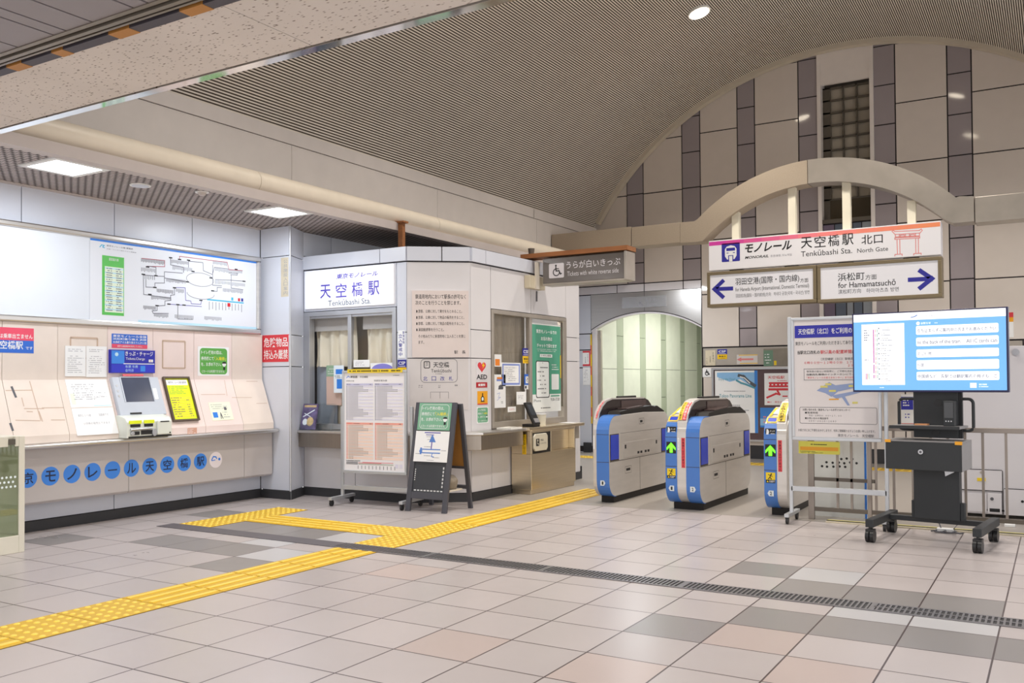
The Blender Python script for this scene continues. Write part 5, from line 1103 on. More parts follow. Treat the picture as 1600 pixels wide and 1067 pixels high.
for x, z in ((-3.89, 3.57), (-3.10, 3.86), (-2.385, 3.86), (-1.585, 3.48)):
    MB().wbox(x-.05, x+.05, 12.62, 12.72, 3.226, z+.06).build('hanger', 'cream paint', t)
k8 = crop(1050, 300, 5.707); k9 = crop(1300, 300, 5.707)
SF = FY(12.50)
b = (SF.uv(1107.5, 395)[0], SF.uv(1470, 370)[0], 2.80, 3.225)
M('sign white', '#e9e7ea', .3, emit=.06, noise=0)
t = MB().box(SF, *b, -.22, 0).build('station_name_sign', 'sign white', bevel=.004); tag(t, 'long white sign with a pink top stripe hanging from the steel arch', 'sign')
F = SF.at(.001); q = MB(); q2 = MB()
cols = []
for i in range(12):
    f = i/11; c0 = (0xc9, 0x3f, 0x9a); c1 = (0xf0, 0x86, 0x86); c2 = (0xe9, 0x8d, 0x62); A, B, g = (c0, c1, f*2) if f < .5 else (c1, c2, f*2-1)
    nm = 'stripe %d' % i; M(nm, '#%02x%02x%02x' % tuple(int(A[k]+(B[k]-A[k])*g) for k in range(3)), .4, emit=.1, noise=0); cols.append(nm)
    q.flat(F, b[0]+.005+(b[1]-b[0]-.01)*i/12, b[0]+.005+(b[1]-b[0]-.01)*(i+1)/12, b[3]-.07, b[3]-.014, 0, i)
q.build('colour_stripe', cols, t)
q = MB(); ic = (F.uv(*k8(443, 540))[0], F.uv(*k8(605, 530))[0], F.uv(*k8(520, 620))[1], F.uv(*k8(520, 455))[1])
q.poly(F, rrect(*ic, .012), 0, 0)
q.poly(F, [sub(ic, x, 0, y, 0)[::2] for x, y in ((.3, .12), (.18, .3), (.18, .68), (.28, .82), (.5, .88), (.72, .82), (.82, .68), (.82, .3), (.7, .12))], .0006, 1)
q.flat(F, *sub(ic, .26, .74, .58, .74), .0012, 0); q.flat(F, *sub(ic, .27, .38, .45, .49), .0012, 0); q.flat(F, *sub(ic, .62, .73, .45, .49), .0012, 0); q.flat(F, *sub(ic, .36, .64, .04, .34), .0012, 0); q.flat(F, *sub(ic, .41, .59, .0, .30), .0018, 1)
def B8(a, b_, c, d, F=F): return F.rect(k8(a, b_), k8(c, d))
q.text(F, 'モノレール', (F.uv(*k8(650, 500))[0], F.uv(*k8(1068, 480))[0], F.uv(*k8(860, 528))[1], F.uv(*k8(860, 448))[1]), 0, 2, .03, .25)
q.text(F, 'MONORAIL', (F.uv(*k8(650, 580))[0], F.uv(*k8(862, 570))[0], F.uv(*k8(750, 590))[1], F.uv(*k8(750, 566))[1]), 0, 2, .02, .25)
q.text(F, '东京单轨 모노레일', (F.uv(*k8(878, 570))[0], F.uv(*k8(1068, 560))[0], F.uv(*k8(970, 575))[1], F.uv(*k8(970, 553))[1]), 0, 3)
uA, uB = F.uv(*k8(1150, 450))[0], F.uv(*k9(192, 430))[0]; v1_, v0_ = F.uv(*k8(1150, 405))[1], F.uv(*k8(1150, 505))[1]
for i, ch in enumerate('天空橋駅'): w_ = (uB-uA)*.215; a_ = uA+(uB-uA-w_)*i/3; q.text(F, ch, (a_, a_+w_, v0_, v1_), 0, 2, .008)
q.text(F, '北口', (F.uv(*k9(262, 420))[0], F.uv(*k9(452, 410))[0], F.uv(*k9(350, 462))[1], F.uv(*k9(350, 378))[1]), 0, 2, .006)
q.text(F, 'Tenkūbashi Sta.', (F.uv(*k8(1150, 550))[0], F.uv(*k9(180, 535))[0], F.uv(*k8(1150, 578))[1], F.uv(*k8(1150, 528))[1]), 0, 2)
q.text(F, 'North Gate', (F.uv(*k9(225, 525))[0], F.uv(*k9(500, 510))[0], F.uv(*k9(225, 543))[1], F.uv(*k9(225, 505))[1]), 0, 2)
T9 = lambda *pts: [F.uv(*k9(*p)) for p in pts]
for pts, cl in ((((535, 350), (545, 340), (560, 352), (780, 342), (795, 328), (805, 342), (785, 365), (562, 378)), True), (((565, 378), (565, 400), (780, 390), (780, 366)), False), (((560, 408), (782, 398), (782, 410), (560, 422)), True), (((580, 422), (584, 555)), False), (((604, 420), (606, 553)), False), (((746, 412), (748, 545)), False), (((770, 411), (771, 544)), False), (((560, 570), (562, 556), (625, 553), (626, 566)), False), (((728, 562), (730, 549), (794, 545), (795, 557)), False), (((600, 378), (600, 402)), False), (((655, 376), (655, 400)), False), (((690, 374), (690, 398)), False), (((745, 370), (745, 394)), False), (((610, 384), (645, 382), (645, 398), (610, 400)), True), (((700, 380), (735, 377), (735, 392), (700, 395)), True)):
    q.stroke(F, T9(*pts), .009, 0, 4, cl)
M('torii pink', '#e88a86', .5); q.build('lettering', ['blue ink', 'white', 'ink', 'light ink', 'torii pink'], t)
# direction signs
M('bronze frame', '#8a7c62', .4, .4); M('panel white', '#e4e3e8', .3, emit=.08, noise=0)
DF = FY(12.48)
def dirsign(label, u0, u1, v0, v1, draw):
    t = thing('direction_sign', label, 'sign', ((u0+u1)/2, 12.58, v0), 'direction signs under the portal')
    q = MB(); f = .045
    for c in ((u0, u1, v1-f, v1), (u0, u1, v0, v0+f), (u0, u0+f, v0+f, v1-f), (u1-f, u1, v0+f, v1-f)): q.box(DF, *c, -.2, .012)
    q.build('frame', 'bronze frame', t, bevel=.005); p = MB().box(DF, u0+f, u1-f, v0+f, v1-f, -.19, 0).build('panel', 'panel white', t)
    q = MB(); draw(q, DF.at(.001)); q.build('lettering', ['blue ink', 'ink', 'grey ink', 'light ink'], p)
    return t
def bx2(F, k, L, R, vt, vb, um):   # text box from left px, right px, top and bottom px at column um
    return (F.uv(*k(*L))[0], F.uv(*k(*R))[0], F.uv(*k(um, vb))[1], F.uv(*k(um, vt))[1])
def arrow(q, F, k, tip, tail, up_, dn_, wd):
    P_ = [F.uv(*k(*c)) for c in (tip, tail, up_, dn_)]; q.stroke(F, [P_[1], (P_[0][0]+(P_[1][0]-P_[0][0])*.08, P_[0][1])], wd, 0, 0); q.stroke(F, [P_[2], P_[0], P_[3]], wd, 0, 0)
def d1(q, F):
    arrow(q, F, k8, (378, 866), (528, 860), (450, 797), (450, 932), .055)
    q.text(F, '羽田空港(国際・国内線)', bx2(F, k8, (565, 800), (1135, 780), 760, 832, 700), 0, 1, .006); q.text(F, '方面', bx2(F, k8, (1143, 790), (1215, 785), 768, 805, 1180), 0, 1)
    q.text(F, 'for Haneda Airport (International, Domestic Terminal)', bx2(F, k8, (565, 870), (1222, 850), 845, 890, 700), 0, 1); q.text(F, '羽田机场(国际・国内航线)方向　하네다 공항(국제・국내선) 방면', bx2(F, k8, (567, 925), (1225, 905), 902, 942, 700), 0, 2)
def d2(q, F):
    arrow(q, F, k9, (890, 772), (697, 782), (790, 705), (790, 852), .055)
    q.text(F, '浜松町', bx2(F, k9, (52, 755), (290, 745), 718, 790, 170), 0, 1, .006); q.text(F, '方面', bx2(F, k9, (297, 755), (398, 750), 735, 780, 350), 0, 1)
    q.text(F, 'for Hamamatsuchō', bx2(F, k9, (55, 830), (568, 815), 797, 850, 200), 0, 1, .008); q.text(F, '滨松町方向', bx2(F, k9, (55, 885), (258, 880), 865, 905, 150), 0, 2); q.text(F, '하마마츠쵸 방면', bx2(F, k9, (305, 875), (595, 865), 852, 892, 450), 0, 2)
uL, uM, uR = DF.uv(1105, 450)[0], DF.uv(1276, 445)[0], DF.uv(1472, 435)[0]
s1 = dirsign('white direction sign with an arrow pointing left under the station sign', uL, uM, 2.275, 2.775, d1)
s2 = dirsign('white direction sign with an arrow pointing right under the station sign', uM+.008, uR, 2.265, 2.775, d2)
for s_, xs in ((s1, (-3.87, -3.1)), (s2, (-2.39, -1.59))):
    for x in xs: MB().wbox(x-.09, x+.09, 12.55, 12.65, 2.775, 2.80).build('bracket', 'window bronze', s_)
# ================================================================== far wall notices
G = FW.at(.001)
def far(name, label, cat, box, mats, draw=None, th=.006, F=G): return sheet(name, label, cat, F, box, mats, (lambda q, H: draw(q, H, box)) if draw else None, th=th)
kf = crop(900, 450, 5.707); kp = crop(1090, 530, 6.276)
b = FW.rect(kf(412, 82), kf(805, 172)); b = (FW.uv(*kf(414, 130))[0], FW.uv(*kf(805, 115))[0], FW.uv(*kf(610, 172))[1], FW.uv(*kf(610, 75))[1])
M('plate steel', '#d0d2d6', .25, .7)
def d(q, F, b): wheelchair(q, F, sub(b, .36, .50, .1, .62), .0006, 1, .012); q.text(F, 'お手洗い', sub(b, .55, .84, .5, .86), .0006, 1); q.text(F, 'Toilets', sub(b, .57, .8, .16, .38), .0006, 1)
far('toilet_sign', 'steel plate with faint toilet writing above the arched opening', 'sign', b, ['plate steel', 'light ink'], d, .02)
def rb_(F, k, l, r, t_, bt, um): return bx2(F, k, l, r, t_, bt, um)
def d(q, F, b):
    for c in ((.0, 1, .88, 1), (0, 1, 0, .12), (.85, 1, .12, .88)): q.flat(F, *sub(b, *c), .0005, 1)
    q.text(F, 'お知らせ', sub(b, .62, .72, .25, .8), .0006, 2, vertical=True); q.text(F, '天空橋', sub(b, .3, .42, .2, .6), .0006, 2, vertical=True)
far('framed_notice', 'red bordered notice on the pale wall left of the arched opening', 'notice', (-7.11, -6.965, 1.50, 1.765), ['paper', 'warning red', 'ink'], d)
far('white_notice', 'white notice sheet under the red bordered notice by the arch', 'notice', (-7.11, -6.965, 1.17, 1.475), ['paper', 'light ink'], lambda q, F, b: q.marks(F, sub(b, .15, .9, .15, .9), 7, .0005, 1, .25, 4, gap=.5))
tag(MB().box(G, -6.955, -6.935, .5, 2.05, 0, .012).build('door_edge_tape', 'csp yellow'), 'yellow tape along the left edge of the arched opening', 'tape')
o = bpy.data.objects['door_edge_tape']; q = MB()
for i in range(4): q.box(G, -6.954, -6.936, .62+.36*i, .78+.36*i, .012, .013)
q.build('red_print', 'gate red', o)
BG = FW.at(.001)
kpv = lambda x, y: BG.uv(*kp(x, y))
def fb(x0_, y0_, x1_, y1_): a_ = kpv(x0_, (y0_+y1_)/2); c_ = kpv(x1_, (y0_+y1_)/2); m_ = (x0_+x1_)/2; return (a_[0], c_[0], kpv(m_, y1_)[1], kpv(m_, y0_)[1])
far('paper_notice', 'cream paper with vertical writing on the steel band right of the arch', 'notice', fb(78, 108, 175, 258), ['dirty cream', 'ink'], lambda q, F, b: (q.text(F, 'お客様へ', sub(b, .72, .86, .2, .9), .0006, 1, vertical=True), q.text(F, '天空橋駅', sub(b, .42, .54, .2, .6), .0006, 1, vertical=True), q.marks(F, sub(b, .12, .2, .1, .5), 5, .0006, 1, .5, 3)))
bb4 = fb(195, 98, 290, 195); sheet('security_sticker', 'blue and yellow security sticker on the steel band of the far wall', 'sticker', BG, bb4, ['csp blue', 'csp yellow', 'white', 'ink'], lambda q, F: csp(q, F, bb4))
M('band paper', '#dcd6d2', .5)
def d(q, F, b):
    q.flat(F, *sub(b, .1, 1, .9, .98), .0005, 2); q.flat(F, *sub(b, .15, 1, .06, .14), .0005, 2)
    q.poly(F, [sub(b, x, 0, y, 0)[::2] for x, y in ((.0, .5), (.22, .72), (.22, .6), (.8, .6), (.8, .42), (.22, .42), (.22, .28))], .0008, 1)
far('arrow_notice', 'red arrow pointing left between yellow strips on the steel band', 'sign', fb(385, 150, 590, 245), ['band paper', 'torii pink', 'csp yellow'], d)
M('reflect green', '#6f8f78', .4); M('photo grey', '#8d8578', .4, noise=.3, scale=3)  # muted green and mottled grey areas of the sheet
def d(q, F, b): q.flat(F, *sub(b, 0, .38, 0, .9), .0005, 1); q.marks(F, sub(b, .05, .33, .1, .75), 4, .0008, 2, .3, 4); q.flat(F, *sub(b, .42, .52, .05, .3), .0005, 3)
far('photo_notice', 'greenish photo sheet at the right of the steel band', 'poster', fb(648, 90, 893, 262), ['photo grey', 'reflect green', 'paper', 'gate yellow'], d)
def d(q, F, b): wheelchair(q, F, sub(b, .2, .85, .15, .9), .0006, 1, .016)
far('wheelchair_sign', 'small white square wheelchair sign beside the blue poster', 'sign', fb(50, 282, 134, 372), ['white', 'ink'], d)
# posters in the notice case
t = thing('poster_case', 'long wall case with posters behind the ticket gates', 'poster case', (-3.9, 14.18, .3))
b = (BG.uv(1116, 620)[0], -2.6, .30, 1.435); M('case maroon', '#5b474a', .4)
q = MB(); q.box(BG, b[0]-.03, b[1], b[3]-.03, b[3]+.0, 0, .03); q.box(BG, b[0]-.03, b[1], b[2]-.03, b[2], 0, .03); q.box(BG, b[0]-.03, b[0], b[2], b[3]-.03, 0, .03); q.build('case_frame', 'aluminium', t)
MB().box(BG, b[0], b[1], b[2], b[3]-.03, 0, .006).build('backing_board', 'case maroon', t)
PFc = FW.at(.008); p0 = (PFc.uv(1117.5, 620)[0], PFc.uv(1184, 620)[0], PFc.uv(1160, 676)[1], PFc.uv(1150, 579)[1])
M('poster sky', '#8fbfe8', .4); M('poster blue edge', '#3d86d8', .4); M('train grey', '#555a60', .5); M('poster teal', '#5a9fb0', .5)
def d(q, F, b):
    q.flat(F, *sub(b, .93, 1, 0, 1), .0005, 1); q.poly(F, [sub(b, x, 0, y, 0)[::2] for x, y in ((.05, .97), (.93, .97), (.93, .72), (.6, .86), (.35, .82), (.05, .9))], .0005, 2)
    q.stroke(F, [sub(b, x, 0, y, 0)[::2] for x, y in ((.58, .92), (.68, .90), (.80, .82), (.93, .76))], .05, .001, 3); q.stroke(F, [sub(b, x, 0, y, 0)[::2] for x, y in ((.52, .84), (.62, .80), (.72, .78), (.93, .72))], .03, .001, 4)
    q.stroke(F, [sub(b, x, 0, y, 0)[::2] for x, y in ((.60, .90), (.70, .88), (.82, .80))], .015, .0015, 0)
    q.text(F, 'Enjoy the View!', sub(b, .09, .48, .83, .885), .0012, 4); q.text(F, 'Tokyo Panorama Line', sub(b, .1, .86, .55, .62), .0008, 4, .01); q.marks(F, sub(b, .22, .72, .655, .68), 1, .0008, 5, .5, 3, ends=(1, 1)); q.marks(F, sub(b, .2, .8, .3, .46), 4, .0008, 5, .3, 4)
sheet('travel_poster', 'white poster with a train picture and blue edge behind the gates', 'poster', PFc, p0, ['paper', 'poster blue edge', 'poster sky', 'train grey', 'poster teal', 'light ink'], lambda q, F: d(q, F, p0), th=.004)
p1 = (PFc.uv(1194.5, 610)[0], PFc.uv(1240, 610)[0], PFc.uv(1215, 633)[1], PFc.uv(1215, 583)[1])
def d(q, F, b):
    q.text(F, '天空橋駅', sub(b, .12, .7, .82, .92), .0008, 1, .01); q.marks(F, sub(b, .45, .95, .74, .79), 1, .0008, 1, .4, 3)
    for c in ((.16, .95, .66, .72), (.16, .95, .56, .62), (.14, .95, .46, .53)): q.flat(F, *sub(b, *c), .0006, 1)
    for i in range(6): q.flat(F, *sub(b, .18+.13*i, .25+.13*i, .56, .72), .0008, 1)
    q.stroke(F, [sub(b, x, 0, y, 0)[::2] for x, y in ((.1, .24), (.4, .36), (.52, .34), (.46, .44))], .03, .0008, 1); q.flat(F, *sub(b, .62, .8, .26, .3), .0006, 1); q.text(F, '東京モノレール', sub(b, .35, .95, .07, .13), .0008, 1); q.marks(F, sub(b, .1, .3, .06, .13), 1, .0008, 1, .6, 3)
sheet('area_map', 'rounded white poster with a red plan in the dark notice case', 'poster', PFc, p1, ['paper', 'warning red'], lambda q, F: d(q, F, p1), th=.004)
p2 = (PFc.uv(1188, 660)[0], PFc.uv(1222, 660)[0], PFc.uv(1205, 668)[1], PFc.uv(1205, 637)[1])
sheet('blue_leaflet', 'small blue sky poster low in the notice case above gate 2', 'poster', PFc, p2, ['poster blue edge', 'torii pink', 'paper', 'poster sky'], lambda q, F: (q.flat(F, *sub(p2, 0, 1, .1, .45), .0004, 3), q.marks(F, sub(p2, .15, .85, .2, .6), 3, .0006, 1, .5, 3)), th=.003)
p3 = (G.uv(1408, 640)[0], G.uv(1428, 640)[0], G.uv(1418, 664)[1], G.uv(1418, 616)[1])
sheet('blue_white_sheet', 'tall blue and white sheet on the back wall seen left of the screen post', 'poster', G, p3, ['paper', 'header navy', 'torii pink'], lambda q, F: (q.flat(F, *sub(p3, 0, .95, .5, .92), .0004, 1), q.marks(F, sub(p3, .15, .85, .6, .85), 3, .0006, 0, .5, 3), q.marks(F, sub(p3, .3, .9, .2, .4), 2, .0006, 1, .4, 4), q.flat(F, *sub(p3, 0, 1, .02, .06), .0004, 2)), th=.003)
p4 = (G.uv(1574, 500)[0], G.uv(1583.5, 500)[0], G.uv(1578, 527)[1], G.uv(1578, 488)[1])
sheet('colour_label', 'small red and yellow topped label on the back wall right of the screen', 'label', G, p4, ['paper', 'warning red', 'amber'], lambda q, F: (q.flat(F, *sub(p4, 0, 1, .8, 1), .0004, 1), q.flat(F, *sub(p4, 0, 1, .62, .8), .0004, 2)), th=.004)
# ================================================================== wheeled notice boards
M('board frame', '#c9ccd0', .35, .6, .02); M('board white', '#f1eef0', .35, noise=.01); M('board pale', '#e4dedd', .35, noise=.02); M('caster black', '#202022', .4); M('caster grey', '#5c5e62', .4)
M('airport blue', '#93a4cc', .5); M('airport yellow', '#ddd478', .5); M('row lilac', '#e3e0ee', .5); M('row peach', '#f6dccd', .5); M('head lilac', '#c9c6e0', .5); M('head peach', '#f0a898', .5)
def caster(q, p, r=.028, d=Vector((1, 0, 0)), w_=.02):
    p = Vector(p); c = Vector((p.x, p.y, r)); q.cyl(c-d*w_/2, c+d*w_/2, r, seg=18, mi=0)
def wheeled_board(name, label, O, ang, W_, zt, zb, legs_u, foot, deep_f, deep_b, draw, sheet_mat, panel_th=.03):
    """O: point on the floor under the left end of the board; ang: direction of its width"""
    u = Vector((math.cos(ang), math.sin(ang), 0)); F = Face((O[0], O[1], 0), u)          # n points to the viewer side
    t = thing(name, label, 'notice board', (O[0]+u.x*W_/2, O[1]+u.y*W_/2, 0))
    p = MB().box(F, .012, W_-.012, zb+.012, zt-.012, 0, panel_th*.6).build('notice_panel', sheet_mat, t)
    q = MB()
    for c in ((0, W_, zt-.025, zt), (0, W_, zb, zb+.03), (0, .022, zb+.03, zt-.025), (W_-.022, W_, zb+.03, zt-.025)): q.box(F, *c, -.005, panel_th)
    q.build('frame', 'board frame', t, bevel=.004)
    q = MB()
    if draw: draw(q, F.at(panel_th*.6+.001)); q.build('printing', MATLIST[name], p)
    for k, (a, ztop) in enumerate(legs_u):
        MB().box(F, a-.015, a+.015, .085, ztop, -.035, -.008).build('upright', 'board frame', t, bevel=.003)
        MB().box(F, a-.02, a+.02, .06, .09, -deep_b, deep_f).build('foot', 'board frame', t, bevel=.003)
        for n_ in (-deep_b+.04, deep_f-.03):
            q = MB(); c = F.P(a, 0, n_); caster(q, c, .029, u); q.box(F, a-.014, a+.014, .045, .062, n_-.015, n_+.02); q.build('caster', 'caster black', t)
    MB().box(F, legs_u[0][0], legs_u[-1][0], foot, foot+.045, -.035, -.008).build('cross_bar', 'board frame', t, bevel=.003)
    return t, F
MATLIST = {'timetable_board': ['gate yellow', 'ink', 'row lilac', 'row peach', 'head lilac', 'head peach', 'grey ink', 'warning red', 'corridor dark', 'map blue'],
           'information_board': ['header navy', 'white', 'ink', 'warning red', 'grey ink', 'airport blue', 'airport yellow', 'amber']}
# timetable board behind the folding sign
a0 = math.atan2(.09, .805); O1 = (-6.30, 7.065)
TF = Face((O1[0], O1[1], 0), (math.cos(a0), math.sin(a0), 0))
tb = (TF.uv(537, 650)[0], TF.uv(637, 650)[0], TF.uv(537, 738)[1], TF.uv(537, 579)[1])
kt = crop(440, 560, 4.103)
def dtime(q, F):
    W_ = tb[1]-tb[0]; b = (.03, W_-.03, tb[2]+.035, tb[3]-.03)
    q.box(F, .07, W_-.04, tb[3]-.026, tb[3]+.012, .003, .014, 0); q.marks(F, (.09, W_-.06, tb[3]-.018, tb[3]+.004), 1, .0145, 1, .6, 5, ends=(1, 1), gap=.1)
    q.stroke(F, [sub(b, .03, 0, .955, 0)[::2], sub(b, .06, 0, .972, 0)[::2], sub(b, .085, 0, .96, 0)[::2]], .006, .0008, 9); q.text(F, '時刻表', sub(b, .1, .22, .95, .975), .0008, 1, .01); q.text(F, '天空橋駅', sub(b, .26, .4, .952, .973), .0008, 1); q.marks(F, sub(b, .82, .98, .972, .98), 1, .0008, 6, .6, 3)
    q.text(F, '浜松町方面', sub(b, .02, .16, .915, .93), .0008, 1); q.text(F, '羽田空港方面', sub(b, .5, .72, .915, .932), .0008, 1)
    for h, (v0, v1, rm, hm) in enumerate(((.515, .895, 2, 4), (.11, .49, 3, 5))):
        for cc, (ua, ub) in enumerate(((.02, .485), (.51, .98))):
            r = sub(b, ua, ub, v0, v1); q.flat(F, r[0], r[1], r[3]-(r[3]-r[2])*.055, r[3], .0006, hm); q.text(F, '平日' if h == 0 else '土休日', sub(r, .02, .16 if h == 0 else .2, .953, .992), .001, 1 if h == 0 else 7); q.marks(F, sub(r, .28, .62, .955, .985), 1, .001, 6, .5, 4); q.marks(F, sub(r, .86, .98, .955, .985), 1, .001, 6, .6, 4)
            for i in range(21):
                va = .94-.0448*(i+1)
                if i % 2 == 0 or h: q.flat(F, *sub(r, 0, 1, va, va+(.043 if i % 2 == 0 else .02)), .0004, rm)
                q.flat(F, *sub(r, .015, .045, va+.012, va+.034), .001, 6 if h == 0 else 7)
                nn = 6 if 3 < i < 14 else (12 if i in (2, 3, 16, 17) else 9 if i < 19 else 3)
                for k in range(nn):
                    for dd in (0, .016): q.flat(F, *sub(r, .1+.062*k+dd, .1+.062*k+dd+.011, va+.012, va+.034), .001, 1)
    q.marks(F, sub(b, .02, .4, .088, .098), 1, .0008, 1, .7, 3)
    for i, c in enumerate((1, 7, 8, 8)):
        va = .078-.0075*i; q.flat(F, *sub(b, .02 if i == 0 else .02, .22, va, va+.004), .0008, 6)
        q.flat(F, *sub(b, .23 if i else .3, .62 if i == 1 else .82, va, va+.0045), .0008, (7, 7, 8, 8)[i])
    for i in range(11): q.flat(F, *sub(b, .22+.062*i, .228+.062*i, .01, .045), .0008, 6)
    q.flat(F, *sub(b, .85, .90, .03, .07), .0006, 2); q.flat(F, *sub(b, .92, .97, .03, .07), .0006, 2)
Wt = tb[1]-tb[0]
wheeled_board('timetable_board', 'white timetable board on castors left of the black folding sign', (TF.P(tb[0], 0).x, TF.P(tb[0], 0).y), a0, Wt, tb[3], tb[2], ((-.03, 1.0), (Wt+.035, 1.0)), TF.uv(560, 766)[1], .20, .22, dtime, 'board white')
# information board behind the screen
O2 = (-1.965, 8.06); IF = Face((O2[0], O2[1], 0), (1, 0.0, 0))
ib = (IF.uv(1238, 590)[0], IF.uv(1377, 590)[0], IF.uv(1240, 687)[1], IF.uv(1238, 497)[1])
ki = crop(1180, 470, 2.602)
def dinfo(q, F):
    Wd = ib[1]-ib[0]; b = (.03, Wd-.03, ib[2]+.035, ib[3]-.03)
    def T(l, r, vt, vb, um): x = F.uv(*ki(*l))[0]; return (x, F.uv(*ki(*r))[0], F.uv(*ki(um, vb))[1], F.uv(*ki(um, vt))[1])
    q.flat(F, b[0], b[1], F.uv(*ki(160, 152))[1], F.uv(*ki(160, 102))[1], .0005, 0)
    q.text(F, '天空橋駅（北口）をご利用のお客さまへ', (b[0]+.03, b[1]-.02, F.uv(*ki(175, 138))[1], F.uv(*ki(175, 114))[1]), .001, 1, .012)
    q.text(F, '東京モノレールをご利用いただきましてありがとうございます。', (b[0]+.005, b[1]-.01, F.uv(*ki(165, 182))[1], F.uv(*ki(165, 166))[1]), .001, 2)
    q.text(F, '当駅北口改札の', (b[0]+.02, b[0]+.21, F.uv(*ki(170, 218))[1], F.uv(*ki(170, 203))[1]), .001, 2, .01); q.text(F, '駅係員の配置時間', (b[0]+.215, b[0]+.47, F.uv(*ki(170, 218))[1], F.uv(*ki(170, 203))[1]), .001, 3, .01); q.text(F, 'は下記の通りです。', (b[0]+.475, b[1]-.01, F.uv(*ki(170, 218))[1], F.uv(*ki(170, 203))[1]), .001, 2, .01)
    q.text(F, '〔天空橋駅（北口）駅係員の配置時間〕', (b[0]+.22, b[1]-.06, F.uv(*ki(240, 243))[1], F.uv(*ki(240, 232))[1]), .001, 4); q.text(F, '６時００分～１２時００分　１７時００分～', (b[0]+.08, b[1]-.06, F.uv(*ki(240, 257))[1], F.uv(*ki(240, 246))[1]), .001, 3); q.text(F, '２３時００分～', (b[0]+.44, b[1]-.06, F.uv(*ki(240, 269))[1], F.uv(*ki(240, 259))[1]), .001, 3)
    r1 = (b[0]+.075, b[1]-.02, F.uv(*ki(190, 322))[1], F.uv(*ki(190, 277))[1]); q.stroke(F, [(r1[0], r1[2]), (r1[1], r1[2]), (r1[1], r1[3]), (r1[0], r1[3])], .003, .0006, 4, True)
    q.text(F, '駅係員の居ない時間帯に、ご不明な点がございましたら、', sub(r1, .04, .96, .68, .86), .001, 4); q.text(F, '自動改札機横のインターホンにて、', sub(r1, .04, .7, .4, .58), .001, 2, .005); q.text(F, '「東京モノレールお客さまセンター」までお問い合わせください', sub(r1, .04, .98, .12, .3), .001, 3)
    P_ = lambda *pts: [F.uv(*ki(*p)) for p in pts]
    for jj, (pts, c) in enumerate(((((250, 365), (300, 330), (330, 345), (350, 358), (310, 390), (285, 375)), 5), (((270, 350), (395, 335), (420, 350), (340, 368)), 5), (((310, 385), (430, 362), (436, 370), (330, 398)), 5), (((345, 382), (360, 380), (385, 425), (375, 425)), 5))): q.poly(F, P_(*pts), .0006+.00015*jj, c)
    for (x, y, w_) in ((265, 345, 30), (285, 335, 25), (300, 362, 28), (380, 342, 40), (395, 410, 22)): q.poly(F, P_((x, y), (x+w_, y), (x+w_, y+8), (x, y+8)), .0014, 6)
    for (x, y, w_) in ((300, 398, 40), (430, 338, 35)): q.poly(F, P_((x, y), (x+w_, y-1), (x+w_, y+4), (x, y+5)), .001, 7)
    r2 = (b[0]+.035, b[1]-.005, F.uv(*ki(178, 497))[1], F.uv(*ki(178, 432))[1]); q.stroke(F, rrect(*r2, .012, 3), .003, .0006, 4, True)
    q.text(F, 'お問い合わせ先（東京モノレールお客さまセンター）', sub(r2, .04, .66, .78, .92), .001, 2, .006); q.text(F, '■営業時間', sub(r2, .07, .24, .6, .72), .001, 2); q.text(F, '平日・土休日９：００～１７：００', sub(r2, .12, .55, .44, .54), .001, 4); q.text(F, '■お問い合わせ電話番号', sub(r2, .07, .38, .26, .38), .001, 2); q.text(F, '０５０－２０１６－１６４０', sub(r2, .12, .48, .1, .2), .001, 4)
    q.text(F, 'お客さまにはご不便をおかけしますが、何卒ご理解賜りますようお願い申し上げます。', (b[0]+.02, b[1]-.02, F.uv(*ki(175, 530))[1], F.uv(*ki(175, 519))[1]), .001, 4); q.text(F, '東京モノレール　天空橋駅', (b[1]-.32, b[1]-.03, F.uv(*ki(330, 552))[1], F.uv(*ki(330, 540))[1]), .001, 4)
Wi = ib[1]-ib[0]
ti, _ = wheeled_board('information_board', 'white notice board on castors partly hidden by the blue screen', (O2[0]+ib[0], O2[1]), 0.0, Wi, ib[3], ib[2], ((-.025, ib[3]+.01), (Wi+.03, ib[3]+.01)), .27, .16, .24, dinfo, 'board pale')
yb = IF.rect((1246, 691), (1311, 711)); M('yellow sheet', '#e3dc5a', .5)
sheet('yellow_notice', 'yellow notice sheet hanging under the white notice board beside gate 2', 'notice', IF.at(-.04), (yb[0], yb[1], yb[2], yb[3]+.01), ['yellow sheet', 'amber', 'ink'], lambda q, F: (q.flat(F, *sub(yb, .04, .96, .3, .62), .0004, 1), q.marks(F, sub(yb, .04, .6, .06, .25), 2, .0006, 2, .4, 3), q.marks(F, sub(yb, .3, .9, .75, .92), 1, .0006, 2, .5, 3)))

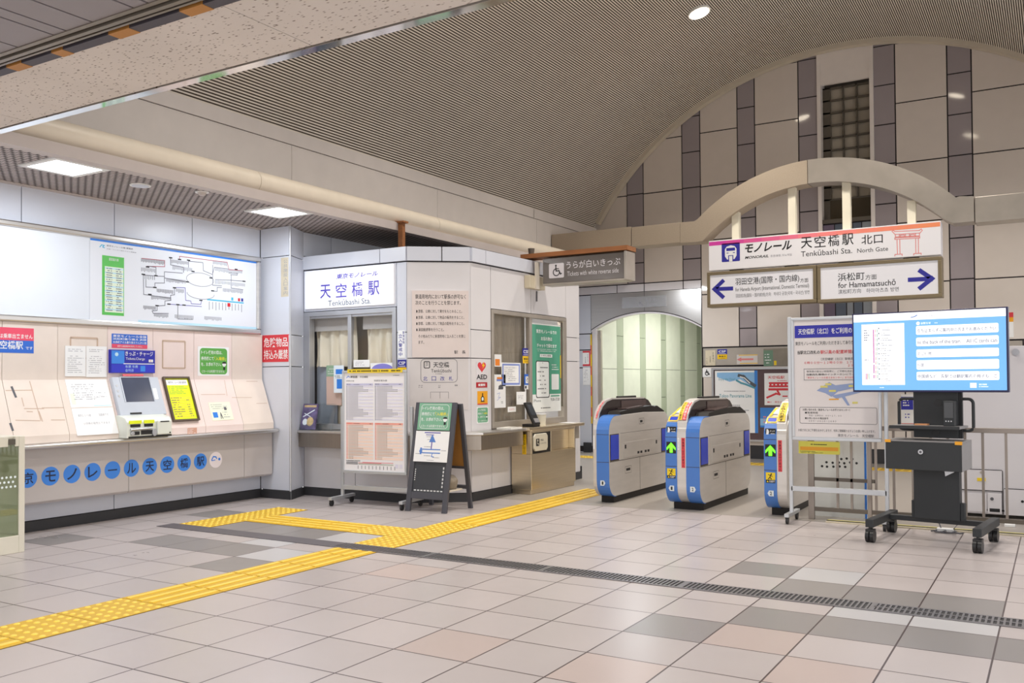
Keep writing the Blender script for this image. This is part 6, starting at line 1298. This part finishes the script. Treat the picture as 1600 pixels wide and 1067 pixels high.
# ================================================================== folding A sign
M('sign frame charcoal', '#4b4b52', .45, noise=.04); M('chalk board', '#3b3d42', .5, noise=.15, scale=3); M('board back', '#a8783a', .6, noise=.06, scale=6); M('chalk', '#d8d8d8', .7)
A1, A2, A3, A4 = Vector((-5.432, 6.985, 0)), Vector((-4.962, 7.005, 0)), Vector((-5.478, 7.47, 0)), Vector((-4.945, 7.45, 0))
zt = 1.045
ua = (A2-A1).normalized(); Lw = (A2-A1).length; back = Vector((-ua.y, ua.x, 0))
tl = (Vector((-.115, 0, 0))*0 + (A1+A3)/2); tl.z = zt; lean = (back*.20+Vector((0, 0, zt))); Lh = lean.length
AF = Face(A1, ua, lean); TB = .052
t = thing('folding_sign', 'black folding pavement sign with a green notice and a route sketch', 'folding sign', tuple((A1+A2+A3+A4)/4))
q = MB(); q.box(AF, 0, TB, 0, Lh, -.03, 0); q.box(AF, Lw-TB, Lw, 0, Lh, -.03, 0); q.box(AF, TB, Lw-TB, Lh-TB, Lh, -.03, 0); q.box(AF, TB, Lw-TB, .125, .19, -.03, 0); q.build('front_frame', 'sign frame charcoal', t, bevel=.003)
p = MB().box(AF, TB, Lw-TB, .19, Lh-TB, -.022, -.012).build('blackboard', 'chalk board', t)
q = MB(); q.flat(AF, TB, Lw-TB, .19, Lh-TB, -.0225); q.build('board_back', 'board back', p)
bl = Face(A3+ua*0, (A4-A3), (-back*.18+Vector((0, 0, zt-.012)))); Lb = (A4-A3).length; Lhb = Vector((.18, zt-.012, 0)).length
q = MB(); q.box(bl, 0, .045, 0, Lhb, -.0, .028); q.box(bl, Lb-.045, Lb, 0, Lhb, -.0, .028); q.box(bl, .045, Lb-.045, Lhb-.05, Lhb, 0, .028); q.box(bl, .045, Lb-.045, .20, .235, 0, .028); q.box(bl, .045, Lb-.045, .40, .425, 0, .02); q.build('rear_frame', 'sign frame charcoal', t, bevel=.003)
MB().box(bl, .045, Lb-.045, .425, Lhb-.05, .004, .012).build('rear_board', 'board back', t)
q = MB(); c0 = A1.lerp(A2, .5); q.wbox(-5.36, -5.0, 7.10, 7.34, .19, .205); q.build('shelf_board', 'counter cream', t)
ks = crop(440, 560, 4.103)
AFm = AF.at(.002)
ar = lambda a, b_, c, d: (AFm.uv(*ks(a, (b_+d)/2))[0], AFm.uv(*ks(c, (b_+d)/2))[0], AFm.uv(*ks((a+c)/2, d))[1], AFm.uv(*ks((a+c)/2, b_))[1])
b = (TB-.005, Lw-TB+.005, ar(870, 290, 1090, 460)[2], ar(870, 286, 1090, 460)[3])
M('soft green', '#7fb595', .5)
def d(q, F): toilet(q, F, b, 1, 2, 3); q.stroke(F, rrect(*sub(b, .07, .93, .06, .94), (b[1]-b[0])*.09), .004, .0007, 2, True)
sheet('green_toilet_card', 'green toilet notice card on the upper half of the black folding sign', 'notice', AFm, b, ['soft green', 'soft green', 'white', 'notice yellow', 'ink'], d)
b5 = (TB-.012, Lw-TB+.01, ar(850, 466, 1085, 664)[2], ar(850, 466, 1085, 664)[3]); M('sketch blue', '#5a86d0', .5)
def d(q, F):
    P_ = lambda x, y: sub(b5, x, 0, y, 0)[::2]
    q.flat(F, *sub(b5, .26, .74, .93, .965), .0006, 1); q.flat(F, *sub(b5, .31, .55, .865, .89), .0006, 1); q.poly(F, [P_(.5, .9), P_(.62, .64), P_(.42, .64)], .0006, 2); q.flat(F, *sub(b5, .49, .52, .42, .66), .0008, 1)
    q.flat(F, *sub(b5, .22, .78, .385, .42), .0006, 2); q.flat(F, *sub(b5, .22, .78, .27, .305), .0006, 2); q.disc(F, *P_(.2, .34), .018, 0, .0008, 2, 12); q.stroke(F, [P_(.2, .42), P_(.2, .27)], .02, .0007, 2)
    for c in ((.32, .48, .80, .83), (.36, .48, .71, .74), (.28, .5, .47, .5), (.8, .95, .36, .39), (.04, .2, .24, .27), (.3, .5, .18, .21), (.55, .78, .13, .155), (.4, .62, .04, .065)): q.marks(F, sub(b5, *c), 1, .0006, 3, .7, 4, ends=(1, 1))
    q.stroke(F, [P_(.55, .28), P_(.53, .18), P_(.6, .16)], .008, .0007, 2)
sheet('route_sketch_sheet', 'white sheet with a blue arrow route sketch taped to the black folding sign', 'notice', AFm, b5, ['paper', 'map purple', 'sketch blue', 'light ink'], d)
q = MB(); bot = AF.at(-.011)
for i in range(9): q.flat(bot, TB+.02+.038*i, TB+.045+.038*i, .20, .212, 0, 0)
for i in range(6): q.flat(bot, Lw-TB-.035, Lw-TB-.02, .24+.035*i, .262+.035*i, 0, 0); q.flat(bot, TB+.012, TB+.022, .30+.02*i, .312+.02*i, 0, 0)
q.build('chalk_marks', 'chalk', p)
M('rock', '#8a8072', .85, noise=.25, scale=12, bump=.6)
bm = bmesh.new(); bmesh.ops.create_icosphere(bm, subdivisions=3, radius=1.0)
rnd = random.Random(4)
for v in bm.verts:
    s = 1+.08*math.sin(v.co.x*4+1)+.07*math.sin(v.co.y*5)+.05*math.sin(v.co.z*6); v.co = Vector((max(-.85, min(.85, v.co.x*s))*.10, max(-.8, min(.8, v.co.y*s))*.085, max(-.75, min(.85, v.co.z*s))*.085))
me = bpy.data.meshes.new('weight_stone'); bm.to_mesh(me); bm.free(); me.materials.append(M('rock'))
for p_ in me.polygons: p_.use_smooth = True
o = bpy.data.objects.new('weight_stone', me); COL.objects.link(o); o.location = (-5.08, 7.22, .205+.064); ORIG[o.name] = o.location.copy(); tag(o, 'grey stone lying inside the black folding sign as a weight', 'stone')

# ================================================================== screen cart
CO = Vector((-.8425, 7.595, 0)); cu_ = Vector((.74, -.09, 0)).normalized()
C = Face(CO, cu_); cw = Vector((-cu_.y, cu_.x, 0))       # n of C points towards the viewer (front)
M('cart black', '#2b2e31', .5, noise=.06); M('cart grey', '#8d8b8c', .45); M('tv bezel', '#16164a', .3); M('screen blue', '#6fb1ee', .2, emit=.42, noise=0); M('screen white', '#fbfdff', .2, emit=.5, noise=0); M('screen ink', '#7a829c', .3, emit=.1); M('screen magenta', '#b0309a', .3, emit=.4); M('screen green', '#4a9a78', .3, emit=.4)
t = thing('screen_cart', 'black wheeled stand with shelf and lockbox carrying the blue screen', 'screen stand', tuple(CO))
for s in (-1, 1):
    MB().box(C, s*.372-.03, s*.372+.03, .115, .175, -.36, .31).build('base_beam', 'cart black', t, bevel=.004)
MB().box(C, -.35, .35, .125, .165, -.18, -.13).build('base_crossbar', 'cart black', t, bevel=.003)
for s in (-1, 1):
    for n_ in (.28, -.29):
        q = MB()
        for d_ in (-.017, .017): c = C.P(s*.372+d_, .047, n_); q.cyl(c-cu_*.013, c+cu_*.013, .047, seg=22, mi=0)
        q.box(C, s*.372-.008, s*.372+.008, .05, .115, n_-.03, n_+.02, 0); q.box(C, s*.372-.03, s*.372+.03, .085, .10, n_-.035, n_+.03, 0); q.build('caster', 'caster black', t)
fr = C.at(-.02)
def cr(lt, rb, n_): return C.at(n_).rect(lt, rb)
c = cr((1427, 730), (1500, 806), -.05); MB().box(C, c[0], c[1], .165, .56, -.13, -.05).build('lower_column', 'cart black', t, bevel=.004)
q = MB(); q.box(C, c[0]-.02, c[0], .165, .30, -.12, -.06); q.box(C, c[1], c[1]+.03, .165, .30, -.12, -.06); q.build('column_feet', 'cart black', t, bevel=.003)
db = cr((1383, 688), (1503, 738), .17); 
q = MB(); q.box(C, db[0], db[1], db[2], db[3], -.16, .165); q.build('lockbox', 'cart black', t, bevel=.003)
MB().box(C, db[0]-.002, db[1]+.002, db[3]-.003, db[3]+.006, -.165, .168).build('lockbox_lid', 'cart grey', t)
MB().box(C, db[1], db[1]+.003, db[2]+.004, db[3]-.004, -.16, .164).build('lockbox_side', 'cart grey', t)
q = MB(); um = db[0]+(db[1]-db[0])*.475; q.disc(C, um, db[2]+(db[3]-db[2])*.64, .018, .165, .175, 0, 20); o = q.build('lock', 'aluminium', t); MB().disc(C, um, db[2]+(db[3]-db[2])*.64, .009, .175, .178, 0, 14).build('keyhole', 'grey ink', o)
q = MB(); q.box(C, db[0]-.003, db[0]+.04, db[3]-.012, db[3]+.008, .15, .17); q.box(C, db[1]-.045, db[1]+.003, db[3]-.016, db[3]+.008, .15, .17); q.build('corner_tape', 'amber', t)
q = MB(); q.poly(C.at(-.048), [(c[0]+(c[1]-c[0])*.68, .555), (c[1]-.03, .555), (c[1]-.035, .535), (c[0]+(c[1]-c[0])*.70, .50)], 0); q.build('torn_label', 'aluminium', t)
u_ = cr((1427, 630), (1497, 640), -.05); MB().box(C, u_[0], u_[1], .79, 1.2, -.12, -.05).build('upper_column', 'cart black', t, bevel=.004)
MB().disc(C, (u_[0]+u_[1])/2+.02, 1.06, .03, -.05, -.047, 0, 20).build('cable_hole', 'black', t); MB().disc(C, (u_[0]+u_[1])/2, .83, .03, -.05, -.047, 0, 20).build('cable_hole', 'black', t)
q = MB(); q.box(C, u_[1]+.0, u_[1]+.025, .79, 1.2, -.10, -.06); q.build('column_rail', 'matte black', t)
sh = cr((1389, 668), (1499, 670), .14); MB().box(C, sh[0], sh[1], .868, .888, -.16, .13).build('shelf', 'cart grey', t, bevel=.003)
MB().box(C, sh[0], sh[1], .866, .889, .13, .138).build('shelf_edge', 'cart black', t)
for s, xe in ((-1, u_[0]), (1, u_[1]+.02)):
    uo = C.at(-.09).uv(1405 if s < 0 else 1521, 650)[0]; r = .035
    pts = [C.P(xe, 1.09, -.09), C.P(uo-s*r, 1.09, -.09)]+[C.P(uo-s*r+s*r*math.sin(a), 1.09-r+r*math.cos(a), -.09) for a in [PI/2*i/5 for i in range(1, 6)]]+[C.P(uo-s*r+s*r*math.cos(a), .85+r-r*math.sin(a)-r*0, -.09) for a in [PI/2*i/5 for i in range(0, 6)]]+[C.P(xe, .85, -.09)]
    MB().tube(pts, .012, 10).build('handle', 'cart black', t)
# computer and small things on the shelf
k33 = crop(1330, 600, 3.952)
pc = C.at(.06).rect(k33(566, 105), k33(638, 250)); M('pc face', '#4a4c50', .35)
t2 = thing('small_computer', 'black slim desktop computer standing on the shelf under the screen', 'computer', tuple(C.P((pc[0]+pc[1])/2, .888, 0)))
MB().box(C, pc[0], pc[1], .888, pc[3], -.045, .06).build('computer_case', 'cart black', t2, bevel=.004); MB().box(C, pc[0]+.008, pc[1]-.008, .95, pc[3]-.01, .06, .063).build('front_panel', 'pc face', t2)
q = MB()
for i in range(3): q.disc(C, pc[0]+.02+.018*i, .925, .005, .06, .063, 0, 10)
q.build('ports', 'aluminium', t2)
M('tag orange', '#d8996a', .6)
tag(MB().prism(Face(C.P(-.11, .8885, .02), cu_, cw), [(0, 0), (.09, .01), (.10, .035), (.03, .03)], 0, .012).build('folded_tag', 'tag orange'), 'small folded orange brown tag on the shelf left of the computer', 'tag')
# screen
TO = Vector((-1.405, 7.60, 1.135)); tu = Vector((1.10, -.115, 0)).normalized(); T = Face(TO, tu)
tq = (T.uv(1332, 550)[0], T.uv(1576, 550)[0], T.uv(1332, 612.5)[1], T.uv(1332, 490.5)[1])
t = thing('information_screen', 'wide bright blue flat screen with a line map and notices on the cart', 'screen', tuple(T.P((tq[0]+tq[1])/2, tq[2], -.03)))
MB().box(T, *tq, -.045, 0).build('screen_case', 'tv bezel', t, bevel=.004)
sc = (tq[0]+.012, tq[1]-.014, tq[2]+.016, tq[3]-.010); p = MB().box(T, *sc, 0, .001).build('display', 'screen blue', t)
F = T.at(.0015); q = MB(); kv = crop(1320, 470, 5.707)
q.flat(F, sc[0], sc[1], sc[3]-(sc[3]-sc[2])*.098, sc[3], 0, 0)
q.stroke(F, [sub(sc, .40, 0, .935, 0)[::2], sub(sc, .425, 0, .945, 0)[::2], sub(sc, .44, 0, .962, 0)[::2]], .006, .0005, 2); q.text(F, 'TOKYO MONORAIL', sub(sc, .445, .56, .938, .956), .0005, 1)
lp = sub(sc, .056, .353, .068, .868); q.flat(F, *lp, 0, 0)
for j, (x, c) in enumerate(((.285, 3), (.33, 5), (.37, 4))):
    w_ = .022 if j == 0 else .012
    for a, b_ in (((.36, .91), (.19, .335), (.11, .165)) if j == 0 else [(.11+.075*i, .165+.075*i) for i in range(11)]): q.flat(F, *sub(lp, x-w_/2, x+w_/2, a, b_), .0005, c)
for i in range(11):
    v = .90-.083*i; q.text(F, ('モノレール浜松町', '天王洲アイル', '大井競馬場前', '流通センター', '昭和島', '整備場', '天空橋', '羽田空港第３ターミナル', '新整備場', '羽田空港第１ターミナル', '羽田空港第２ターミナル')[i], sub(lp, .45, (.68, .64, .64, .66, .58, .58, .58, .82, .6, .82, .82)[i], v+.018, v+.036), .0005, 6); q.marks(F, sub(lp, .45, .8, v-.012, v+.004), 1, .0005, 1, .6, i+3); q.flat(F, *sub(lp, .395, .425, v+.016, v+.036), .0005, 1)
q.marks(F, sub(lp, .06, .22, .72, .92), 5, .0005, 1, .4, 3); q.marks(F, sub(lp, .07, .2, .4, .43), 1, .0005, 1, .5, 3)
for j, c in enumerate((3, 5, 4)): q.flat(F, *sub(lp, .09+.035*j, .105+.035*j, .09, .19), .0005, c)
q.disc(F, *sub(sc, .446, 0, .855, 0)[::2], .013, 0, .0003, 0, 16); q.text(F, 'お知らせ', sub(sc, .465, .53, .84, .87), .0005, 0, .02); q.marks(F, sub(sc, .555, .585, .845, .86), 1, .0005, 0, .6, 3)
msg = ['立ち止まらずに案内中の方までお進みください', 'to the back of the train.　All IC cards can', 'のご使用', '使用', '中国語など　各駅では翻訳案内の冊子も　ご']
for i, (va, vb) in enumerate(((.708, .822), (.562, .672), (.417, .52), (.262, .382), (.125, .235))):
    e_ = sub(sc, .432, .955, va, vb); q.poly(F, rrect(*e_, .01, 3), 0, 0); q.text(F, msg[i], sub(e_, .015, (.97, .98, .19, .09, .98)[i], .25, .68), .0005, 1, .01)
q.flat(F, *sub(sc, .775, .815, .03, .09), 0, 0); q.text(F, '運行情報', sub(sc, .83, .88, .06, .08), .0005, 0, .015); q.marks(F, sub(sc, .83, .92, .035, .05), 1, .0005, 0, .6, 3); q.marks(F, sub(sc, .18, .225, .025, .04), 1, .0005, 0, .6, 3)
q.build('screen_content', ['screen white', 'screen ink', 'map blue', 'screen magenta', 'screen green', 'torii pink', 'grey ink'], p)

# ================================================================== railing, cabinets, cables
M('rail steel', '#9a9088', .4, .6); M('rail dark', '#6f675f', .5, .5)
R_ = FY(8.33)
t = thing('barrier_railing', 'grey metal barrier railing behind the boards and the screen cart', 'railing', (-.9, 8.33, 0))
MB().wbox(-1.92, 1.6, 8.31, 8.35, .80, .84).build('top_rail', 'rail steel', t, bevel=.003)
MB().wbox(-1.92, 1.6, 8.315, 8.345, .075, .11).build('bottom_rail', 'rail dark', t, bevel=.003)
ru = lambda x: R_.uv(x, 760)[0]
MB().wbox(-1.92, ru(1368), 8.32, 8.34, .345, .375).build('middle_rail', 'rail dark', t)
for x, w_, zz in ((1268, .05, 0), (1359, .035, 0)): u = ru(x); MB().wbox(u-w_/2, u+w_/2, 8.31, 8.35, zz, .80).build('post', 'rail steel', t, bevel=.003)
for x in (1309, 1331, 1369, 1397, 1427, 1455, 1482, 1509, 1536.5, 1573, 1606): u = ru(x); MB().wbox(u-.010, u+.010, 8.32, 8.34, .11 if x > 1300 else .11, .80).build('baluster', 'rail steel', t)
u = .1
while u < 1.55: MB().wbox(u-.010, u+.010, 8.32, 8.34, .11, .80).build('baluster', 'rail steel', t); u += .12
# white perforated panel behind the railing
HPf = FY(8.55); hb = HPf.rect((1271, 716), (1355, 802)); M('panel cream', '#e9ebe8', .4)
t = thing('white_drilled_panel', 'white panel with rows of black holes and a blue edge behind the railing', 'panel', ((hb[0]+hb[1])/2, 8.57, 0))
MB().box(HPf, hb[0], hb[1], 0.0, .70, -.03, 0).build('panel_sheet', 'panel cream', t)
q = MB(); kd = crop(1180, 470, 2.602)
for (x, y) in [(350, 643), (372, 641), (395, 643), (290, 656), (315, 658), (340, 657), (362, 660), (386, 657), (412, 660), (272, 672), (292, 674), (318, 674), (343, 673), (366, 675), (392, 674)]: a, b_ = HPf.uv(*kd(x, y)); MB().disc(HPf, a, b_, .011, 0, .001, 0, 12).build('hole', 'black', t)
MB().box(HPf, hb[1]-.018, hb[1], 0.0, .70, 0, .003).build('blue_edge', 'map blue', t)
# equipment cabinets on the right
KB = FY(9.15); M('cabinet white', '#d9d6da', .4, noise=.01)
t = thing('equipment_cabinet', 'tall pale equipment cabinet with small doors behind the railing at the right edge', 'cabinet', (.1, 9.4, 0))
MB().wbox(-1.0, 1.3, 9.16, 9.75, .03, 1.53).build('cabinet_body', 'cabinet white', t, bevel=.004)
dd = KB.rect((1502, 733), (1566, 767)); MB().box(KB, dd[0]-.06, dd[1], dd[2], dd[3], -.01, .004).build('door', 'cabinet white', t)
o = bpy.data.objects['door']; q = MB(); kq = crop(1330, 600, 3.952)
c = KB.rect(kq(778, 578), kq(830, 600)); q.box(KB, *c, .004, .008); q.build('door_pull', 'gate yellow', o)
q = MB(); q.disc(KB, *KB.uv(*kq(805, 545)), .013, .004, .008, 0, 14); q.build('door_lock', 'dull steel', o)
d2_ = KB.rect((1500, 770), (1542, 800)); MB().box(KB, d2_[0]-.06, d2_[1]-.0, d2_[2], d2_[3], -.01, .004).build('door', 'cabinet white', t)
m3 = KB.rect((1542, 770), (1565.5, 803)); o = MB().box(KB, m3[0]+.004, m3[1], m3[2], m3[3], -.01, .006).build('meter_box', 'cabinet white', t, bevel=.002)
q = MB(); q.disc(KB, m3[0]+.04, m3[3]-.05, .014, .006, .012, 0, 14); q.build('meter_knob', 'grey ink', o); q = MB(); q.box(KB, m3[0]+.02, m3[1]-.015, m3[2]+.015, m3[2]+.045, .006, .008); q.build('meter_label', 'ink', o)
m4 = KB.rect((1569, 764), (1600, 806)); MB().box(KB, m4[0], .6, m4[2], m4[3], -.01, .004).build('door', 'cabinet white', t)

for a in (.02, .14): MB().disc(KB, m4[0]+a, .16, .012, .004, .006, 0, 12).build('lock_hole', 'black', t)
q = MB()
for c in ((dd[0]-.06, dd[1], dd[3], dd[3]+.006), (dd[1], dd[1]+.006, m4[2], dd[3]), (dd[0]-.06, dd[1], dd[2]-.008, dd[2]), (m4[0], .6, m4[3], m4[3]+.006), (-.95, .6, .06, .075)): q.box(KB, *c, -.01, .002)
q.build('door_gaps', 'joint', t)
q = MB(); q.disc(KB, KB.uv(1587, 550)[0], KB.uv(1587, 550)[1], .03, 0, .003, 0, 20); q.build('round_vent', 'aluminium', t)
t = thing('floor_threshold', 'dirty yellow and black floor strip along the foot of the railing', 'floor strip', (-.2, 8.25, 0))
MB().wbox(-1.75, 1.6, 8.17, 8.30, .0005, .012).build('steel_strip', 'dirty cream', t); MB().wbox(-1.75, 1.6, 8.20, 8.225, .012, .016).build('dark_groove', 'drain dark', t)
q = MB(); q.wbox(-1.75, 1.6, 8.235, 8.255, .012, .016); q.build('yellow_line', 'airport yellow', t)
t = thing('cable_bundle', 'white adapter with looped grey cables on the floor under the screen cart', 'cable', (-.77, 7.97, 0))
cp = floor_pt(1477, 828, .02); MB().wbox(cp.x-.06, cp.x+.06, cp.y-.03, cp.y+.03, .0, .035).build('adapter', 'white', t, bevel=.004)
q = MB(); q.tube([(cp.x-.1+.22*i/20+.02*math.sin(i), cp.y-.05+.03*math.sin(i*.9), .012+.01*math.sin(i*.5)**2) for i in range(21)], .006, 8); q.tube([(cp.x+.08*math.cos(a), cp.y+.07*math.sin(a), .008+.0*a) for a in [2*PI*i/24 for i in range(25)]], .005, 8); q.tube([(cp.x-.03, cp.y, .03), (cp.x-.05, cp.y+.02, .08), (cp.x-.02, cp.y+.04, .13)], .005, 8); q.tube([(cp.x+.06, cp.y, .03), (cp.x+.09, cp.y+.02, .07), (cp.x+.07, cp.y+.04, .13)], .005, 8); q.build('cable', 'grey ink', t)
c2 = floor_pt(1580, 823, .0); o = tag(MB().wbox(c2.x-.05, c2.x+.03, c2.y-.02, c2.y+.02, .0, .022).build('socket_strip', 'white', bevel=.003), 'small white socket strip on the floor at the right edge by the railing', 'socket')
